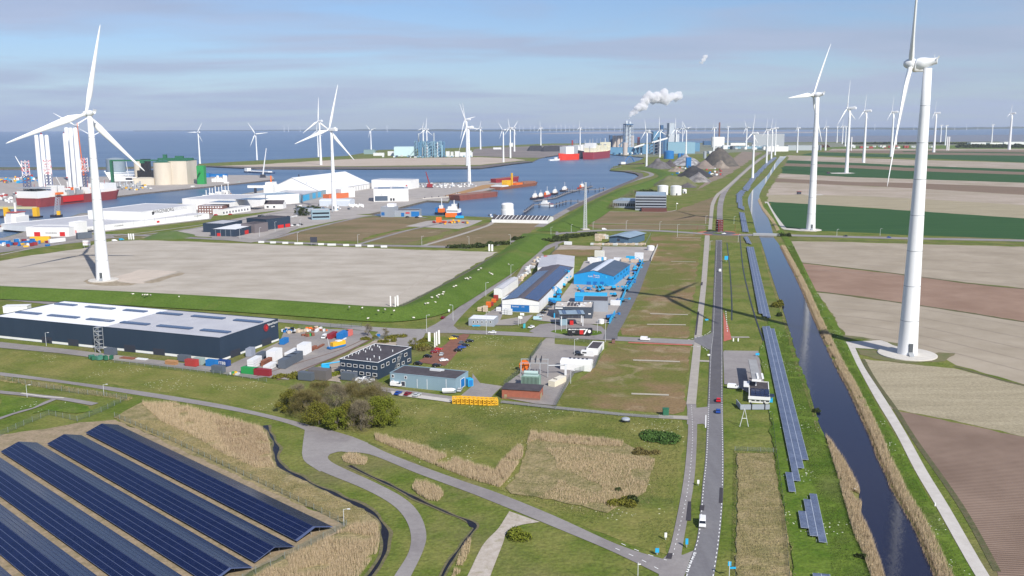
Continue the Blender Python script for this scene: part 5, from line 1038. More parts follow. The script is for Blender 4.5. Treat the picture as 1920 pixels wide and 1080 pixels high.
for k in range(5): b.plate('window',3 + k * b.D / 5.5,4,5.5 + k * b.D / 5.5,5.5,m_glass,'R')
b = Bld('low_blue_shed','low bright blue shed in front of the blue hall','shed',[(1078,555.5),(1137.5,556.5),(1139.5,548.5)],5,w_blue,M('roof_cyan',(.03,.40,.68),.5),z=5,kind='gx',ridge=.8)
hh = hz(1140,584,564)
b = Bld('grey_shed','grey metal shed with dark roof behind the dark office','shed',[(1093,564),(1140,564.8),(1139,556)],hh,w_grey,r_dark,z=hh,kind='flat',parapet=.2)
hh = hz(1111,597.5,577.5)
b = Bld('rental_office','dark grey office with cluttered pale roof near the flagpoles','office',[(1039,576),(1110.5,577.5),(1116,567)],hh,w_dark,M('roof_pale_gravel',(.62,.58,.52),.9,col2=(.45,.40,.36),scale=.5),z=hh,parapet=.4)
for x0,x1 in ((1050,1056),(1057.5,1064),(1066,1072)): b.fbox('window',x0,580.5,x1,582.5,m_glass)
for x0,x1 in ((1042,1047),(1056,1066),(1068,1072),(1075,1084),(1087,1096)): b.fbox('door',x0,588.5,x1,596.5,m_ddoor)
b.fbox('sign_board',1041,576.6,1055,578.8,m_white,dep=.2); b.fbox('sign_board',1076,581.5,1089,584,m_white,dep=.1); b.fbox('sign_board',1103,587.5,1108,589.5,m_white,dep=.1); b.fbox('blue_banner',1038.5,587,1040.5,596,m_cyan,dep=.5)
rs = random.Random(2)
for i in range(4): b.rbox('roof_panel',b.L * .36 + i * 1.9,b.D * .55,1.4,b.D * .6,.25,r_dark)
for i in range(14): b.rbox('roof_unit',rs.uniform(1,b.L - 1),rs.uniform(1,b.D - 1),rs.uniform(.6,1.6),rs.uniform(.6,1.4),rs.uniform(.2,.6),rs.choice([m_cream,m_steel,r_white]))
b = Bld('gate_office','small grey office with white roof by the park road','office',[(878.5,598),(926,600),(929.5,592.5)],3.6,w_grey,r_white,z=3.6,parapet=.2)
for x in (886,894,902,910,918): b.fbox('window',x,601.5,x + 3.5,606,m_glass,fr=m_fr)
b = Bld('timber_shed','blue shed with pale curved roof among stacked timber','shed',[(1142.5,443.5),(1179,445.6),(1189,436)],7,M('cladding_mid_blue',(.07,.13,.20),.6),r_blgrey,z=7,kind='gy',ridge=1.6,over=1.5); b.fbox('door',1157,447.5,1162,452,m_ddoor)
hO = hz(708.75,711,682)
b = Bld('window_office','dark navy three storey office with white framed windows','office',[(637,674.5),(708.75,682),(770.5,652.5)],hO,w_navy,r_dark,z=hO,parapet=.5)
for q in ((957,322,987,345),(1003,327,1035,350),(1050,332,1080,355),(1097,337,1130,360),(1147,342,1178,366),(1195,347,1228,371),(957,373,987,397),(1003,378,1035,401),(1097,388,1130,411),(1147,394,1178,417),(1195,399,1228,423),(1050,383,1080,405)): b.fbox('window',400 + q[0] / 4,600 + q[1] / 4,400 + q[2] / 4,600 + q[3] / 4,m_glass,fr=m_fr)
for q in ((1258,332,1280,358),(1298,314,1318,340),(1343,291,1365,316),(1382,273,1402,298),(1432,248,1453,272),(1378,329,1396,352),(1414,310,1432,334),(1456,288,1475,311)): b.fbox('window',400 + q[0] / 4,600 + q[1] / 4,400 + q[2] / 4,600 + q[3] / 4,m_glass,side='R',fr=m_fr)
cp = MB(); k = .45; cp.box(-.12,-.12,hO + .503,b.L + .12,k,hO + .56); cp.box(-.12,b.D - k,hO + .503,b.L + .12,b.D + .12,hO + .56); cp.box(-.12,k,hO + .503,k,b.D - k,hO + .56); cp.box(b.L - k,k,hO + .503,b.L + .12,b.D - k,hO + .56); cp.build('roof_coping',m_fr,b.t)
for i in range(9): MB().cyl((1.2,2 + i * b.D / 9.5,hO),(1.2,2 + i * b.D / 9.5,hO + 1.1),.25,.25,6).build('roof_vent',m_steel,b.t)
for i in range(14): x_,y_ = rs.uniform(2,b.L - 2),rs.uniform(2,b.D - 2); MB().cyl((x_,y_,hO),(x_,y_,hO + .9),.3,.3,6).build('roof_vent',m_steel,b.t)
fe = MB(); [fe.box(b.L + .1,b.D * .42 + i * .5,0 + i * .55,b.L + 1.4,b.D * .42 + i * .5 + .45,.15 + i * .55) for i in range(14)]; fe.build('fire_stairs',m_galv,b.t)
hh = hz(854.5,735,711.7)
b = Bld('blue_grey_hall','long blue grey hall with flat dark roof beside parked cars','hall',[(731,699.5),(854.5,711.7),(879,697)],hh,w_lblue,r_dark,z=hh,parapet=.3)
for x in (1528,1602,1745): b.fbox('wall_joint',400 + x / 4,711,400.7 + x / 4,733,m_fr)
b.fbox('window',734.5,702,739,708,m_glass,fr=m_fr); b.fbox('window',758.5,705,763,710.5,m_glass,fr=m_fr); b.fbox('window',734.5,712.5,739,715.5,m_glass,fr=m_fr); b.fbox('door',752,715,760,724.5,m_ddoor,fr=m_fr)
b.fbox('roller_door',863.5,709,871,726,m_bluep,'R',fr=m_fr); b.rbox('roof_unit',b.L * .55,b.D * .75,5,1.5,.8,m_steel); b.rbox('roof_unit',b.L * .60,b.D * .82,4,1,.6,m_steel)
bx = empty('blue_tank_box',G(880,723),.5,'blue box unit beside the blue grey hall','container'); MB().box(-1.2,-1.5,0,1.2,1.5,3.2).build('body',m_cyan,bx); MB().box(-.9,-1.56,.3,.9,-1.5,2.8).build('door',m_bluep,bx)
hh = hz(1010.4,750.8,733.6)
b = Bld('substation_house','red brick building with dark flat roof beside the transformer','building',[(941,729.5),(1011,733.6),(1019,723)],hh,w_brick,r_dark,z=hh,parapet=0)
b.rbox('roof_edge',b.L / 2,b.D / 2,b.L + .8,b.D + .8,.22,r_dark,z=b.h + .06); b.fbox('door',945.5,739.5,950.5,748,M('door_tan',(.35,.28,.16),.6)); b.fbox('door',1013,737,1016,746,M('door_tan',(.35,.28,.16)),'R'); b.plate('plinth',0,0,b.L,.8,M('brick_plinth',(.22,.12,.09),.9))
hh = hz(1050.5,692.5,680.5)
b = Bld('arched_hut','white arched hut with four roof vents in the substation yard','hut',[(1050.5,692.5),(1107,696),(1110.5,688.3)],hh * .95,w_white,r_white,kind='arch',ridge=1.6)
for i in range(5): b.rbox('roof_vent',b.L * (.28 + .14 * i),b.D * .5,.9,.7,.5,m_ddoor,z=b.h + 1.6)
hh = hz(1121,666.3,655)
b = Bld('white_cabin','white block building with dark roof in the fenced yard','building',[(1099.8,653.6),(1121.6,655),(1129,641.6)],hh,w_white,r_dark,z=hh,parapet=.35)
MB().box(-2.2,-3.0,-.3,4.0,-.02,hh * .8).build('porch',w_white,b.t); MB().box(-1.4,-3.1,hh * .45,.6,-3.0,hh * .65).build('window',m_glass,b.t)
hh = hz(1040,726,716)
b = Bld('cream_cabin','long cream coloured cabin beside the transformer','cabin',[(1028,714),(1040.2,716),(1048,703.5)],hh,m_cream,M('cream_roof',(.75,.70,.58),.6),z=hh,parapet=0)
for i in range(3): b.rbox('roof_vent',b.L * (.25 + .2 * i),b.D * .35,.4,.4,.3,r_dark)
tr = empty('transformer',G(996,722),b.t.rotation_euler.z * .2 - .08,'green ribbed transformer with pipes behind the brick building','transformer')
MB().box(-4,-1.7,0,4,1.7,4.2).build('tank',M('transformer_green',(.22,.33,.27),.6),tr); me_ = MB().box(-.12,-1,0,.12,0,4.2).mesh('cooling_fin',MATS['transformer_green'])
for i in range(14): link('cooling_fin',me_,tr,(-3.8 + i * .58,-1.7,.1))
MB().cyl((-3,0,5.6),(3,0,5.6),.8,.8,12).build('oil_tank',M('pale_teal',(.40,.52,.50),.5),tr); MB().box(-3.2,-1.2,4.25,3.2,1.2,4.8).build('top_cover',MATS['pale_teal'],tr)
for i in range(6): MB().cyl((-3 + i * 1.2,1.2,4.2),(-3.2 + i * 1.3,2.0,6.6),.3,.12,8).build('bushing',m_ddoor,tr)
gt = empty('steel_gantry',G(1006,708),-.05,'grey steel gantry with insulators in the substation','gantry')
for x in (-7,-3,1.5,5):
 for y in (0,7): MB().box(x - .15,y - .15,-.3,x + .15,y + .15,6.5).build('column',m_galv,gt)
for y in (0,7): MB().box(-7.2,y - .15,6.5,5.2,y + .15,6.8).build('beam',m_galv,gt)
for i in range(9): MB().cyl((-3 + (i % 3) * 2.4,1.0 + (i // 3) * 2.4,6.6),(-3 + (i % 3) * 2.4 + .4,1.0 + (i // 3) * 2.4,8.6),.28,.18,7).build('insulator',m_ddoor,gt)
MB().cyl((5.2,4,4.5),(13,5,4.5),.3,.3,8).build('busbar_duct',m_galv,gt); MB().box(12.4,4,0,13.4,5.4,5).build('duct_support',m_steel,gt)
rl = empty('cable_reel',G(983,694),.2,'bright orange cable reel by the palisade fence','cable reel'); MB().cyl((-.9,0,2.3),(-.6,0,2.3),2.3,2.3,20,smooth=False).build('flange',m_orange,rl); MB().cyl((.6,0,2.3),(.9,0,2.3),2.3,2.3,20,smooth=False).build('flange',m_orange,rl); MB().cyl((-.6,0,2.3),(.6,0,2.3),1.4,1.4,14).build('drum',m_redp,rl)
rl.rotation_euler = (0,0,R(80))
hh = hz(1443,755.5,746)
b = Bld('fuel_station','small white fuel station shop with solar panels on its roof','fuel station',[(1404.4,744),(1443,746.5),(1440,717)],hh,w_white,r_dark,z=hh,parapet=.3)
mb = MB().box(-.85,-.5,0,.85,.5,.06); me_ = mb.mesh('roof_solar_panel',M('roof_solar_dark',(.012,.02,.06),.2))
for i in range(5):
 for j in range(8):
  if not (i > 3 and j > 2): link('roof_solar_panel',me_,b.t,(1.6 + i * 1.85,1.4 + j * 1.25 + (.6 if j > 1 else 0),hh + .35),(.12,0,0))
b.plate('fascia',-.3,hh - .8,b.L + .3,hh + .4,w_white,dep=.5)
for i in range(4): b.plate('window',.8 + i * b.L / 4.3,.3,.8 + i * b.L / 4.3 + 1.7,hh - 1,m_glass,fr=m_fr)
MB().box(-2.2,b.D * .5,2.8,-.1,b.D * .8,3.4).build('side_canopy',w_white,b.t); MB().box(b.L + .1,1,0,b.L + 1.3,3,1.6).build('blue_bin',m_cyan,b.t)
cn = Bld('pump_canopy','long grey pump canopy behind the fuel station shop','canopy',[(1410.4,711.8),(1427,712.6),(1427.4,675.5)],.001,m_steel,r_lgrey,z=5.5,parapet=0)
for o_ in list(cn.t.children): bpy.data.objects.remove(o_)
MB().box(0,0,5.0,cn.L,cn.D,5.7).build('roof',M('canopy_grey',(.36,.36,.36),.7,col2=(.28,.28,.28),scale=.3),cn.t); MB().box(-.1,-.1,4.8,cn.L + .1,0,5.8).build('fascia',w_white,cn.t)
for y in (3,cn.D * .5,cn.D - 3): MB().box(cn.L * .5 - .25,y - .25,0,cn.L * .5 + .25,y + .25,5).build('column',m_steel,cn.t)
for y in (6,cn.D * .6): MB().box(cn.L * .5 - .5,y,0,cn.L * .5 + .5,y + 1.4,1.7).build('fuel_pump',m_red,cn.t)
for x in (2.0,4.0): MB().box(x,1,5.72,x + .8,9,6.1).build('roof_light_strip',m_white,cn.t)
tw_ = empty('fence_wall',G(1388,768),0,'grey wall with white gates in front of the fuel station','wall')
MB().box(0,0,0,11.5,.3,2.0).build('wall',w_grey,tw_); MB().box(0,.3,0,.3,7,2.0).build('side_wall',w_grey,tw_)
for x in (4.2,9.4): MB().box(x,-.1,0,x + .4,2,2.4).build('gate_post',m_black,tw_)
cn = empty('truck_canopy',G(1073,612),0.02,'tilted solar canopy over the truck fuel island','canopy')
MB().box(-7,0,6.2,7,11,6.9).build('roof',m_black,cn); MB().box(-7,0,6.9,7,11,7.0).build('roof_sheet',r_blgrey,cn)
for x in (-5.2,3.2): MB().box(x,.5,7.02,x + 2,10.5,7.2).build('solar_strip',m_sky,cn)
for x in (-6,6):
 for y in (1,10): MB().box(x - .25,y - .25,0,x + .25,y + .25,6.2).build('column',m_steel,cn)
MB().box(-1,4,0,1,7,2.4).build('fuel_pump',m_red,cn); MB().box(-6.5,3,0,-2.5,6,3.6).build('kiosk',w_lblue,cn)
tl = empty('semi_trailer',G(1064,630),-.02,'black trailer with red and white slash and round logo','trailer')
MB().box(0,0,.9,13.2,2.6,3.9).build('box_body',m_black,tl); MB().box(.5,-.03,3.3,9.6,0,3.9).build('white_band',m_white,tl); MB().box(6.4,-.04,.95,8.4,0,3.25).build('red_panel',m_red,tl)
f = MB(); f.add([(8.5,-.06,.95),(9.2,-.06,.95),(10.9,-.06,3.85),(10.0,-.06,3.85)],[(0,1,2,3)]); f.build('white_slash',m_white,tl)
f = MB(); f.cyl((11.6,-.08,2.5),(11.6,0,2.5),.85,.85,20,smooth=False); f.build('round_logo',m_white,tl)
for x in (1.2,2.4,10,11.4): MB().cyl((x,-.02,.5),(x,.4,.5),.5,.5,12).build('wheel',m_black,tl)
text(tl,'TRUCK DIESEL',.8,(4,-.06,3.6),(R(90),0,0),m_ddoor); text(tl,'24/7',.9,(3.2,-.06,2.2),(R(90),0,0),m_white)
hh = hz(1249,394,367)
b = Bld('port_office','five storey grey office with window bands by the harbour','office',[(1191,394),(1249,394.5),(1252,386)],hh,w_grey,r_blgrey,kind='flat')
for k in range(5): z = hh * (.10 + .19 * k); b.plate('window_band',.3,z,b.L - .3,z + hh * .09,m_glass,dep=.1); b.plate('window_band',.3,z,b.D - .3,z + hh * .09,m_glass,'R',dep=.1)
b = Bld('port_office_wing','low grey office wing left of the port office','office',[(1149,389),(1190,390),(1192,384)],9,w_grey,r_blgrey)
for k in range(10): b.plate('window',1 + k * b.L / 10,2,1 + (k + .75) * b.L / 10,6,m_glass)
b = Bld('office_plinth','dark red low entrance block before the port office','building',[(1203,396.5),(1250,397),(1251,394)],4,M('dark_red_brick',(.13,.05,.045),.9),r_dark)
for cx,by,wd,ty,lab in ((1244.3,365.5,20,349,'left white storage tank by the brown embankment'),(1269,366,20.5,349.5,'right white storage tank by the brown embankment'),(1284,362.5,8.5,356,'small white tank beside the pair of storage tanks')):
 p = G(cx,by); r_ = wd / 2 / ppm(cx,by); h_ = hz(cx,by,ty); t = empty('storage_tank',(p.x,p.y + r_,0),0,lab,'tank','white storage tanks'); m_ = MB(); m_.lathe([(r_,-.3),(r_,h_)],24); m_.build('shell',w_white,t); m_ = MB(); m_.lathe([(r_ + .1,h_),(r_ * .5,h_ + 1),(.01,h_ + 1.4)],24); m_.build('roof',r_white,t); MB().box(-1,-r_ - .3,0,1,-r_ + .3,3).build('door',m_ddoor,t)
hh = hz(1025,419,412.5)
b = Bld('long_shed','long low white shed with dark panelled roof','shed',[(922,417),(1027,419),(1032,413)],hh,w_white,r_dark,kind='gx',ridge=3.0)
for k in range(14): MB().add([(b.L * (k + .9) / 14.5,-.3,b.h + .12),(b.L * (k + 1.1) / 14.5,-.3,b.h + .12),(b.L * (k + 1.1) / 14.5,b.D / 2,b.h + 3.15),(b.L * (k + .9) / 14.5,b.D / 2,b.h + 3.15)],[(0,1,2,3)]).build('roof_seam',m_white,b.t)
p = G(951.5,406); t = empty('white_silo',(p.x,p.y + 8,0),0,'large white cylindrical silo behind the long low shed','silo'); r_ = 12.5 / ppm(951,406); h_ = hz(951,406,384); m_ = MB(); m_.lathe([(r_,-.3),(r_,h_ * .55),(r_ * .92,h_ * .55),(r_ * .92,h_)],28,smooth=False); m_.build('shell',w_white,t); m_ = MB(); m_.lathe([(r_ * .92,h_),(r_ * .7,h_ + 1.5),(.01,h_ + 2)],28); m_.build('roof',r_white,t)
b = Bld('black_complex','low black building with pale roof and red gate','building',[(395,442.5),(442.5,443.5),(462,432)],hz(442,443.5,431),w_navy,r_white)
for k in range(1,5): b.plate('wall_joint',b.L * k / 5 - .15,0,b.L * k / 5 + .15,b.h,w_grey)
b.fbox('gate',407,437,413.5,443.5,m_red); b.plate('gate',b.D * .35,0,b.D * .5,4,m_red,'R')
b = Bld('black_wing','black rear building with grey roof behind the black complex','building',[(420,436),(455,429),(471,421)],9,w_navy,r_lgrey,adj='B',depth=25)
b = Bld('black_depot','long black depot with two red gates','depot',[(500,431),(545,425),(530,416)],11,w_navy,r_dark,adj='B',depth=30)
b.fbox('gate',521,421.5,532,428,m_red); b.fbox('gate',535,419.5,544,425.5,m_red)
b = Bld('steel_cage','open steel framed store between the black buildings','store',[(478,437),(503,433),(498,426)],9,M('cage_grey',(.16,.14,.15),.7),r_dark,depth=18)
b = Bld('grey_office_block','small blue grey two storey office near the dark trees','office',[(584.7,412),(619,411),(616,405)],11,w_lblue,r_lgrey,depth=20)
b.plate('window_band',1,2,b.L - 1,4,m_glass); b.plate('window_band',1,6.5,b.L - 1,8.5,m_glass)
b = Bld('solar_roof_house','small building with blue solar roof behind dark trees','building',[(555,402),(572,404),(576,398)],9,w_grey,m_sky,depth=14,parapet=0)
b = Bld('port_warehouse','very long low white port warehouse with grey roof','warehouse',[(128,440),(392.5,409.5),(58,424)],hz(392.5,409.5,401),w_white,r_lgrey,adj='A')
b.sign('WAGENBORG',216,229,424,m_black); b.sign('WAGENBORG',366,376,405.5,m_black); b.sign('WAGENBORG',155,170,431.5,m_black); b.fbox('red_logo',294,414,299,417.5,m_red,dep=.2); b.fbox('gate',164,431.5,176,438,m_ddoor)
for k in range(8): b.fbox('wall_joint',230 + k * 20,415 - k * 2.2,230.5 + k * 20,424 - k * 2.2,w_grey)
hh = 14.8
b = Bld('tall_port_warehouse','tall white port warehouse hall with company lettering','warehouse',[(266,397.8),(367.5,383.8),(171,394.5)],hh,w_white,r_lgrey,z=hh,adj='A')
b.sign('WAGENBORG',293,321,397.2,m_black); b.sign('STEVEDORING',322.5,348.5,393.2,M('letter_grey',(.50,.50,.50),.6)); b.fbox('logo',285,397,288.5,402.5,m_black,dep=.2)
b = Bld('red_door_shed','low white shed with two red doors at the port apron','shed',[(50,443),(130,443.5),(140,435)],9,w_white,r_lgrey,depth=22)
for x0,x1 in ((64,75.5),(112,122)): b.fbox('red_door',x0,435,x1,443,m_red)
b.sign('WAGENBORG',88,104,437,m_black)
b = Bld('red_door_block','white block with one large red door','building',[(131,440.5),(145,441),(150,434)],13,w_white,r_white,depth=15); b.fbox('red_door',131.5,431.5,143.5,440,m_red)
b = Bld('brick_office','brown red brick office with rows of windows behind the white warehouse','office',[(372,401.5),(418,401.5),(412,395)],hz(395,402,387),M('brown_brick',(.19,.10,.085),.9),r_lgrey,depth=25)
for k in range(3):
 for i in range(9): b.plate('window',1.5 + i * b.L / 9.2,1.5 + k * b.h / 3.1,1.5 + i * b.L / 9.2 + 1.9,1.5 + k * b.h / 3.1 + 1.6,m_fr)
b = Bld('white_terrace','row of low white houses before the fish halls','building',[(417,403.5),(470,395.5),(462,390)],6.5,w_white,r_lgrey,depth=14)
for i in range(9): b.plate('window',2 + i * b.L / 9.5,1.5,4.5 + i * b.L / 9.5,4,m_ddoor)
b = Bld('fish_hall','broad white hall with two dark solar fields on its roof','hall',[(441,394),(498,384),(396,384)],14,w_white,r_lgrey,adj='A',parapet=.6)
for x0,y0,x1,y1 in ((402,376.5,440,380),(445,371,500,375)):
 p,q = b.onroof(x0,y0),b.onroof(x1,y1); b.rbox('solar_field',(p[0] + q[0]) / 2,(p[1] + q[1]) / 2,abs(q[0] - p[0]) * .8 + 6,abs(q[1] - p[1]) * .6 + 4,.3,m_sky)
b = Bld('fish_hall','long white hall with blue grey roof behind the small house','hall',[(500,384),(561,380.5),(555,366)],13,w_white,r_blgrey,depth=50)
b = Bld('white_house','small white house with steep dark roof','house',[(496,391),(512,391),(524,388)],6,w_white,r_dark,kind='gx',ridge=5,depth=14,length=26)
b.plate('window',3,1,6,3.5,m_glass); b.plate('window',12,1,15,3.5,m_glass)
b = Bld('blue_store','grey roofed store with bright blue wall sections','store',[(563,379.5),(612,367.5),(600,358)],10,w_lblue,r_lgrey,depth=60)
for x0,x1 in ((568,580),(586,592),(596,602)): b.fbox('blue_gate',x0,366 - (x0 - 563) * .18,x1,377 - (x0 - 563) * .22,m_cyan)
b = Bld('tent_hall','huge white tent shaped storage hall with sloping roof','hall',[(600,369),(693.5,353),(600,352)],9,w_white,M('tent_fabric',(.76,.77,.78),.6),kind='gx',ridge=21,depth=95,over=1)
for k in range(10): b.plate('pillar',b.L * (.42 + k * .055),0,b.L * (.42 + k * .055) + 1,7,m_ddoor)
b = Bld('white_process_hall','white block hall in front of the tent hall','hall',[(577,368.5),(652,366.5),(645,356)],22,w_white,r_white,depth=35)
b = Bld('white_side_hall','small white gabled hall right of the white block','hall',[(640,371),(665.5,369),(660,362)],13,w_white,r_white,kind='gy',ridge=3,depth=24)
b = Bld('orange_store','row of orange containers stacked beside the white halls','store',[(617,374),(654,370),(650,366)],7.5,M('orange_cladding',(.62,.16,.06),.7),M('orange_roof',(.55,.17,.08),.7),depth=12,parapet=0)
b = Bld('pale_hut','pale grey hall with rounded roof behind the nacelle turbine','hall',[(599,386),(656,386.5),(652,377)],7,M('pale_cladding',(.55,.60,.66),.6),M('pale_roof',(.6,.64,.70),.6),kind='arch',ridge=2.5,depth=22)
b = Bld('quay_office','white warehouse with red gate near the harbour edge','warehouse',[(697,353.5),(770,354.5),(772,346)],15,w_white,r_lgrey,depth=42); b.sign('WAGENBORG',733,745,350,m_black); b.fbox('gate',761,347,763.5,353,m_red)
b = Bld('quay_hall','white quay hall with two solar fields on the roof','hall',[(701,378),(766,377),(700,366)],18,w_white,r_lgrey,adj='A',depth=55)
b.rbox('solar_field',b.L * .3,b.D * .55,b.L * .35,b.D * .5,.3,m_sky); b.rbox('solar_field',b.L * .72,b.D * .5,b.L * .35,b.D * .5,.3,m_sky); b.fbox('glass_front',703,367.5,727,376.5,r_blue,dep=.4); b.sign('office',712,720,365.5,m_black)
for x in (731.5,736.5): b.fbox('window',x,371.5,x + 3.5,376.5,m_glass)
b = Bld('pilot_office','grey low building with blue doors on the small basin','building',[(740,406.5),(786,406.5),(786,401)],hz(740,406.5,395),w_grey,r_dark,depth=20)
b.fbox('blue_door',752,399,758,406,m_blued); b.fbox('blue_wall',771,396.5,786,406,m_bluep,dep=.2); b.fbox('red_sign',760.5,398,768,400.5,m_red,dep=.2)
b = Bld('pilot_tower','round fronted grey blue pilot tower with white roof','tower',[(714,406.5),(738,407),(736,402)],12,w_grey,r_lgrey,depth=16); b.fbox('blue_door',715,398,721,404,m_blued); b.rbox('lookout',b.L * .7,b.D * .5,9,9,4,r_white)
def cyl_thing(name,label,cat,x0,x1,by,ty,m,roofm=None,group=None,depth=0):
 cx = (x0 + x1) / 2; p = G(cx,by); r_ = (x1 - x0) / 2 / ppm(cx,by); h_ = hz(cx,by,ty); t = empty(name,(p.x,p.y + r_,0),0,label,cat,group)
 q = MB(); q.lathe([(r_,-1),(r_,h_)],24); q.build('shell',m,t); q = MB(); q.lathe([(r_ * 1.01,h_),(r_ * .6,h_ + r_ * .12),(.01,h_ + r_ * .18)],24); q.build('roof',roofm or m,t); return t,r_,h_
def blk(name,label,cat,x0,x1,by,ty,m,roofm=None,dep=20,group=None,kind='flat',z0=0,parts=()):
 p = G(x0,by); q = G(x1,by); h_ = hz((x0 + x1) / 2,by,ty); t = empty(name,(p.x,p.y,0),0,label,cat,group); L = (x1 - x0) / ppm(x0,by)
 MB().box(0,0,z0 - 1,L,dep,h_).build('wall',m,t); MB().box(-.3,-.3,h_,L + .3,dep + .3,h_ + .8).build('roof',roofm or m,t); return t,L,h_
sg = MB
m_silo = M('silo_cream',(.66,.60,.49),.8,col2=(.56,.50,.41),scale=.05,stretch=(1,1,.2)); m_silog = M('silo_blue_grey',(.22,.28,.33),.7,col2=(.27,.33,.37),scale=.05)
cyl_thing('silo','broad blue grey silo with green edge stairs','silo',194,228,326,299,m_silog)
cyl_thing('silo','rear cream silo left of the black tower','silo',250,267,336,304,m_silo); cyl_thing('silo','front cream silo with a dark window','silo',284,318,347,305,m_silo,m_greend)
blk('silo_block','square cream storage block under a green top floor','silo block',317,352,346,302,m_silo,m_greend,60); blk('low_store','low cream building in front of the silos','building',250,289,347,335,m_silo,None,40)
t,L_,h_ = blk('black_tower','black elevator tower between cream silos','tower',266,279,337,299,m_black,None,18); MB().box(-8,-3,-1,22,14,20).build('base',m_black,t)
p = G(284,346); t = empty('green_conveyor',(p.x,p.y + 40,0),.02,'dark green conveyor gallery on top of the silos','conveyor')
MB().box(0,0,45,69,10,50).build('gallery',m_greend,t); MB().box(10,2,50,17,9,57).build('drive_house',m_greend,t); MB().box(34,2,50,50,9,54).build('drive_house',m_greend,t); MB().box(-92,3,44,0,6,47).build('bridge',m_greend,t); MB().box(-36,0,40,-28,8,44).build('head_tower',m_greend,t); MB().box(-96,1,0,-92,9,47).build('tower_leg',m_greend,t)
p = G(379,345); t = empty('green_loader_tower',(p.x,p.y,0),0,'green ship loader tower on the cargo quay','loader'); MB().box(-7,-7,0,7,7,36).build('tower',m_green,t); MB().box(-1,-20,22,1,20,25).build('boom',m_green,t); MB().box(-9,-3,0,-7,3,12).build('leg',m_green,t)
blk('low_conveyor_store','long blue crates stored on the cargo quay','crate row',352,392,333,326,m_bluep,None,12); blk('low_conveyor_store','second stack of blue crates by the loader','crate row',392,424,331.5,327,m_bluep,None,12)
rs = random.Random(4)
for i in range(9):
 x = 396 + i * 3.1; cyl_thing('white_tank','small white dust tank beside the green loader','tank',x,x + rs.uniform(3,5),341,341 - rs.uniform(5,13),w_white,group='small white tanks by the green loader')
for i in range(7):
 y = 325 + i * 3.0; p = G(196 + i * 2,y); t = empty('turbine_blade',(p.x,p.y,0),rs.uniform(-.04,.04),'white turbine blade lying in the row behind the red ship','turbine blade','turbine blades stored on the quay')
 q = MB(); q.cyl((0,0,4),(78,0,4),2.4,.5,8); q.build('blade',m_blade,t); q = MB(); q.box(4,-1.5,0,6,1.5,3); q.box(40,-1.5,0,42,1.5,3); q.build('transport_frame',m_ddoor,t)
for i in range(12): x = 214 + i * 4.2; cyl_thing('steel_tank','grey steel tank on the quay behind the red ship','tank',x,x + 3.6,354 - (i % 3) * 3,346 - (i % 3) * 3,m_galv,group='steel tanks on the quay')
# ================================================================== vehicles
def paint(name,c): return M('car_' + name,c,.25,spec=.6)
PC = dict(white=paint('white',(.80,.80,.80)),red=paint('red',(.50,.012,.02)),blue=paint('blue',(.015,.06,.30)),black=paint('black',(.012,.013,.016)),grey=paint('grey',(.12,.13,.15)),silver=paint('silver',(.45,.48,.50)),yellow=paint('yellow',(.78,.55,.02)),maroon=paint('maroon',(.18,.01,.02)),lblue=paint('pale_blue',(.40,.58,.66)),teal=paint('teal',(.02,.30,.48)))
def loft(prof,y,taper):                 # side profile (x,z) extruded in y with the upper part narrowed
 mb = MB(); n = len(prof); vs = []
 for sgn in (-1,1):
  for x,z,k in prof: vs.append((x,sgn * y * k,z))
 mb.add(vs,[(i,(i + 1) % n,n + (i + 1) % n,n + i) for i in range(n)] + [tuple(range(n - 1,-1,-1)),tuple(range(n,2 * n))])
 return mb
whl = MB(); whl.cyl((0,-.11,0),(0,.11,0),.33,.33,12,smooth=False); me_whl = whl.mesh('wheel',m_black); rim = MB(); rim.cyl((0,-.13,0),(0,.13,0),.19,.19,8,smooth=False); me_rim = rim.mesh('rim',MATS['galvanised'])
CARM = {}
def car_meshes(kind):
 if kind in CARM: return CARM[kind]
 if kind == 'car':
  body = loft([(-2.1,.32,1),(2.05,.32,1),(2.12,.62,.96),(1.95,.82,.95),(1.0,.95,.95),(-1.9,1.0,.95),(-2.12,.78,.97)],.88,1)
  roof = loft([(-1.45,1.0,.88),(.75,.97,.88),(.15,1.42,.74),(-.95,1.45,.74),(-1.5,1.25,.80)],.88,1)
  glass = loft([(-1.62,1.0,.86),(1.05,.94,.86),(.28,1.36,.76),(-1.0,1.39,.76),(-1.6,1.22,.80)],.90,1)
 else:
  body = loft([(-2.5,.35,1),(2.4,.35,1),(2.5,.7,.97),(2.35,1.0,.95),(1.7,1.12,.95),(1.15,1.75,.88),(.9,1.9,.86),(-2.4,1.95,.88),(-2.5,1.8,.95)],.95,1)
  roof = loft([(-2.3,1.95,.8),(.8,1.9,.8),(.7,1.98,.7),(-2.2,2.02,.7)],.95,1)
  glass = loft([(.75,1.2,.97),(1.75,1.14,.9),(1.2,1.70,.84),(.75,1.72,.92)],.95,1)
 CARM[kind] = (body,roof,glass); return CARM[kind]
CARC = {}
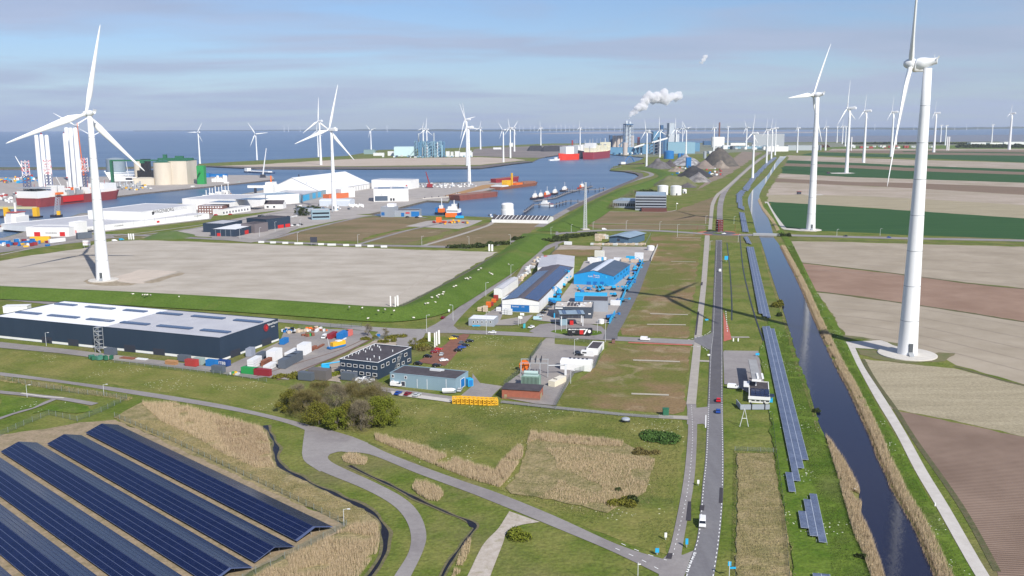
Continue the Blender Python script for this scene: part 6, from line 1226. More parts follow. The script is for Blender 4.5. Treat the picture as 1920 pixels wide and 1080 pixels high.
def car(px,py,col,to,label,kind='car',group=None,z=0.02,sc=1.0):
 p = G(px,py); p.z = z; q = G(*to) if isinstance(to,tuple) else None
 a = math.atan2(q.y - p.y,q.x - p.x) if q else R(to)
 key = (kind,col)
 if key not in CARC:
  b_,r_,g_ = car_meshes(kind); CARC[key] = (b_.mesh('body',PC[col]),r_.mesh('roof',PC[col]),g_.mesh('windows',m_glass))
 b_,r_,g_ = CARC[key]; t = empty('parked_car' if group else ('van' if kind == 'van' else 'car'),p,a,label,'van' if kind == 'van' else 'car',group); t.scale = (sc,sc,sc)
 link('body',b_,t); link('roof',r_,t,(0,0,.015)); link('windows',g_,t)
 dx = 1.32 if kind == 'car' else 1.55
 for x in (-dx,dx):
  for y in (-.82,.82): w_ = link('wheel',me_whl,t,(x,y,.33)); link('rim',me_rim,w_)
 return t
car(1317,984,'white',(1318,1060),'white van driving towards the camera on the main road','van')
car(1347,752,'red',(1347,700),'red car on the main road just past the new asphalt joint'); car(1346.5,773,'blue',(1346.5,720),'blue car following the red one on the main road')
car(1350,509,'white',(1350,480),'white van far along the dark part of the main road','van'); car(1210,638,'white',(1230,639),'white van on the park road beside the red cycle lane','van')
car(923,625,'white',(903,624),'white car on the park road left of the forecourt'); car(996,615,'white',(986,618),'white car leaving the hall forecourt'); car(831,597,'maroon',(838,592),'dark red car on the road below the dike')
car(1357,439,'white',(1340,439),'white car entering the roundabout'); car(1328,433.5,'black',(1322,433),'black car left of the roundabout'); car(1585,443.5,'black',(1560,442.5),'black car on the crossing road by the wheat field'); car(1667,446,'blue',(1690,447),'blue car on the crossing road left of the tallest tower')
car(1133,431,'white',(1150,431),'white van on the crossing road by the lattice mast','van'); car(1003,447.5,'black',(1015,446),'black car at the dike crossing')
GP = 'cars parked on the red brick car park'; D1,D2 = (900,640),0
for px,py,c,to,lab in ((849,636.5,'yellow',(870,635),'yellow parked car at the top of the brick car park'),(853,633.5,'black',(874,632),'black parked car behind the yellow one'),(881,641,'black',(900,640),'black parked car nearest the dry grass corner'),(865,644,'grey',(872,638),'grey parked car in the middle of the brick car park'),
                           (873,649,'black',(893,647),'upper black car in the dense right hand row'),(866,653,'blue',(886,651),'dark blue parked car in the right hand row'),(859,658.5,'black',(879,656),'lowest black car in the right hand row'),(822,656.5,'red',(842,654),'bright red parked car, upper of two'),(815,661.5,'maroon',(835,660),'dark red parked car, lower of two'),
                           (802,670,'black',(822,672),'black parked car left of the grey one'),(828,666,'silver',(832,660),'silver parked car below the red pair'),(832,677,'white',(852,675),'white parked car low on the brick car park'),(784,683.5,'black',(804,685),'black parked car behind the dark offices'),(819,687,'black',(839,684),'black parked car at the roof edge of the blue grey hall')):
 car(px,py,c,to,lab,'car',GP)
GQ = 'cars in front of the blue grey hall'
car(743,724,'white',(763,726),'white van at the door of the blue grey hall','van',GQ); car(747,739,'blue',(754,735),'dark blue parked car before the blue grey hall','car',GQ); car(765,740.5,'maroon',(772,737),'maroon parked car before the blue grey hall','car',GQ); car(782,742.5,'silver',(789,739),'silver parked car before the blue grey hall','car',GQ); car(862,733,'silver',(866,727),'silver parked car at the right end of the blue grey hall','car',GQ)
car(1084,663,'black',(1100,663),'upper black car beside the white cabin','car','cars beside the white cabin'); car(1087,666.5,'black',(1103,667),'lower black car beside the white cabin','car','cars beside the white cabin'); car(1375,728,'white',(1390,729),'white van parked at the fuel station','van','vehicles at the fuel station')
GH = 'cars parked beside the long white hall'
for px,py,c,k,lab in ((1008,599.5,'lblue','van','pale blue van first in the row beside the white hall'),(1013,593,'silver','car','silver parked car second beside the white hall'),(1018,588,'black','car','black parked car third beside the white hall'),(1023,582.5,'black','car','black parked car fourth beside the white hall'),(1029,577,'grey','car','grey parked car fifth beside the white hall'),(1034,572,'black','car','last black parked car beside the white hall')):
 car(px,py,c,(px + 18,py),lab,k,GH)
car(608,634,'white',(600,640),'white pickup in the storage yard','van','vehicles in the storage yard'); car(215,452.5,'white',(235,450),'white van at the back edge of the sand plateau','van','vans on the sand plateau'); car(228,450.5,'teal',(245,449),'blue van at the back edge of the sand plateau','van','vans on the sand plateau')
for i,(px,py,c) in enumerate(((541,407.5,'black'),(548,408,'white'),(555,406.5,'white'),(487,406,'black'),(492,405,'grey'),(547,424,'white'),(553,423,'black'),(559,423.5,'white'),(564,422,'black'),(764,408,'black'),(782,408.5,'black'),(788,407,'white'),(405,404,'red'),(432,403,'red'))):
 car(px,py,c,(px + 8,py - 1),('black','white','white','black','grey','white','black','white','black','black','black','white','red','red')[i] + ' parked car on the port apron','car','cars parked around the port buildings',sc=1.3)
# ================================================================== containers,crates,machines
def cont(px,py,col,lx,ly,h_,to,label,cat='container',group='containers in the storage yard',rib=True,z=0):
 p = G(px,py); p.z = z; q = G(*to) if isinstance(to,tuple) else None; a = math.atan2(q.y - p.y,q.x - p.x) if q else R(to)
 t = empty('container',p,a,label,cat,group); MB().box(-lx / 2,-ly / 2,.1,lx / 2,ly / 2,h_).build('body',col,t)
 if rib:
  rb = MB(); n = int(lx / .6)
  for i in range(n):
   x = -lx / 2 + (i + .5) * lx / n; rb.box(x - .1,-ly / 2 - .05,.25,x + .1,-ly / 2,h_ - .2); rb.box(x - .1,ly / 2,.25,x + .1,ly / 2 + .05,h_ - .2)
  tag(rb.build('corrugation',col,t),kind='stuff'); MB().box(lx / 2,-ly / 2 + .1,.2,lx / 2 + .05,ly / 2 - .1,h_ - .15).build('door',col,t)
  for x in (-lx / 2,lx / 2 - .15): MB().box(x,-ly / 2 - .07,0,x + .15,ly / 2 + .07,.12).build('skid',m_black,t)
 return t
EW = lambda x,y: (x + 20,y - 11)        # direction of the yards' long axis
m_cg = M('container_grey',(.10,.12,.15),.6); m_lg = M('box_pale',(.70,.71,.72),.7); m_pink = M('container_pink',(.60,.16,.14),.6)
for px,py,m_,lx,ly,h_,lab in ((533,644,m_bluep,6.1,2.5,2.7,'blue container at the corner of the navy warehouse'),(643,632.5,m_bluep,9,3.4,3.0,'large blue container at the top of the storage yard'),(623,633,m_maroon,8,2.6,2.6,'dark red container left of the large blue one'),(655,629,m_pink,4,2.6,3,'pale red container behind the large blue one'),(571,663,m_lg,7.6,4.2,5.2,'big white box in the middle of the storage yard'),(515,674,m_lg,8,4.5,5,'big white box left of the dark sheds'),
         (535,688,m_cg,7,3.6,4.2,'dark grey box nearest in the row of three'),(545,682,m_cg,7,3.6,4.2,'dark grey box in the middle of the row of three'),(556,676.5,m_cg,7,3.6,4.2,'dark grey box furthest in the row of three'),(470,667,M('box_blue_grey',(.28,.31,.38),.6),4.5,3,4,'blue grey box against the warehouse end'),(491,672,m_cg,7,2.8,3,'black open shelter beside the warehouse end')):
 cont(px,py,m_,lx,ly,h_,EW(px,py),lab)
for px,py,m_,lx,ly,h_,lab in ((469,700.5,m_green,8,2.4,3.0,'green container on the yard front edge'),(493,703.5,m_maroon,8,2.4,3.0,'dark red tank container on the yard front edge'),(360,686,m_redp,6.1,2.5,3.2,'red container before the navy warehouse'),(374,683,M('container_sage',(.30,.38,.36),.6),5,2.5,3.2,'grey green container behind the red one'),(398,686,m_bluep,5.5,2.5,3.0,'blue container at the navy warehouse corner'),(420,685.5,M('container_navy',(.02,.06,.22),.5),6.1,2.5,2.8,'dark blue container with white lettering'),
         (410,698,m_cg,6.1,2.5,3.2,'dark grey container near the yard fence'),(346,677,m_cg,6.1,2.5,3.0,'grey container before the second roller door'),(208,664.5,m_cg,6.1,2.5,3.2,'grey container beside the stair tower'),(655,712,m_cg,7,2.6,3.4,'black container in front of the dark offices'),(575,712,m_cg,7,3,3.6,'dark grey box behind the bare bushes'),(600,710,M('box_brown_grey',(.13,.12,.12),.7),9,5,4.5,'dark brown grey shed behind the tree clump')):
 cont(px,py,m_,lx,ly,h_,(px + 20,py + 2),lab)
text(bpy.data.objects['container.016'] if 'container.016' in bpy.data.objects else None,'ITBB',2.0,(0,-1.36,1.5),(R(90),0,0),m_white)
def stack(px,py,m_,n,lx,ly,h_,to,label,cat,group,name='timber_stack',piece='bundle',gap=.15):
 p = G(px,py); q = G(*to) if isinstance(to,tuple) else None; a = math.atan2(q.y - p.y,q.x - p.x) if q else R(to); t = empty(name,p,a,label,cat,group)
 me = MB().box(-lx / 2,-ly / 2,0,lx / 2,ly / 2,h_).mesh(piece,m_)
 for k in range(n): link(piece,me,t,(0,0,.1 + k * (h_ + gap)))
 return t
for i,(px,py,m_,n,lx,ly,h_) in enumerate(((478,687,m_lg,4,9,3,.9),(500,683,m_rust,4,8,2,.5),(507,690,m_lg,2,8,3.2,.9),(548,665,m_lg,3,11,3,.6),(585,657,m_rust,3,9,1.6,.4),(600,651,m_rust,2,9,1.2,.3),(322,683,M('logs',(.42,.22,.10),.9),3,6,2.2,.5),(240,672,m_rust,1,8,3,.3),(266,674,m_lg,1,6,2,.4),(640,640,m_lg,1,12,.6,.6))):
 stack(px,py,m_,n,lx,ly,h_,EW(px,py) if i < 6 or i == 9 else (px + 20,py + 2),('tall stack of white panels wrapped in the yard','rusty steel stack beside the white panels','low white stack in front of the dark boxes','long pale stack between the white boxes','stack of rusty beams right of the big white box','thin rusty beams at the right of the yard','stack of orange brown logs before the warehouse','flat rusty plates at the roller door','white slabs between the roller doors','long white beam beside the large blue container')[i],'stack','stacks of material in the storage yard')
def lift(px,py,rz,sc,label,group,m1=m_cyan,kind=0):
 t = empty('boom_lift',G(px,py),rz,label,'boom lift',group); t.scale = (sc,sc,sc)
 key = ('lift',m1.name,kind)
 if key not in CARC:
  ba = MB(); ba.box(-1.3,-.9,.5,1.3,.9,1.1); tu = MB(); tu.box(-1.4,-.7,1.1,.9,.7,2.0); bo = MB()
  if kind == 0: bo.cyl((-1.2,0,2.0),(2.4,0,4.4),.22,.18,5); bo.cyl((2.4,0,4.4),(4.6,0,2.6),.18,.15,5)
  elif kind == 1: bo.cyl((-1.2,0,2.1),(4.4,0,2.5),.25,.18,5)
  else: bo.cyl((-.8,0,2.0),(1.2,0,7.2),.22,.18,5); bo.cyl((1.2,0,7.2),(3.2,0,6.6),.16,.13,5)
  bk = MB(); e = {0: (4.6,2.0),1: (4.5,2.0),2: (3.2,6.0)}[kind]; bk.box(e[0],-.7,e[1],e[0] + .9,.7,e[1] + 1.0)
  CARC[key] = (ba.mesh('chassis',m_black),tu.mesh('turntable',m1),bo.mesh('boom',m1),bk.mesh('basket',m1))
 for nm,me in zip(('chassis','turntable','boom','basket'),CARC[key]): link(nm,me,t)
 for x in (-.95,.95):
  for y in (-.95,.95): link('wheel',me_whl,t,(x,y,.45),scale=(1.35,1.35,1.35))
rs = random.Random(31)
spots = []
for i in range(19): f = i / 18; spots.append((1068 - 33 * f + rs.uniform(-4,5),508 + 62 * f + rs.uniform(-4,4)))
for i in range(13): f = i / 12; spots.append((1202 - 28 * f + rs.uniform(-5,2),490 + 55 * f + rs.uniform(-2,2)))
spots += [(1086,545),(1104,544),(1125,540),(1130,545),(1152,556),(1166,566),(1150,543),(1170,545),(1092,550),(1142,599),(1160,571),(1122,547)]
for i,(px,py) in enumerate(spots):
 lift(px,py,rs.uniform(0,6.28),rs.uniform(.85,1.25),'blue boom lift parked in the crowded hire yard','blue boom lifts in the hire yard',rs.choice([m_cyan,m_cyan,m_bluep]),rs.choice([0,0,1,1,2]))
lift(612,696,.3,1.6,'blue telehandler tractor on the sandy yard',None,m_cyan,1)
fw = empty('blue_wall',G(1183,545),0,'bright blue fence wall along the right edge of the hire yard','wall')
def wallseg(t,A,B,m_,h_=2.6,th=.35):
 a,b = G(*A) - Vector(t.location),G(*B) - Vector(t.location); d = (b - a); L_ = d.length; mb = MB().box(0,-th / 2,0,L_,th / 2,h_); o = mb.build('wall_panel',m_,t,a,(0,0,math.atan2(d.y,d.x))); return o
for A,B in (((1205,491),(1199,507)),((1199,507),(1190,527)),((1190,527),(1178,545)),((1173,548),(1163,573))): wallseg(fw,A,B,m_cyan)
fw = empty('blue_sheet_wall',G(1150,600),0,'short blue wall segment near the park road end of the yard','wall'); wallseg(fw,(1153,590),(1143,607),m_cyan)
fw = empty('concrete_wall',G(1225,475),0,'pale concrete wall bounding the paved yard corner','wall'); wallseg(fw,(1233,462),(1221,489),m_concw,2.2)
for px,py,m_,lx,h_,lab in ((1040,567,m_cyan,8,2.8,'cyan tank trailer at the hall corner'),(1113,494,m_lg,6,5,'stacked white cabins behind the blue hall, left'),(1120,494,m_lg,6,5,'stacked white cabins behind the blue hall, right'),(1124,483,M('box_cream_white',(.66,.65,.60),.7),8,6,'tall pale box at the corner of the paved yard'),(1182,487,m_cyan,7,3,'blue roofed cabin at the top of the hire yard'),(1198,486,m_lg,7,5.5,'white and blue double cabin at the yard corner'),(1160,489,m_lg,8,2.6,'long white container behind the blue hall'),(1172,490,M('box_sand',(.55,.45,.36),.7),6,2.6,'sand coloured container behind the blue hall'),(1190,492,MATS['box_sand'],6,2.6,'sand coloured container left of the double cabin'),(1154,572,m_lg,6,3,'white tank box at the right side of the grey shed'),(1065,459,m_lg,7,3,'white cabin at the sandy yard corner')):
 cont(px,py,m_,lx,2.8,h_,(px + 20,py + .8),lab,group='cabins around the hire yard')
for i in range(5): cont(1107 + i * 6,489 - i * .3,m_cyan if i % 2 else m_lg,4.6,2.6,2.7,(1140,489),('first','second','third','fourth','fifth')[i] + ' small cabin in the row behind the blue hall',group='cabins around the hire yard')
m_tim = M('new_timber',(.66,.55,.42),.9,col2=(.55,.44,.33),scale=1.0)
tsp = [(1112 + i * 5.2,459.5 + (i % 3) * .3) for i in range(19)] + [(1120 + (i % 5) * 4,444 + (i // 5) * 4) for i in range(12)] + [(1180 + (i % 5) * 5.2,444 + (i // 5) * 4.2) for i in range(13)]
for i,(px,py) in enumerate(tsp): stack(px,py,m_tim if i % 4 else m_lg,rs.choice([2,3,4]) if i > 18 else 2,rs.uniform(3,5),2.2,.85,(px + 20,py + 1),'cream coloured timber pack in the rows by the timber shed','timber stack','timber packs around the blue timber shed')
for i in range(26):
 f = i / 25; px,py = 1012 - 38 * f + rs.uniform(-4,6),484 + 42 * f + rs.uniform(-2,2)
 stack(px,py,rs.choice([m_lg,m_tim,m_lg]),rs.choice([1,2,2]),rs.uniform(2,4.5),2,.8,rs.uniform(0,180),'pale pallet stack along the lane behind the hall','pallet stack','pallet stacks along the hall lane')
for i,(px,py,m_,n) in enumerate(((900,583,m_tim,2),(905,582,m_tim,2),(910,584,m_tim,3),(916,576,m_orange,3),(921,573,m_redp,2),(926,567,m_orange,2),(930,563,m_redp,3),(935,583,m_lg,2),(946,589,m_lg,3),(951,589.5,m_lg,3),(956,590,m_lg,3),(961,583,m_orange,2))):
 stack(px,py,m_,n,2.6,2.2,1.0,(px + 20,py + 1),('left timber crates by the gate office','middle timber crates by the gate office','right timber crates by the gate office','orange skip left of the hall','red skip above the orange one','orange machine box near the annex','red machine box at the annex corner','white bags at the hall corner','left white bag stack before the hall','middle white bag stack before the hall','right white bag stack before the hall','white and orange crate at the blue door')[i],'crate stack','crates around the hall forecourt',name='crate_stack',piece='crate')
for i in range(9):
 px = 858 + i * 8.2; t = empty('yellow_truss',G(px,755 + i * .45),.12,('first','second','third','fourth','fifth','sixth','seventh','eighth','last')[i] + ' yellow steel frame from the left below the blue grey hall','steel frame','yellow steel frames in a row'); f = MB()
 for x in (-2,2):
  for y in (-1.3,1.3): f.box(x - .15,y - .15,0,x + .15,y + .15,2.4)
 for y in (-1.3,1.3):
  f.box(-2,y - .15,2.2,2,y + .15,2.5); f.box(-2,y - .15,.1,2,y + .15,.4); f.cyl((-2,y,.2),(2,y,2.3),.13,.13,5); f.cyl((2,y,.2),(-2,y,2.3),.13,.13,5)
 f.build('truss',m_yellow,t); MB().box(-1.8,-1.1,1.1,1.8,1.1,1.3).build('deck',m_yellow,t)
def heap_clutter(cx,cy,rx,ry,n,mats,label,group,smin=.6,smax=2.0,name='crate',cat='crate',px=True):
 for i in range(n):
  a = rs.uniform(0,6.28); q = rs.random() ** .5; x,y = cx + math.cos(a) * q * rx,cy + math.sin(a) * q * ry; l,w_,h_ = rs.uniform(smin,smax),rs.uniform(smin,smax) * .7,rs.uniform(smin,smax) * .6
  t = empty(name,G(x,y),rs.uniform(0,3.1),label,cat,group); m_ = rs.choice(mats); MB().box(-l / 2,-w_ / 2,.12,l / 2,w_ / 2,h_ + .12).build('box',m_,t); MB().box(-l / 2 + .1,-w_ / 2 + .1,0,l / 2 - .1,w_ / 2 - .1,.12).build('skid',m_black,t)
heap_clutter(684,715,16,4,34,[m_lg,m_white,m_steel,m_cg],'white scrap piece in the heap beside the dark offices','scrap pieces beside the dark offices',.8,2.2,'scrap_piece','scrap')
heap_clutter(548,622,18,4,26,[m_cg,m_bluep,m_lg,m_tim,m_black],'equipment crate in the crowded top corner of the yard','equipment crates in the yard corner',1,2.6,'equipment_case')
heap_clutter(592,620,20,3.2,26,[m_orange,m_tim,m_lg,m_rust],'orange brown crate at the back of the storage yard','crates at the back of the yard',1,2.6,'wooden_case')
heap_clutter(578,629,10,2.4,9,[m_green,m_rust,m_green],'green steel rack piece in the yard','green rack pieces in the yard',1,3,'steel_rack','rack')
heap_clutter(440,702,8,1.5,9,[m_green,m_yellow,m_lg],'green and yellow machine part by the yard fence','machine parts by the yard fence',1,2.4,'machine_block','machine')
heap_clutter(190,673,26,2,10,[m_greend,M('tarp_teal',(.06,.20,.15),.8)],'dark green tarpaulin bundle along the warehouse yard edge','green tarpaulin bundles',1.5,3.4,'tarpaulin_bundle','bundle')
yt = empty('yellow_rail_machine',G(631,652),R(50),'yellow and blue rail machine in the storage yard','machine'); MB().box(-5,-1.4,.3,5,1.4,1.2).build('chassis',m_bluep,yt); MB().box(-3,-1.2,1.2,5,1.2,3.2).build('body',m_yellow,yt); MB().cyl((-4.5,0,1),(-5.5,0,6),.15,.1,6).build('arm',m_steel,yt); MB().box(0,-1.1,3.2,3,1.1,3.6).build('roof_load',m_lg,yt)
t = empty('boat_on_trailer',G(841,737),.1,'white boat on a trailer beside the blue grey hall','boat'); MB().cyl((-2.6,0,1.3),(1.6,0,1.3),.9,.9,10).build('hull',PC['white'],t); MB().cyl((1.6,0,1.3),(3.0,0,1.6),.9,.1,10).build('bow',PC['white'],t); MB().box(-2.4,-.8,.3,3,.8,.5).build('trailer',m_galv,t)
t = empty('utility_cabinet',G(1248,778),0,'dark green utility cabinet at the plot corner','utility cabinet'); MB().box(-1.1,-.8,0,1.1,.8,2.6).build('cabinet',m_greend,t); MB().box(-1.2,-.9,2.6,1.2,.9,2.75).build('lid',m_greend,t); MB().box(-.9,-.84,.3,-.05,-.8,2.4).build('door',m_greend,t)
t = empty('oval_tank',G(1173,791),0,'pale oval tank lying in the meadow below the path','tank'); MB().sphere((0,0,1.1),1.7,14,8,.42).build('body',w_grey,t); MB().box(-1.6,-.3,0,1.6,.3,.6).build('cradle',m_ddoor,t)
t = empty('small_hut',G(1150,643),0,'small brown box beside the park road','utility box'); MB().box(-.8,-.7,0,.8,.7,2).build('cabinet',MATS['brown_brick'],t); MB().box(-.9,-.8,2,.9,.8,2.2).build('lid',m_black,t)
t = empty('traffic_box',G(1166.5,753),0,'low white pipe leaning in the dry plot','pipe') if False else None
cyl_thing('round_cabin','small round white tank by the truck canopy','tank',1122,1133,607,600,w_white)
cyl_thing('concrete_ring','white cylinder machine on the paved yard corner','tank',1214,1228,470,462,w_white)
# ================================================================== lamps,poles,signs
def pole(px,by,ty,label,group='street lamps',kind='lamp',arm=1,m_=None):
 p = G(px,by); h_ = hz(px,by,ty); t = empty('street_lamp' if kind == 'lamp' else 'pole',p,rs.uniform(0,6.28) if kind == 'lamp' and arm == 2 else (0 if arm >= 0 else math.pi),label,'street lamp' if kind == 'lamp' else 'pole',group)
 r_ = .08 + p.y / 16000; MB().cyl((0,0,0),(0,0,h_),r_,r_ * .7,8).build('post',m_ or m_steel,t)
 if kind == 'lamp': MB().cyl((0,0,h_ - .05),(1.3,0,h_ + .15),r_ * .6,r_ * .5,6).build('arm',m_ or m_steel,t); MB().box(1.1,-.2,h_ + .05,1.9,.2,h_ + .22).build('lamp_head',m_lg,t)
 return t
lamps = [(558,454,436,'lamp by the near corner of the left dry plot'),(671,457,440,'lamp where the plot lane meets the crossing road'),(791,460,443,'lamp at the middle lane of the dry plots'),(879.5,460,444,'lamp in front of the dark hedge'),(957.5,459,440,'lamp at the right end of the dark hedge'),(911,556,530,'lamp half way along the dike road'),(849.5,601,572,'lamp at the bend of the dike road'),(800,622,591,'lamp beside the company gate'),
         (912,627,585,'lamp in front of the gate office'),(1135,641,605,'lamp between canopy and dark lane'),(958,519,497,'lamp at the start of the pallet lane'),(1174,430,414,'lamp on the crossing road by the port office plot'),(1237,432,416,'lamp right of the port office plot'),(1112,430,416,'lamp near the lattice mast'),(1071,435,421,'lamp above the dike path'),(1033,440,426,'lamp at the top of the dike crossing'),(1569,442,430,'lamp at the wheat field road, left'),(1650,442,429,'lamp at the wheat field road, right'),
         (450,448,429,'lamp before the black complex'),(487,444,427,'lamp at the steel cage'),(516,434,416,'lamp at the black depot'),(563,424,411,'lamp near the grey office block'),(1270,444,421,'lamp over the timber yard road'),(1077,665,636,'lamp inside the fenced yard'),(1070,719,695,'lamp right of the cream cabin'),(87,649,624,'lamp in front of the navy warehouse'),(195,742,721,'lamp beside the country road at left'),(51,745,722,'lamp at the grassy test pads'),(645,987,955,'green camera pole at the solar park corner'),
         (1331,470,452,'lamp south of the roundabout, left'),(1384,455,440,'lamp south of the roundabout, right'),(1323,420,405,'lamp north of the roundabout, left'),(1376,420,406,'lamp north of the roundabout, right')]
for px,by,ty,lab in lamps: pole(px,by,ty,lab,'street lamps','lamp',-1 if px % 2 > 1 else 1)
for px,by,ty,lab in ((1041.5,623,598,'first flagpole before the dark office'),(1052.5,621,597,'second flagpole before the dark office'),(1062,620,597,'third flagpole before the dark office'),(1120,623,600,'flagpole right of the truck canopy')): pole(px,by,ty,lab,'flagpoles','pole')
def flag(px,by,ty,label,m_):
 t = pole(px,by,ty,label,'flagpoles by the hall','pole'); h_ = hz(px,by,ty); f = MB(); f.add([(0,0,h_ - .2),(2.2,.3,h_ - .5),(2.2,.3,h_ - 1.8),(0,0,h_ - 1.5),(0,.04,h_ - .2),(2.2,.34,h_ - .5),(2.2,.34,h_ - 1.8),(0,.04,h_ - 1.5)],[(0,1,2,3),(7,6,5,4)]); f.build('flag',m_,t)
flag(972,610,592,'left white flag in front of the solar hall',m_white); flag(975.5,608,586,'right white flag in front of the solar hall',m_white); flag(1268,393,380,'white flag beside the port office',m_white)
def board(px,by,ty,wpx,label,m_,cat='sign',txt=None,legs=2,rz=0,group=None,tm=None):
 p = G(px,by); h_ = hz(px,by,ty); wd = wpx / ppm(px,by); t = empty('sign_board',p,rz,label,cat,group)
 bt = h_ * .35 if legs else 0; MB().box(-wd / 2,-.12,bt,wd / 2,.12,h_).build('panel',m_,t)
 for i in range(legs): x = -wd * .35 + i * wd * .7 if legs > 1 else 0; MB().box(x - .1,-.1,0,x + .1,.1,bt).build('post',m_galv,t)
 if txt: text(t,txt,min(wd / max(2,len(txt)) * 1.6,(h_ - bt) * .7),(0,-.14,(bt + h_) / 2),(R(90),0,0),tm or m_ddoor)
 return t
for i,(px,w_) in enumerate(((490,11),(512,11),(535,11),(560,16),(602,11),(622,16),(649,11),(672,11),(695,12),(720,12))):
 board(px,456 + i * .9 - (0 if i > 3 else .6),452.5 + i * .85 - (0 if i > 3 else .6),w_,('first','second','third','fourth','fifth','sixth','seventh','eighth','ninth','tenth')[i] + ' white block from the left along the plateau back edge',m_lg,'barrier',legs=0,group='white blocks behind the sand plateau')
board(588.5,460,444.5,13,'dark billboard seen from behind at the plateau edge',m_ddoor,'billboard'); board(163,465,451,14,'small white billboard left of the plateau turbine',m_lg,'billboard','TE KOOP',tm=m_redp)
for i,(px,by,ty,w_,lab) in enumerate(((732.5,574,555,2.2,'left white sign pillar on the plateau corner'),(741.5,577,556,2.2,'middle white sign pillar on the plateau corner'),(746,574,554,3.4,'right white sign pillar on the plateau corner'),(917.5,471,458,3.2,'left white sign pillar near the dark hedge'),(923,471,458.5,3.4,'right white sign pillar near the dark hedge'),(242,449,438,2.4,'left of three white pillars behind the plateau'),(246,449,438,2.2,'middle of three white pillars behind the plateau'),(250.5,449,438,2.6,'right of three white pillars behind the plateau'),
                                           (805,640,623,4.6,'broad white company pillar at the gate'),(815.5,651,624,2.4,'left slim white pillar by the brick car park'),(819,648,622,2.4,'middle slim white pillar by the brick car park'),(823.5,645,619,3.2,'right slim white pillar by the brick car park'))):
 board(px,by,ty,w_,lab,m_white,'sign pillar',legs=0,group='white sign pillars')
board(842,586,580,3.5,'small white road sign at the dike road',m_white,legs=1); board(1361.5,491,480,6.5,'blue direction sign beside the far main road',m_cyan,legs=1); board(1287.5,1026,1010,5,'blue round cycle sign between the two roads',m_cyan,legs=1); board(1248,1012,999,4.5,'white triangular sign by the service road',m_white,legs=1)
board(1309,910,900,4,'small triangular sign between the two roads',m_white,legs=1); board(1232,1040,1028,7,'blue direction arrow by the road junction',m_cyan,legs=1); board(893,613,609.5,15,'blue company board before the gate office',m_cyan,legs=2); board(710,634,626,6,'dark blue entrance board at the company gate',m_blued,legs=2); board(1420,668,662,7,'blue price board behind the pump canopy',m_cyan,legs=2)
board(983,615,607,7,'teal banner on the fence by the forecourt',M('banner_teal',(.05,.42,.48),.6),rz=1.0,legs=0); board(1329,668,664,5,'small white sign beside the main road',m_white,legs=1); board(1325,602,598,6,'small blue sign beside the service road',m_cyan,legs=1)
t = empty('direction_signpost',G(1367,1085),0,'white signpost with two blue arms at the bottom of the main road','signpost'); MB().cyl((0,0,0),(0,0,4.6),.09,.09,8).build('post',m_steel,t); MB().box(.1,-.05,2.6,1.6,.05,3.1).build('arm',m_cyan,t); MB().box(-.4,-.05,3.4,.4,.05,4.5).build('arm',m_cyan,t)
t = empty('post_pole',G(1196,1080),0,'white post with small arms beside the country road','signpost'); MB().cyl((0,0,0),(0,0,3.6),.09,.09,8).build('post',m_steel,t); MB().box(-.1,-.05,3.0,.7,.05,3.25).build('arm',m_white,t)
t = empty('bench_mark_bollard',G(1661,948 - 250),0,'small white marker post on the grass by the concrete track','marker post'); t.location = G(1753,949); MB().box(-.12,-.12,0,.12,.12,1.1).build('post',m_white,t)
t = empty('swan',G(1603,919),0,'white swan on the canal beside the reeds','swan'); MB().sphere((0,0,.35),.55,8,5,.6).build('body',m_white,t); MB().cyl((.4,0,.4),(.65,0,1.1),.09,.07,6).build('neck',m_white,t); MB().sphere((.75,0,1.12),.12,6,4).build('head',m_white,t)
for px,by,ty in ((1375,640,634),(1384,640,634)): board(px,by,ty,2,'small white marker box east of the main road, ' + ('left' if px < 1380 else 'right'),m_white,legs=0)
t = empty('a_frame_mast',G(1395,800),0,'pale a frame mast in the grass below the fuel station','mast'); MB().cyl((-1.6,0,0),(0,0,7),.14,.1,6).build('leg',m_steel,t); MB().cyl((1.6,0,0),(0,0,7),.14,.1,6).build('leg',m_steel,t); MB().cyl((-.8,0,3.2),(.8,0,3.2),.1,.1,6).build('crossbar',m_steel,t)
def lattice(name,label,px,by,ty,w0,w1,m_,cat='mast',n=12,group=None,r_=.15,mesh_only=None):
 p = G(px,by); h_ = hz(px,by,ty); t = empty(name,p,.3,label,cat,group); f = MB(); cs = [(-1,-1),(1,-1),(1,1),(-1,1)]
 for k in range(n):
  z0,z1 = h_ * k / n,h_ * (k + 1) / n; a0,a1 = w0 + (w1 - w0) * k / n,w0 + (w1 - w0) * (k + 1) / n
  for i in range(4):
   c,d = cs[i],cs[(i + 1) % 4]; f.cyl((c[0] * a0,c[1] * a0,z0),(c[0] * a1,c[1] * a1,z1),r_,r_,4,cap=False); f.cyl((c[0] * a0,c[1] * a0,z0),(d[0] * a1,d[1] * a1,z1),r_ * .6,r_ * .6,3,cap=False)
 f.build('lattice',m_,t); return t,h_
t,h_ = lattice('radio_mast','tall thin white lattice mast behind the dike crossing',1097,430,342,1.5,.6,m_steel,n=26,r_=.28); MB().box(-4,-4,-.5,4,4,.6).build('base',m_concw,t)
t,h_ = lattice('roundabout_tower','red brown steel tower artwork on the roundabout',1348.5,434,412,2.6,2.6,m_maroon,'tower',6,r_=.35)
for k in range(5): MB().box(-2.4,-2.4,h_ * k / 5 + 1,2.4,2.4,h_ * k / 5 + 2.4).build('panel',MATS['dark_red_brick'],t)
for px,by,ty in ((1307,436,424),(1301,443,430),(1385,443,430),(1378,432,420)): pole(px,by,ty,'dark red post near the roundabout, at pixel side ' + ('far left' if px == 1301 else 'left' if px == 1307 else 'near right' if px == 1378 else 'right'),'dark posts around the roundabout','pole',m_=m_maroon)
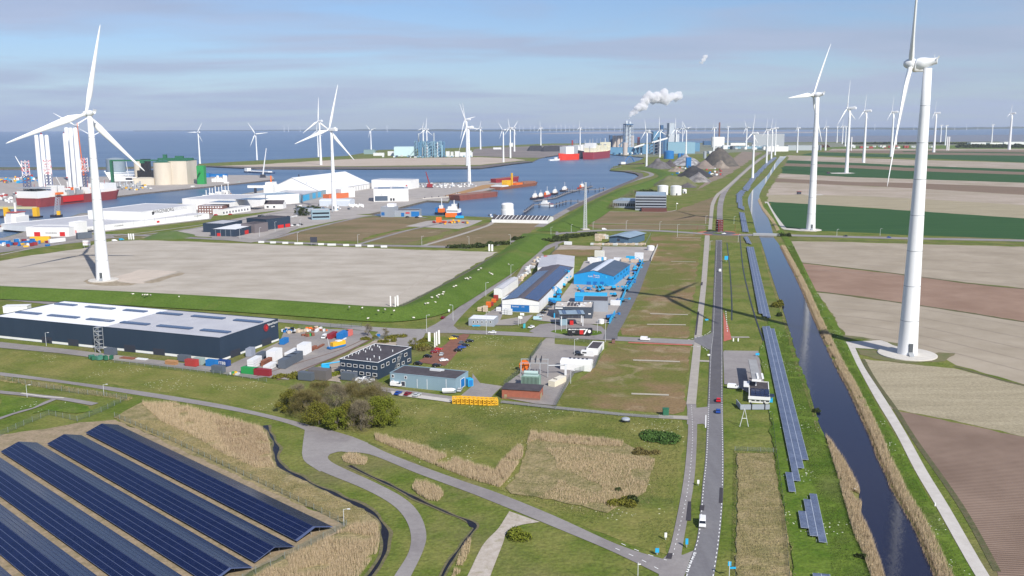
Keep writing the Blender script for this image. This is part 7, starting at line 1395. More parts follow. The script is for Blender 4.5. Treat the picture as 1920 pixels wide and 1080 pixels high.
A,B = G(1416,441),G(1458,442); d = (B - A); t = empty('canal_bridge',A,math.atan2(d.y,d.x),'low concrete bridge carrying the crossing road over the canal','bridge')
L_ = d.length; MB().box(-2,-5,.02,L_ + 2,5,.7).build('deck',m_concw,t)
for y in (-5,5): MB().box(-2,y - .2,.7,L_ + 2,y + .2,1.7).build('parapet',m_galv,t)
MB().box(-2,-4.6,.7,L_ + 2,4.6,.72).build('road_surface',m_asph,t)
# ================================================================== ships
m_deck = M('ship_deck',(.30,.12,.08),.8,col2=(.22,.15,.12),scale=.2); m_sw = M('ship_white',(.78,.78,.76),.5); m_hb = M('hull_black',(.02,.022,.04),.5); m_teal = M('teal_boat',(.08,.30,.32),.6)
def ship(name,label,cat,st,bw,beam,free,hull,deck,parts=(),bow=.16,low=None,group=None,bluff=False,z=-2.6,rise=1.3,wl=True):
 A,B = G(st[0],st[1],z),G(bw[0],bw[1],z); d = B - A; L = d.length; t = empty(name,A,math.atan2(d.y,d.x),label,cat,group); f = MB(); b2 = beam / 2
 xs = [(0,.86),(.04,.97),(.12,1),(1 - bow * 1.6,1),(1 - bow * .8,.86 if not bluff else .98),(1 - bow * .3,.5 if not bluff else .93),(1,.03 if not bluff else .82)]
 vs = []; n = len(xs)
 for x,w_ in xs:
  e = max(0,(x - .6) / .4); h_ = free * (1 + (rise - 1) * e * e); x0 = x * L * (.965 if x > .9 else 1)
  vs += [(x0,-b2 * w_ * .9,-2),(x0,b2 * w_ * .9,-2),(x * L,b2 * w_,h_),(x * L,-b2 * w_,h_)]
 fs = []
 for i in range(n - 1):
  a,b = 4 * i,4 * i + 4; fs += [(a,b,b + 3,a + 3),(b + 1,a + 1,a + 2,b + 2)]
 fs += [(0,3,2,1),(4 * n - 4,4 * n - 3,4 * n - 2,4 * n - 1)]
 f.add(vs,fs); f.build('hull',hull,t); dk = MB(); dk.add([(v[0],v[1] * .98,v[2] - .4) for i in range(n) for v in (vs[4 * i + 3],vs[4 * i + 2])],[(2 * i,2 * i + 2,2 * i + 3,2 * i + 1) for i in range(n - 1)]); dk.build('deck',deck,t)
 for q in parts:                       # (name,x0,x1 (fraction),y0,y1 (fraction of half beam),z0,z1 (m over deck),material)
  nm,x0,x1,y0,y1,z0,z1,m_ = q; MB().box(x0 * L,y0 * b2,free + z0,x1 * L,y1 * b2,free + z1).build(nm,m_,t)
 return t,L
def gear(t,L,beam,z,n,ms,x0=.05,x1=.95,hmax=9,seed=1):
 r_ = random.Random(seed)
 for i in range(n):
  x,y = r_.uniform(x0,x1) * L,r_.uniform(-.42,.42) * beam; l,w_,h_ = r_.uniform(2,9),r_.uniform(2,7),r_.uniform(.3,1) * hmax; MB().box(x - l / 2,y - w_ / 2,z,x + l / 2,y + w_ / 2,z + h_).build('deck_gear',r_.choice(ms),t)
  if i % 3 == 0: MB().cyl((x,y,z),(x,y,z + hmax * 1.7),.5,.3,5).build('deck_mast',r_.choice(ms),t)
t,L = ship('jackup_vessel','red jack up installation vessel loaded with white tower sections','ship',(50,389),(208,372),42,13,M('hull_dusty_red',(.30,.055,.055),.6,col2=(.24,.045,.05),scale=.1),m_deck,(
 ('accommodation',.80,.97,-.8,.8,0,13,m_sw),('accommodation',.02,.14,-.9,.9,0,10,m_sw),('helideck',.0,.17,-.9,.9,14,15,m_galv),('wheelhouse',.14,.24,-.7,.7,0,12,m_sw),('lifeboat',.22,.29,-1.0,-.8,3,6,m_orange),('deck_house',.30,.36,-.6,.6,0,15,m_sw),('deck_gear',.38,.44,-.8,0,0,7,m_galv),('deck_gear',.60,.76,.1,.8,0,8,m_sw),('deck_gear',.66,.80,-.9,-.3,0,5,m_sw),('red_band',.28,.52,-1.005,-.98,-9,-.5,m_red)),bow=.10,bluff=True,rise=1.1)
gear(t,L,40,13,46,[m_sw,m_sw,m_galv,m_redp,m_orange,m_cg],hmax=11)
for fx,fy,by_ in ((.12,.75,0),(.36,.75,0),(.80,.75,0)):
 f = MB(); g = MB(); x0,y0 = fx * L,fy * 21
 for k in range(13):
  z0 = 9 + k * 4.4; tg = g if k >= 8 else f
  for sx,sy in ((-3.4,-3.4),(3.4,-3.4),(3.4,3.4),(-3.4,3.4)):
   tg.cyl((x0 + sx,y0 + sy,z0),(x0 + sx,y0 + sy,z0 + 4.4),.7,.7,5,cap=False)
  for a_,b_ in (((-3.4,-3.4),(3.4,-3.4)),((3.4,-3.4),(3.4,3.4)),((3.4,3.4),(-3.4,3.4)),((-3.4,3.4),(-3.4,-3.4))):
   tg.cyl((x0 + a_[0],y0 + a_[1],z0),(x0 + b_[0],y0 + b_[1],z0 + 4.4),.4,.4,4,cap=False); tg.cyl((x0 + b_[0],y0 + b_[1],z0),(x0 + a_[0],y0 + a_[1],z0 + 4.4),.4,.4,4,cap=False)
 f.build('jack_leg',M('leg_dark',(.10,.12,.22),.6),t); g.build('jack_leg_top',M('leg_red_white',(.62,.10,.12),.6,col2=(.75,.70,.70),scale=.22,lo=.45,hi=.5),t)
q = MB(); q.cyl((L * .50,8,10),(L * .40,8,40),1.0,.6,6); q.build('crane_boom',m_sw,t); q = MB(); q.box(L * .48,4,8,L * .53,12,22); q.build('crane_house',m_sw,t)
for i,(px,by,ty,top,lab) in enumerate(((77.5,345,253,'a','left tower section of the three on the ship stern'),(87,346,252,'b','middle tower section of the three on the ship stern'),(96.5,346,253,'c','right tower section of the three on the ship stern'),(128,326,250,'d','short tower section half hidden in the rear group'),(135.5,358,239,'e','left tall tower section in the forward group'),(143.5,360,239.5,'f','middle tall tower section in the forward group'),(152,361,239.5,'g','right tall tower section in the forward group'))):
 p = G(px,by + 12); h_ = hz(px,by + 12,ty) ; tt = empty('tower_section',p,0,'white ' + lab,'tower section','white turbine tower sections carried on the red ship'); s_ = MB(); s_.lathe([(4.1 if i != 3 else 3.4,6),(3.4,h_ - 3),(2.6,h_),(.01,h_)],20); s_.build('shell',m_tow,tt); s_ = MB(); s_.lathe([(4.4,5),(4.4,7)],20); s_.build('grillage',m_redp,tt)
 if i in (1,3): MB().cyl((0,0,h_),(0,0,h_ + 3),1.6,.8,10).build('cap',m_maroon,tt)
ship('offshore_vessel','white offshore supply vessel with green crane at the left quay','ship',(-20,436),(52,424),18,5,m_sw,m_deck,(('superstructure',.55,.9,-.8,.8,0,9,m_sw),('bridge',.62,.82,-.7,.7,9,13,m_sw),('red_band',.6,.84,-.75,.75,12.9,13.6,m_redp),('funnel',.5,.54,-.3,.3,0,12,m_steel),('mast',.70,.72,-.1,.1,13,24,m_sw)))
p = G(13,420); t = empty('green_crane',p,.6,'small green crane on the white supply vessel','crane'); MB().cyl((0,0,0),(10,0,16),1.1,.6,6).build('boom',m_green,t); MB().box(-2,-2,0,2,2,6).build('cab',m_green,t)
p = G(40,408,-2.6); t = empty('floating_sheerlegs',p,-.12,'yellow box boom reaching over the water from the left','crane'); MB().box(-75,-1.6,11,22,1.6,14).build('boom',M('boom_yellow_grey',(.50,.48,.28),.6),t); MB().box(18,-3,2,24,3,13).build('head',m_yellow,t); MB().box(-22,-3,0,-16,3,13).build('support',m_yellow,t); MB().box(-30,-6,-1,26,6,2).build('pontoon',m_hb,t)
p = G(106,407,-2.6); t = empty('grab_crane',p,.1,'grey lattice boom standing in the harbour beside the red ship','crane')
q = MB()
for k in range(8):
 for sx in (-2.2,2.2):
  for sy in (-2.2,2.2): q.cyl((sx + k * .5,sy,k * 3.2),(sx + .5 + k * .5,sy,(k + 1) * 3.2),.45,.45,4,cap=False)
 q.cyl((-2.2 + k * .5,-2.2,k * 3.2),(2.7 + k * .5,-2.2,(k + 1) * 3.2),.35,.35,4,cap=False); q.cyl((2.2 + k * .5,-2.2,k * 3.2),(-1.7 + k * .5,-2.2,(k + 1) * 3.2),.35,.35,4,cap=False)
q.build('boom',M('lattice_grey',(.33,.36,.42),.6),t); MB().box(-6,-5,-1,6,5,3).build('pontoon',m_hb,t); MB().box(2,-4,3,6,-1,8).build('cab',m_yellow,t)
t,L = ship('rust_barge','rust red open barge moored by the pier','barge',(923,368),(851,376),26,8,M('barge_red',(.27,.085,.065),.8,col2=(.20,.07,.055),scale=.15),m_deck,bow=.08,bluff=True,rise=1.05)
t,L = ship('dredger_barge','long rusty work barge with yellow machine','barge',(928,356),(999,347),26,5,m_rust,m_deck,(('yellow_machine',.22,.32,-.5,.3,0,10,m_yellow),('mast',.42,.44,-.1,.1,0,22,m_yellow),('deck_cargo',.45,.62,-.6,.6,0,3,m_orange),('deck_cargo',.64,.96,-.7,.7,0,3.5,m_deck),('deck_rack',.04,.2,-.9,.9,0,2,m_lg)),bow=.1,bluff=True)
ship('red_pipe_barge','dark red pipe barge behind the work barge','barge',(925,345),(968,342),18,10,m_maroon,m_deck,bow=.06,bluff=True)
t,L = ship('ferry','white and blue ferry moored in the small basin','ship',(839,403),(866,403.5),13,3.2,M('hull_blue',(.015,.05,.26),.5),m_sw,(('superstructure',.02,.86,-.9,.9,0,5,m_sw),('bridge',.1,.7,-.7,.7,5,8,m_sw),('wheelhouse',.35,.6,-.6,.6,8,11,m_sw),('mast',.46,.5,-.1,.1,11,16,m_sw),('funnel',.74,.8,-.2,.2,5,12,m_hb),('windows',.05,.8,-.91,-.9,2,3,m_glass)))
ship('work_tug','orange and dark work tug left of the ferry','tug',(817,402),(837,402.5),9,3,m_hb,m_deck,(('superstructure',.3,.8,-.7,.7,0,5,m_orange),('wheelhouse',.4,.65,-.6,.6,5,9,m_sw),('mast',.55,.6,-.1,.1,9,18,m_sw),('blue_gear',.05,.25,-.7,.7,0,6,m_bluep)))
GB = 'tugs and pilot boats along the jetty'
for i,(x0,y0,x1,y1,m_,lab) in enumerate(((998,375,1008,371,m_hb,'nearest tug at the jetty'),(1010,373,1018,370,m_hb,'second tug at the jetty'),(1019,370,1032,366,m_redp,'red and white tug at the jetty'),(1036,366,1045,363,m_hb,'fourth tug at the jetty'),(1053,360,1064,357,m_hb,'white tug with tall mast at the jetty'),(1086,355,1096,352,m_redp,'small red boat at the jetty end'))):
 ship('tug',lab,'tug',(x0,y0),(x1,y1),9,3,m_,m_deck,(('superstructure',.3,.68,-.6,.6,0,2.6,m_sw),('wheelhouse',.45,.62,-.45,.45,2.6,5.4,m_sw),('mast',.52,.535,-.04,.04,5.4,13 if i in (2,4) else 10,m_sw),('funnel',.2,.28,-.3,.3,0,4,m_orange if m_ is m_redp else m_sw)),group=GB,bow=.3)
ship('yacht','white motor vessel at the inner jetty','boat',(1036,387),(1011,386),9,2.5,m_sw,m_sw,(('superstructure',.25,.8,-.7,.7,0,3,m_sw),('wheelhouse',.45,.7,-.6,.6,3,5.5,m_sw),('windows',.3,.75,-.71,-.7,1,1.8,m_glass),('red_stern',.02,.2,-.8,.8,0,1.2,m_redp)),bow=.3)
def jetty(label,pts,wd,z=1.0,piles=8,name='jetty',m_=None):
 C = [G(*p,-2.6) for p in pts]; t = empty(name,(C[0].x,C[0].y,0),0,label,'jetty'); o = Vector((C[0].x,C[0].y,-2.6))
 for a,b in zip(C[:-1],C[1:]):
  d = b - a; q = MB().box(0,-wd / 2,2.2 + z - 1,d.length,wd / 2,3.2 + z - 1); q.build('deck',m_ or M('jetty_grey',(.22,.21,.22),.8),t,(a - Vector((C[0].x,C[0].y,0))),(0,0,math.atan2(d.y,d.x)))
  n = max(2,int(d.length / 14))
  for i in range(n): p = a.lerp(b,(i + .5) / n) - Vector((C[0].x,C[0].y,0)); MB().cyl((p.x,p.y,-6),(p.x,p.y,2.4 + z - 1),.6,.6,6).build('pile',m_ddoor,t)
 return t
jetty('long floating jetty with tugs alongside',[(1002,379),(1040,373),(1062,364),(1110,351)],5,.2); jetty('approach bridge from the dike to the long jetty',[(1060,362),(1112,361),(1135,358)],3,3); jetty('inner jetty with bent walkway',[(983,404),(1001,390),(1040,390),(1064,383),(1090,383)],3.5,3)
jetty('pier head with dark piles off the stony cape',[(1145,318),(1165,314)],3,1); jetty('dark landing stage left of the work barge',[(790,376),(842,372),(860,366)],7,1.2,m_=m_concw)
for i,(px,y0,y1) in enumerate(((1142,318,311),(1146,317.5,310.5),(1150.5,317,310),(1154.5,316,309.5),(1159,315,309),(852,378,367),(906,366,359),(1073,356,348),(1107,351,341),(931,366,357),(935,365,356),(783,342,337))): pole(px,y0,y1,'dark mooring pile standing in the harbour water','mooring piles','pole',m_=m_ddoor)
t,L = ship('crane_pontoon','black pontoon with curved blue crane near the cape','barge',(1162,310.5),(1206,309),16,4,m_hb,m_deck,(('cabin',.02,.2,-.6,.6,0,6,m_sw),),bluff=True)
q = MB(); [q.cyl((L * .2 + 6 * k,0,6 + 20 * math.sin(k * .5)),(L * .2 + 6 * (k + 1),0,6 + 20 * math.sin((k + 1) * .5)),1.2,1.0,5) for k in range(6)]; q.build('crane_boom',m_bluep,t)
t,L = ship('red_gas_ship','bright red gas ship seen from its stern','ship',(1080,299),(1047,300.5),34,20,M('hull_bright_red',(.72,.045,.015),.5),m_deck,(('accommodation',.30,.75,-.8,.8,0,24,m_sw),('blue_funnel',.42,.6,-1.0,-.82,2,14,m_bluep),('deck_gear',.05,.3,-.7,.7,0,28,m_galv),('mast',.2,.24,-.1,.1,28,44,m_redp)),bow=.3,rise=1.15)
t,L = ship('gas_carrier','dark hulled gas carrier between the two red ships','ship',(1110,295),(1076,297),40,24,m_hb,m_sw,tuple(('gas_dome',.08 + k * .2,.24 + k * .2,-.8,.8,0,18 + 4 * (k % 2),m_sw) for k in range(4)),bow=.2)
gear(t,L,38,24,22,[m_sw,m_sw,m_galv],hmax=24,seed=4)
t,L = ship('gas_carrier','dark red gas carrier with cream deckworks','ship',(1102,299),(1141,294.5),42,24,M('hull_wine',(.30,.035,.05),.5),m_cream,tuple(('gas_dome',.05 + k * .17,.18 + k * .17,-.8,.8,0,14 + 6 * (k % 2),M('domes_cream',(.72,.68,.52),.6)) for k in range(5)) + (('accommodation',.05,.2,-.7,.7,14,30,m_sw),('accommodation',.78,.9,-.7,.7,12,30,M('domes_cream',(.72,.68,.52)))),bow=.2)
gear(t,L,40,24,30,[m_sw,m_cream,m_galv],hmax=26,seed=3)
ship('service_barge','white service boat under the bright red ship','boat',(1030,301.5),(1050,300.5),8,4,m_sw,m_sw,(('cabin',.5,.7,-.7,.7,0,6,m_sw),),bow=.2)
ship('river_barge','long low inland barge sailing behind the cargo quay','barge',(512,325.5),(458,323),16,3,M('hull_dark_blue',(.03,.06,.14),.6),m_lg,(('wheelhouse',.82,.92,-.7,.7,0,8,m_sw),('hatch',.1,.78,-.8,.8,0,2,m_lg)),bow=.08); ship('quay_boat','teal barge moored under the cargo quay','barge',(421,346.5),(450,343.5),10,2.5,m_teal,m_lg,(('cabin',.05,.2,-.7,.7,0,3,m_sw),)); ship('quay_boat','small white boat moored under the cargo quay','boat',(356,353.5),(368,352),6,2,m_sw,m_sw,(('cabin',.3,.6,-.7,.7,0,2.5,m_sw),))
GT2 = 'trawlers behind the fish halls'
for i,(x0,y0,x1,y1) in enumerate(((384,381,398,377),(396,377,408,373),(408,374,420,370),(420,371,432,367))): ship('trawler',('first','second','third','fourth')[i] + ' white trawler from the left behind the fish hall','trawler',(x0,y0),(x1,y1),9,4,m_sw,m_deck,(('superstructure',.3,.7,-.7,.7,0,6,m_sw),('mast',.72,.76,-.1,.1,0,17,m_sw),('mast',.25,.29,-.1,.1,0,15,m_sw),('gallows',.1,.14,-.9,.9,6,8,m_sw)),group=GT2)
t,L = ship('sea_ship','white ship bridge towering behind the blue grey roofed hall','ship',(517,370),(500,374),16,6,m_sw,m_deck,(('superstructure',.1,.8,-.9,.9,0,16,m_sw),('wheelhouse',.2,.7,-.7,.7,16,20,m_sw),('mast',.4,.45,-.1,.1,20,30,m_orange)))
for i,(px,by,dx,lab) in enumerate(((482,366,1,'white covered conveyor arm behind the fish hall'),(560,358,1,'white covered conveyor arm left of the tent hall'))):
 t = empty('ship_loader',G(px,by),-.1,lab,'conveyor'); MB().box(-15,-1.8,12,24,1.8,16).build('gallery',m_sw,t); MB().box(-4,-2,0,-1,2,12).build('support',m_ddoor,t)
ship('dark_coaster','dark coaster with red deckhouse behind the white halls','ship',(568,358),(527,363),14,4,m_maroon,m_deck,(('deckhouse',.1,.25,-.7,.7,0,9,m_redp),('mast',.15,.17,-.1,.1,9,26,m_ddoor),('gear',.4,.9,-.6,.6,0,3,m_ddoor)))
def jib(name,label,px,by,ty,tx,m_,base,w_=1.6):
 p = G(px,by); h_ = hz(px,by,ty); dx = (tx - px) / ppm(px,by); t = empty(name,p,0,label,'crane'); MB().box(-5,-4,0,5,4,7).build('cab',base,t); q = MB(); q.cyl((0,0,5),(dx,0,h_),w_,w_ * .5,6); q.build('boom',m_,t); MB().box(-6,-5,-.5,6,5,1).build('carriage',m_ddoor,t); return t
jib('crawler_crane','dark red crawler crane leaning among the stored white parts',806,352,322,799,m_maroon,m_maroon); jib('harbour_crane','pale harbour crane on the pier end of the cargo quay',493,333,278,502,m_lg,m_ddoor,1.8); jib('harbour_crane','white mobile crane boom left of the red jack up vessel',47,328,293,32,m_sw,m_bluep,1.8)
jib('orange_crane','orange crane top rising behind the tower sections',157,330,230,153,m_orange,m_orange,1.4); jib('green_crane','thin grey crane beside the steel tanks',242,340,300,239,m_lg,m_ddoor,.8)
heap_clutter(40,338,60,7,60,[m_redp,m_sw,m_bluep,m_cyan,m_yellow,m_cg],'cargo box in the crowd behind the red jack up vessel','cargo boxes behind the red vessel',3,9,'cargo_box','box')
heap_clutter(30,372,42,9,40,[m_lg,m_sw,m_redp,m_cg,m_lg],'pale cargo box on the quay left of the red vessel','cargo boxes on the left quay',2,6,'quay_box','box')
heap_clutter(40,458,60,6,40,[m_bluep,m_blued,m_blued,m_yellow,m_maroon,m_lg],'blue or yellow equipment box on the port apron','equipment boxes on the port apron',2,5,'apron_box','box')
heap_clutter(250,352,45,5,40,[m_galv,m_lg,m_cg,m_yellow],'grey quay equipment box near the silos','equipment boxes near the silos',2,5,'silo_yard_box','box')
heap_clutter(835,348.5,62,4,110,[m_sw,m_lg,w_grey],'white stored part on the pier in front of the water','white stored parts on the pier',1.5,4.5,'stored_part','stored part')
heap_clutter(600,392,55,8,30,[m_lg,m_galv,m_cyan,m_cg],'small store box around the nacelle turbine foot','store boxes around the nacelle turbine',1.5,4,'store_box','box')
for i in range(9): x = 655 + i * 3.2; t = empty('big_bag',G(x,387 + (i % 3)),rs.uniform(0,3),'white stone bag standing in the row near the nacelle turbine','bag','white bags near the nacelle turbine'); MB().lathe([(1.2,0),(1.6,1),(1.3,3),(.2,4)],8).build('sack',m_sw,t); MB().box(-.1,-1,3.8,.1,1,4.3).build('strap',m_lg,t)
heap_clutter(845,418,35,3.2,26,[m_yellow,m_orange,m_cg,m_maroon],'orange or dark buoy part on the depot ground','buoy parts on the depot ground',1.5,4,'buoy_part','buoy part')
heap_clutter(940,406,25,3,14,[m_bluep,m_lg,m_cg],'blue store box near the white silo','store boxes near the white silo',2,4,'basin_box','box')
cont(846,407,m_orange,14,5,5,(870,407),'orange container stack on the small basin quay',group='port containers'); cont(862,409,m_cyan,10,3,3,(880,409),'blue container on the small basin quay',group='port containers'); cont(823,417,m_orange,0.1 + 6,4,6,(850,417),'bright orange box on the depot ground',group='port containers'); cont(7,459,m_bluep,12,4,4,(20,459),'large blue container at the left apron edge',group='port containers'); cont(76,451,m_yellow,18,5,4,(96,450.5),'long yellow tank on the port apron',group='port containers'); cont(107,454,m_lg,16,3,3.6,(125,452),'white trailer on the port apron road',group='port containers'); cont(158,447,m_cg,14,5,6,(170,446),'black round topped tank beside the port road',group='port containers')
for A_,B_,lab,m_ in (((745,368),(838,350),'long strip of orange steel plates on the pier',M('rusty_plates',(.42,.24,.08),.9,col2=(.33,.19,.09),scale=.1)),((840,362),(925,348),'second strip of orange steel plates beside the barge',MATS.get('rusty_plates') or M('rusty_plates',(.42,.24,.08),.9))):
 pass
sheet('rusty_plate_strip',M('rusty_plates',(.42,.24,.08),.9,col2=(.33,.19,.09),scale=.1),[(830,368),(890,352),(928,346),(925,350),(880,360),(850,368)],z=0.1); sheet('rusty_plate_strip',MATS['rusty_plates'],[(875,356),(905,347),(925,345.5),(930,348),(900,356)],z=0.2)
# ================================================================== heaps
def heap(px0,px1,by,ty,dep,label,c1,c2,group='bulk heaps by the canal road',seed=0,flat=0.0,rough=1.0):
 p0,p1 = G(px0,by),G(px1,by); L_ = (p1 - p0).length; h_ = hz((px0 + px1) / 2,by,ty) if ty < by else 5; pc = (p0 + p1) / 2
 h_ = hz((px0 + px1) / 2,by - 3,ty); t = empty('bulk_heap',(pc.x,pc.y + dep / 2,0),0,label,'heap',group); f = MB(); nx,ny = 34,16; vs = []
 for j in range(ny + 1):
  for i in range(nx + 1):
   u_,v_ = i / nx * 2 - 1,j / ny * 2 - 1; r_ = math.sqrt(u_ * u_ + v_ * v_) if flat == 0 else max(math.hypot(max(0,abs(u_) - flat) / (1 - flat),v_),0)
   n_ = mn.noise(Vector((u_ * 2.5 + seed,v_ * 2.5,seed))) * .22 * rough + mn.noise(Vector((u_ * 7 + seed,v_ * 7,3))) * .07 * rough
   vs.append((u_ * L_ / 2 + rs.uniform(-.3,.3),v_ * dep / 2,max(-.5,h_ * (1 - r_) * 1.12 * (1 + n_) + (n_ * h_ * .15 if r_ < 1 else -1)) if r_ < 1 else -.5))
 f.add(vs,[(j * (nx + 1) + i,j * (nx + 1) + i + 1,(j + 1) * (nx + 1) + i + 1,(j + 1) * (nx + 1) + i) for j in range(ny) for i in range(nx)],True); f.build('bulk',M('bulk_' + str(len(MATS)),c1,.95,col2=c2,scale=.08,detail=9,lo=.4,hi=.6,bump=.5),t)
heap(1330,1398,312,280,200,'largest brown heap at the top of the embankment',(.13,.11,.09),(.075,.068,.06),seed=1,flat=.2)
heap(1262,1330,311,290,150,'grey heap partly covered with pale sheet',(.42,.42,.43),(.14,.13,.13),seed=2); heap(1305,1350,317,300,90,'pale brown heap below the largest one',(.27,.22,.18),(.20,.16,.14),seed=3); heap(1340,1374,316,300,80,'pale sandy heap beside the embankment',(.30,.25,.20),(.22,.18,.15),seed=4)
heap(1213,1267,317,297,90,'grey brown rubble heap beside the grass point',(.15,.14,.14),(.10,.09,.09),seed=5); heap(1245,1275,313,299,80,'dark rubble heap behind the grey brown one',(.10,.085,.08),(.07,.06,.06),seed=6); heap(1254,1290,322,311,50,'low tan rubble heap by the dike',(.33,.27,.21),(.20,.16,.13),seed=7)
heap(1275,1345,333,312,90,'black coal heap with a sharp arching edge',(.028,.027,.032),(.05,.048,.05),seed=8,flat=.1); heap(1290,1340,342,323,60,'pale grey heap in front of the black coal',(.30,.28,.27),(.13,.12,.12),seed=9); heap(1228,1316,350,331,60,'grass grown low heap before the coal',(.15,.15,.075),(.11,.12,.05),seed=10,flat=.4,rough=.6); heap(1275,1310,352,341,30,'dark rubble heap at the embankment foot',(.12,.10,.10),(.08,.075,.08),seed=11)
heap(988,1022,283,272,120,'far dark coal heap, left one',(.05,.05,.06),(.03,.03,.035),'far coal heaps',12,.6,.3); heap(1014,1062,284,272.5,120,'far dark coal heap, right one',(.05,.05,.06),(.03,.03,.035),'far coal heaps',13,.7,.3); heap(1328,1350,305,293,70,'small brown heap behind the covered one',(.14,.12,.10),(.09,.08,.07),seed=14)
heap(258,345,449,437,50,'green grassy mound behind the sand plateau',(.075,.125,.025),(.10,.14,.04),None,15,.3,.4)
for x0,x1,by,ty,lab in ((1246,1265,298,284,'wide blue tank behind the heaps'),(1271,1277,300,288,'left slim blue tank behind the heaps'),(1277.5,1283,300,288,'right slim blue tank behind the heaps')): cyl_thing('blue_tank',lab,'tank',x0,x1,by,ty,m_bluep,group='blue tanks behind the heaps')
blk('blue_tower','square bright blue tower among the heaps','tower',1287,1296,313,296,m_bluep,dep=12); cyl_thing('grey_silo','slim grey silo beside the largest heap','silo',1319,1325,297,284,w_grey)
heap_clutter(1300,322,75,9,50,[m_bluep,m_lg,m_cg,m_redp,m_rust],'small machine or bin among the heaps','machines and bins among the heaps',3,7,'waste_bin','bin')
# ================================================================== power stations and far plants
m_pb = M('plant_pale_blue',(.21,.37,.47),.6); m_pb2 = M('plant_blue',(.10,.24,.38),.6); m_db = M('plant_dark_blue',(.03,.10,.22),.6); m_pg = M('plant_grey',(.42,.47,.52),.6); m_cs = M('concrete_silo',(.50,.44,.40),.8)
GPP = 'power station buildings'
for x0,x1,by,ty,m_,dep,lab in ((1143.5,1148,287,254,m_db,40,'narrow dark blue block at the left of the power station'),(1142,1213,289,277,m_pb2,60,'long low blue base hall of the power station'),(1224.5,1239,287,247,m_pb2,60,'mid blue tower block behind the conveyor'),(1237,1252,288,258,m_db,60,'dark blue block right of the conveyor tower'),(1238,1243,287,235,m_db,30,'tall thin dark blue tower of the power station'),(1254,1263.5,285,231,m_pg,60,'tall grey boiler house of the power station'),
                                     (1253,1273,286,252,M('plant_pale_grey',(.50,.54,.58),.6),70,'stepped pale grey boiler base'),(1252,1303,288,267,m_pb,80,'long pale blue turbine hall'),(1207,1224,288,271,m_pb2,40,'blue transfer building by the harbour edge'),(1303,1312,284,268,m_pb2,40,'small blue annex at the end of the turbine hall')):
 blk('plant_building',lab,'building',x0,x1,by,ty,m_,None,dep,GPP)
for x0,x1,by,ty,lab in ((1147.5,1155.3,286,254.5,'left pale concrete silo of the power station'),(1155.7,1163,286,254.5,'second pale concrete silo of the power station'),(1163,1167.5,286,254,'narrow brownish silo of the power station'),(1172.5,1180,288,255,'silo under the smoking chimney'),(1181.5,1189,286,254.5,'pale silo right of the chimney'),(1168,1177,291,268,'low round topped silo before the chimney')): cyl_thing('concrete_silo',lab,'silo',x0,x1,by,ty,m_cs,group='power station silos')
t,hC = lattice('chimney_tower','chimney in a steel frame giving off white smoke',1177,288,232,17,13,m_pg,'chimney',8,r_=1.4)
MB().lathe([(6,0),(5.5,hC),(5.0,hC + 12),(.1,hC + 12)],16,(-8,0,0)).build('flue',m_pg,t); MB().lathe([(6,0),(5.5,hC),(5.0,hC + 8),(.1,hC + 8)],16,(7,0,0)).build('flue',m_pg,t); MB().box(-15,-15,hC - 5,15,15,hC - 1).build('platform',m_db,t)
def inclined(label,x0,y0,x1,y1,by,m_,w_=9,th=6):
 p = G(x0,by); s_ = ppm(x0,by); h0,h1 = hz(x0,by,y0),hz(x1,by,y1); L_ = (x1 - x0) / s_; t = empty('conveyor',p,0,label,'conveyor'); q = MB(); q.add([(0,0,h0 - th),(L_,0,h1 - th),(L_,0,h1),(0,0,h0),(0,w_,h0 - th),(L_,w_,h1 - th),(L_,w_,h1),(0,w_,h0)],[(0,1,2,3),(7,6,5,4),(3,2,6,7),(0,4,5,1),(0,3,7,4),(1,5,6,2)]); q.build('gallery',m_,t)
 for f_ in (.15,.55,.9): MB().box(L_ * f_ - 1.5,1,-.5,L_ * f_ + 1.5,w_ - 1,h0 + (h1 - h0) * f_ - th).build('support',m_pb2,t)
inclined('white inclined conveyor rising over the lattice tower',1222,266,1251,257.5,289,m_sw); inclined('small white inclined conveyor left of the blue building',1189,275,1208,269,289,m_sw); inclined('blue conveyor linking silo and chimney',1160,272,1173,260,288,m_pb2,5,4)
lattice('lattice_support','dark lattice tower under the inclined conveyor',1229,290,267,18,18,M('lattice_dark',(.16,.18,.22),.6),'tower',4,r_=1.8); lattice('red_white_mast','small red and white mast behind the power station',1197,283,257,4,3,m_redp,'mast',5,r_=1.2)
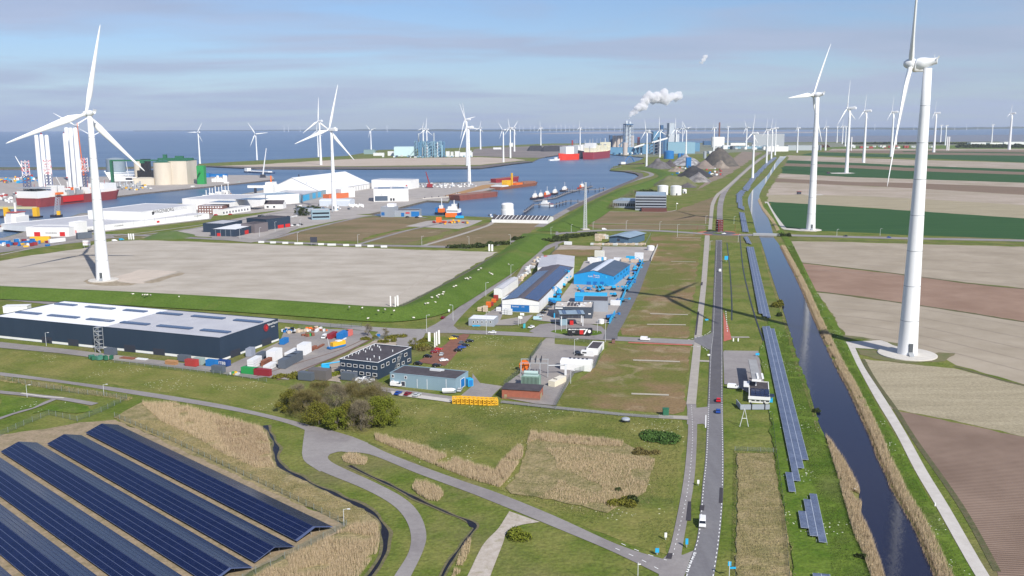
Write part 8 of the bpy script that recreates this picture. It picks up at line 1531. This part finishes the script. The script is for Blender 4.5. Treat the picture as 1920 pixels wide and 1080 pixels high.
def plume():
 base = G(1177,288); D = base.y; s_ = F / (D * math.cos(TILT) + H * math.sin(TILT)); W = lambda px,py: Vector((base.x + (px - 1177) / s_,D + (px - 1177) * 1.5,H + (YH + 0.3 - py) / s_ * 1.0))
 pts = [((1177,229),.8),((1178.5,224),1.8),((1181,219),3.2),((1184,215),4.5),((1189,211),6),((1194,206),7.5),((1200,202),8.5),((1204,199),8.5),((1212,195),8),((1214,186),9),((1222,184),11),((1232,185),12.5),((1242,184),13),((1250,187),11.5),((1258,187),9),((1266,185),8),((1274,182),8.5),((1282,179),8),((1286,184),5),((1338,110),5),((1342,104),5),((1334,116),3.5)]
 rs = random.Random(12); m = bpy.data.materials.new('steam'); m.use_nodes = True; t = m.node_tree; t.nodes.clear(); o_ = t.nodes.new('ShaderNodeOutputMaterial'); v = t.nodes.new('ShaderNodeVolumePrincipled')
 v.inputs['Color'].default_value = (.99,.99,1,1); v.inputs['Anisotropy'].default_value = 0.0; v.inputs['Density'].default_value = 0.13; t.links.new(v.outputs[0],o_.inputs['Volume'])
 import bmesh
 bm = bmesh.new()
 for (p,r_) in pts:
  c = W(*p); r0 = r_ * 1.15 / s_
  for k in range(1 if r_ < 2 else (7 if p[0] < 1300 else 3)):
   q = Vector((rs.gauss(0,.42),rs.gauss(0,.42),rs.gauss(0,.30))) * r0 if k else Vector(); rr = r0 * rs.uniform(.35,.62) if k else r0 * .72
   r = bmesh.ops.create_icosphere(bm,subdivisions=3,radius=1.0,matrix=Matrix.Translation(c + q) @ Matrix.Diagonal((rr,rr,rr,1)))
   for v_ in r['verts']:
    d = (v_.co - c - q); n_ = 1 + .28 * mn.noise(v_.co * (2.2 / r0)) + .16 * mn.noise(v_.co * (6 / r0)); v_.co = c + q + d * n_
 me = bpy.data.meshes.new('steam_plume'); bm.to_mesh(me); bm.free(); me.materials.append(m)
 o = link('steam_plume',me)
 md = o.modifiers.new('remesh','REMESH'); md.mode = 'VOXEL'; md.voxel_size = 2.2
 dg = bpy.context.evaluated_depsgraph_get(); ev = o.evaluated_get(dg); nm = bpy.data.meshes.new_from_object(ev); o.modifiers.clear(); o.data = nm; nm.name = 'steam_plume'
 tag(o,'white steam plume drifting right from the power station chimney','steam plume',None,'stuff')
plume()
t,hG = lattice('pipe_tower_frame','pale blue frame of pipes of the gas plant, left bay',786,294,264,13,13,m_pb,'plant',5,'gas plant pipe frames',1.6)
for i,x in enumerate((795,803,812,820,826)): t,hG = lattice('pipe_tower_frame','pale blue frame of pipes of the gas plant, bay ' + ('two','three','four','five','six')[i] + ' from left',x,294 + (i % 2),264 + (i % 3) * 1.5,13,12,m_pb if i % 2 else m_pb2,'plant',5,'gas plant pipe frames',1.7)
for i in range(26): x = 778 + rs.uniform(0,50); cyl_thing('pipe_vessel','pale blue vessel or pipe of the gas plant','pipe',x,x + rs.uniform(1.5,3.5),295,rs.uniform(265,288),rs.choice([m_pb,m_pb2,m_lg]),group='gas plant vessels')
for x,ty in ((785.5,250),(814,249)): cyl_thing('chimney',('left' if x < 800 else 'right') + ' grey chimney of the gas plant','chimney',x - 1.3,x + 1.3,293,ty,m_pg)
blk('plant_hall','pale cyan hall left of the gas plant pipes','building',739,776,293,275.5,M('pale_cyan',(.55,.72,.74),.6),None,40); blk('plant_hall','low dark green roofed building at the spit end','building',682,703,289,281,M('teal_wall',(.22,.32,.33),.6),None,25)
for i,(x0,x1,by,ty) in enumerate(((727,738,292,284),(845,850,293,285),(853,862,294,284),(862,886,294,286),(836,843,294,284),(700,720,292,287),(925,940,280,277),(955,962,275,268),(880,884,292,283))): blk('far_plant_store',('first','second','third','fourth','fifth','sixth','seventh','eighth','ninth')[i] + ' small white plant store on the spit','building',x0,x1,by,ty,m_lg,None,15,'small plant stores on the spit')
heap_clutter(800,294.5,85,1.2,50,[m_lg,m_pb,m_cg],'small equipment box around the gas plant','equipment boxes around the gas plant',4,10,'plant_box','box')
for i,(x0,x1,by,ty,m_,lab) in enumerate(((1336,1358,276,257,m_sw,'white plant block under the brown chimney'),(1413,1470,274,267,m_lg,'long pale hall of the right hand power station'),(1370,1400,273,268.5,m_sw,'low white sheds on the right horizon'),(1320,1338,272,265,m_db,'dark low block left of the white plant'),(1477,1540,282,273,M('greenhouse_grey',(.38,.42,.46),.5),'grey roofed hall where the canal ends'),(1440,1478,284,275,m_sw,'white ribbed long shed by the canal end'),(1820,1856,273,267.5,m_lg,'pale gas works frame on the right horizon'),(1856,1880,274,268,m_sw,'white gas works building right of the frame'),(1882,1920,273,266.5,m_lg,'white tanks row at the right edge'),(1330,1345,288,284,m_lg,'small pale office above the heaps'),(1360,1440,279,275.5,m_pb,'long low pale blue plant line'))):
 blk('far_plant_building',lab,'building',x0,x1,by,ty,m_,None,40,'plants on the right horizon')
for i,x in enumerate((1418,1428,1441,1451,1462)): blk('boiler_tower',('first','second','third','fourth','fifth')[i] + ' grey boiler tower of the right hand power station','tower',x,x + 6,272,252,M('tower_pale',(.38,.41,.44),.6),None,30,'boiler towers');
blk('boiler_bridge','grey bridge over the boiler towers','building',1413,1470,276,251,M('bridge_grey',(.36,.39,.42),.6),None,6); bpy.data.objects.remove([o for o in bpy.data.objects if o.name.startswith('boiler_bridge')][0].children[0])
cyl_thing('chimney','thin dark brown chimney on the right horizon','chimney',1346.7,1349.5,275,229.5,M('chimney_brown',(.20,.10,.09),.8))
for x,by,ty in ((1596,282.5,257),(1775.5,282,256.5),(1779,282,256.5)): cyl_thing('unfinished_tower','pale unfinished tower standing in the fields, ' + ('left' if x < 1600 else 'right pair'),'tower',x - 1.2,x + 1.2,by,ty,w_white,group='unfinished towers in the fields')
for i in range(12): x = 1803 + i * 10.2; shrub(x,277,18,34,12,mf_dark,'dark tree block in the belt before the gas works','tree belt before the gas works',n=500,leaf=5)
for i in range(16): x = 1590 + i * 17 + rs.uniform(-5,5); shrub(x,270.5,12,40,12,mf_dark,'distant dark grove along the sea dike at right','groves along the right sea dike',n=300,leaf=5)
shrub(1545,276.5,16,26,12,foliage('grove_red',(.13,.06,.05),(.17,.09,.07)),'reddish grove at the canal end',n=600,leaf=3.5)
heap_clutter(1660,277,90,1.5,26,[m_sw,m_lg,m_redp],'tiny farm building or shed on the far polder','farm sheds on the far polder',8,22,'farm_shed','shed')
heap_clutter(1400,279,60,2,40,[m_sw,m_lg,m_pb,m_cg],'small plant building beyond the heaps','small plant buildings beyond the heaps',10,28,'plant_shed','building')
heap_clutter(1170,289.5,40,1.2,30,[m_pb2,m_lg,m_db],'small equipment box at the power station quay','equipment at the power station quay',5,12,'quay_machine_box','box')
for px,by in ((1498,364),(1553,326)): t = empty('field_hut',G(px,by),0,('left' if px < 1500 else 'far') + ' small hut beside a field turbine pad','hut'); MB().box(-3,-2,0,3,2,4).build('wall',m_ddoor,t); MB().box(-3.3,-2.3,4,3.3,2.3,4.4).build('roof',m_maroon,t)
# ================================================================== air
def haze():
 mb = MB(); mb.box(-42000,-4000,-4.0,42000,40000,900.0)
 m = bpy.data.materials.new('haze_air'); m.use_nodes = True; t = m.node_tree; t.nodes.clear()
 o_ = t.nodes.new('ShaderNodeOutputMaterial'); v = t.nodes.new('ShaderNodeVolumePrincipled')
 v.inputs['Color'].default_value = (0.78,0.86,1.0,1); v.inputs['Density'].default_value = 3.2e-5; v.inputs['Anisotropy'].default_value = 0.2
 t.links.new(v.outputs[0],o_.inputs['Volume'])
 o = mb.build('haze',m); tag(o,kind='stuff')
haze()
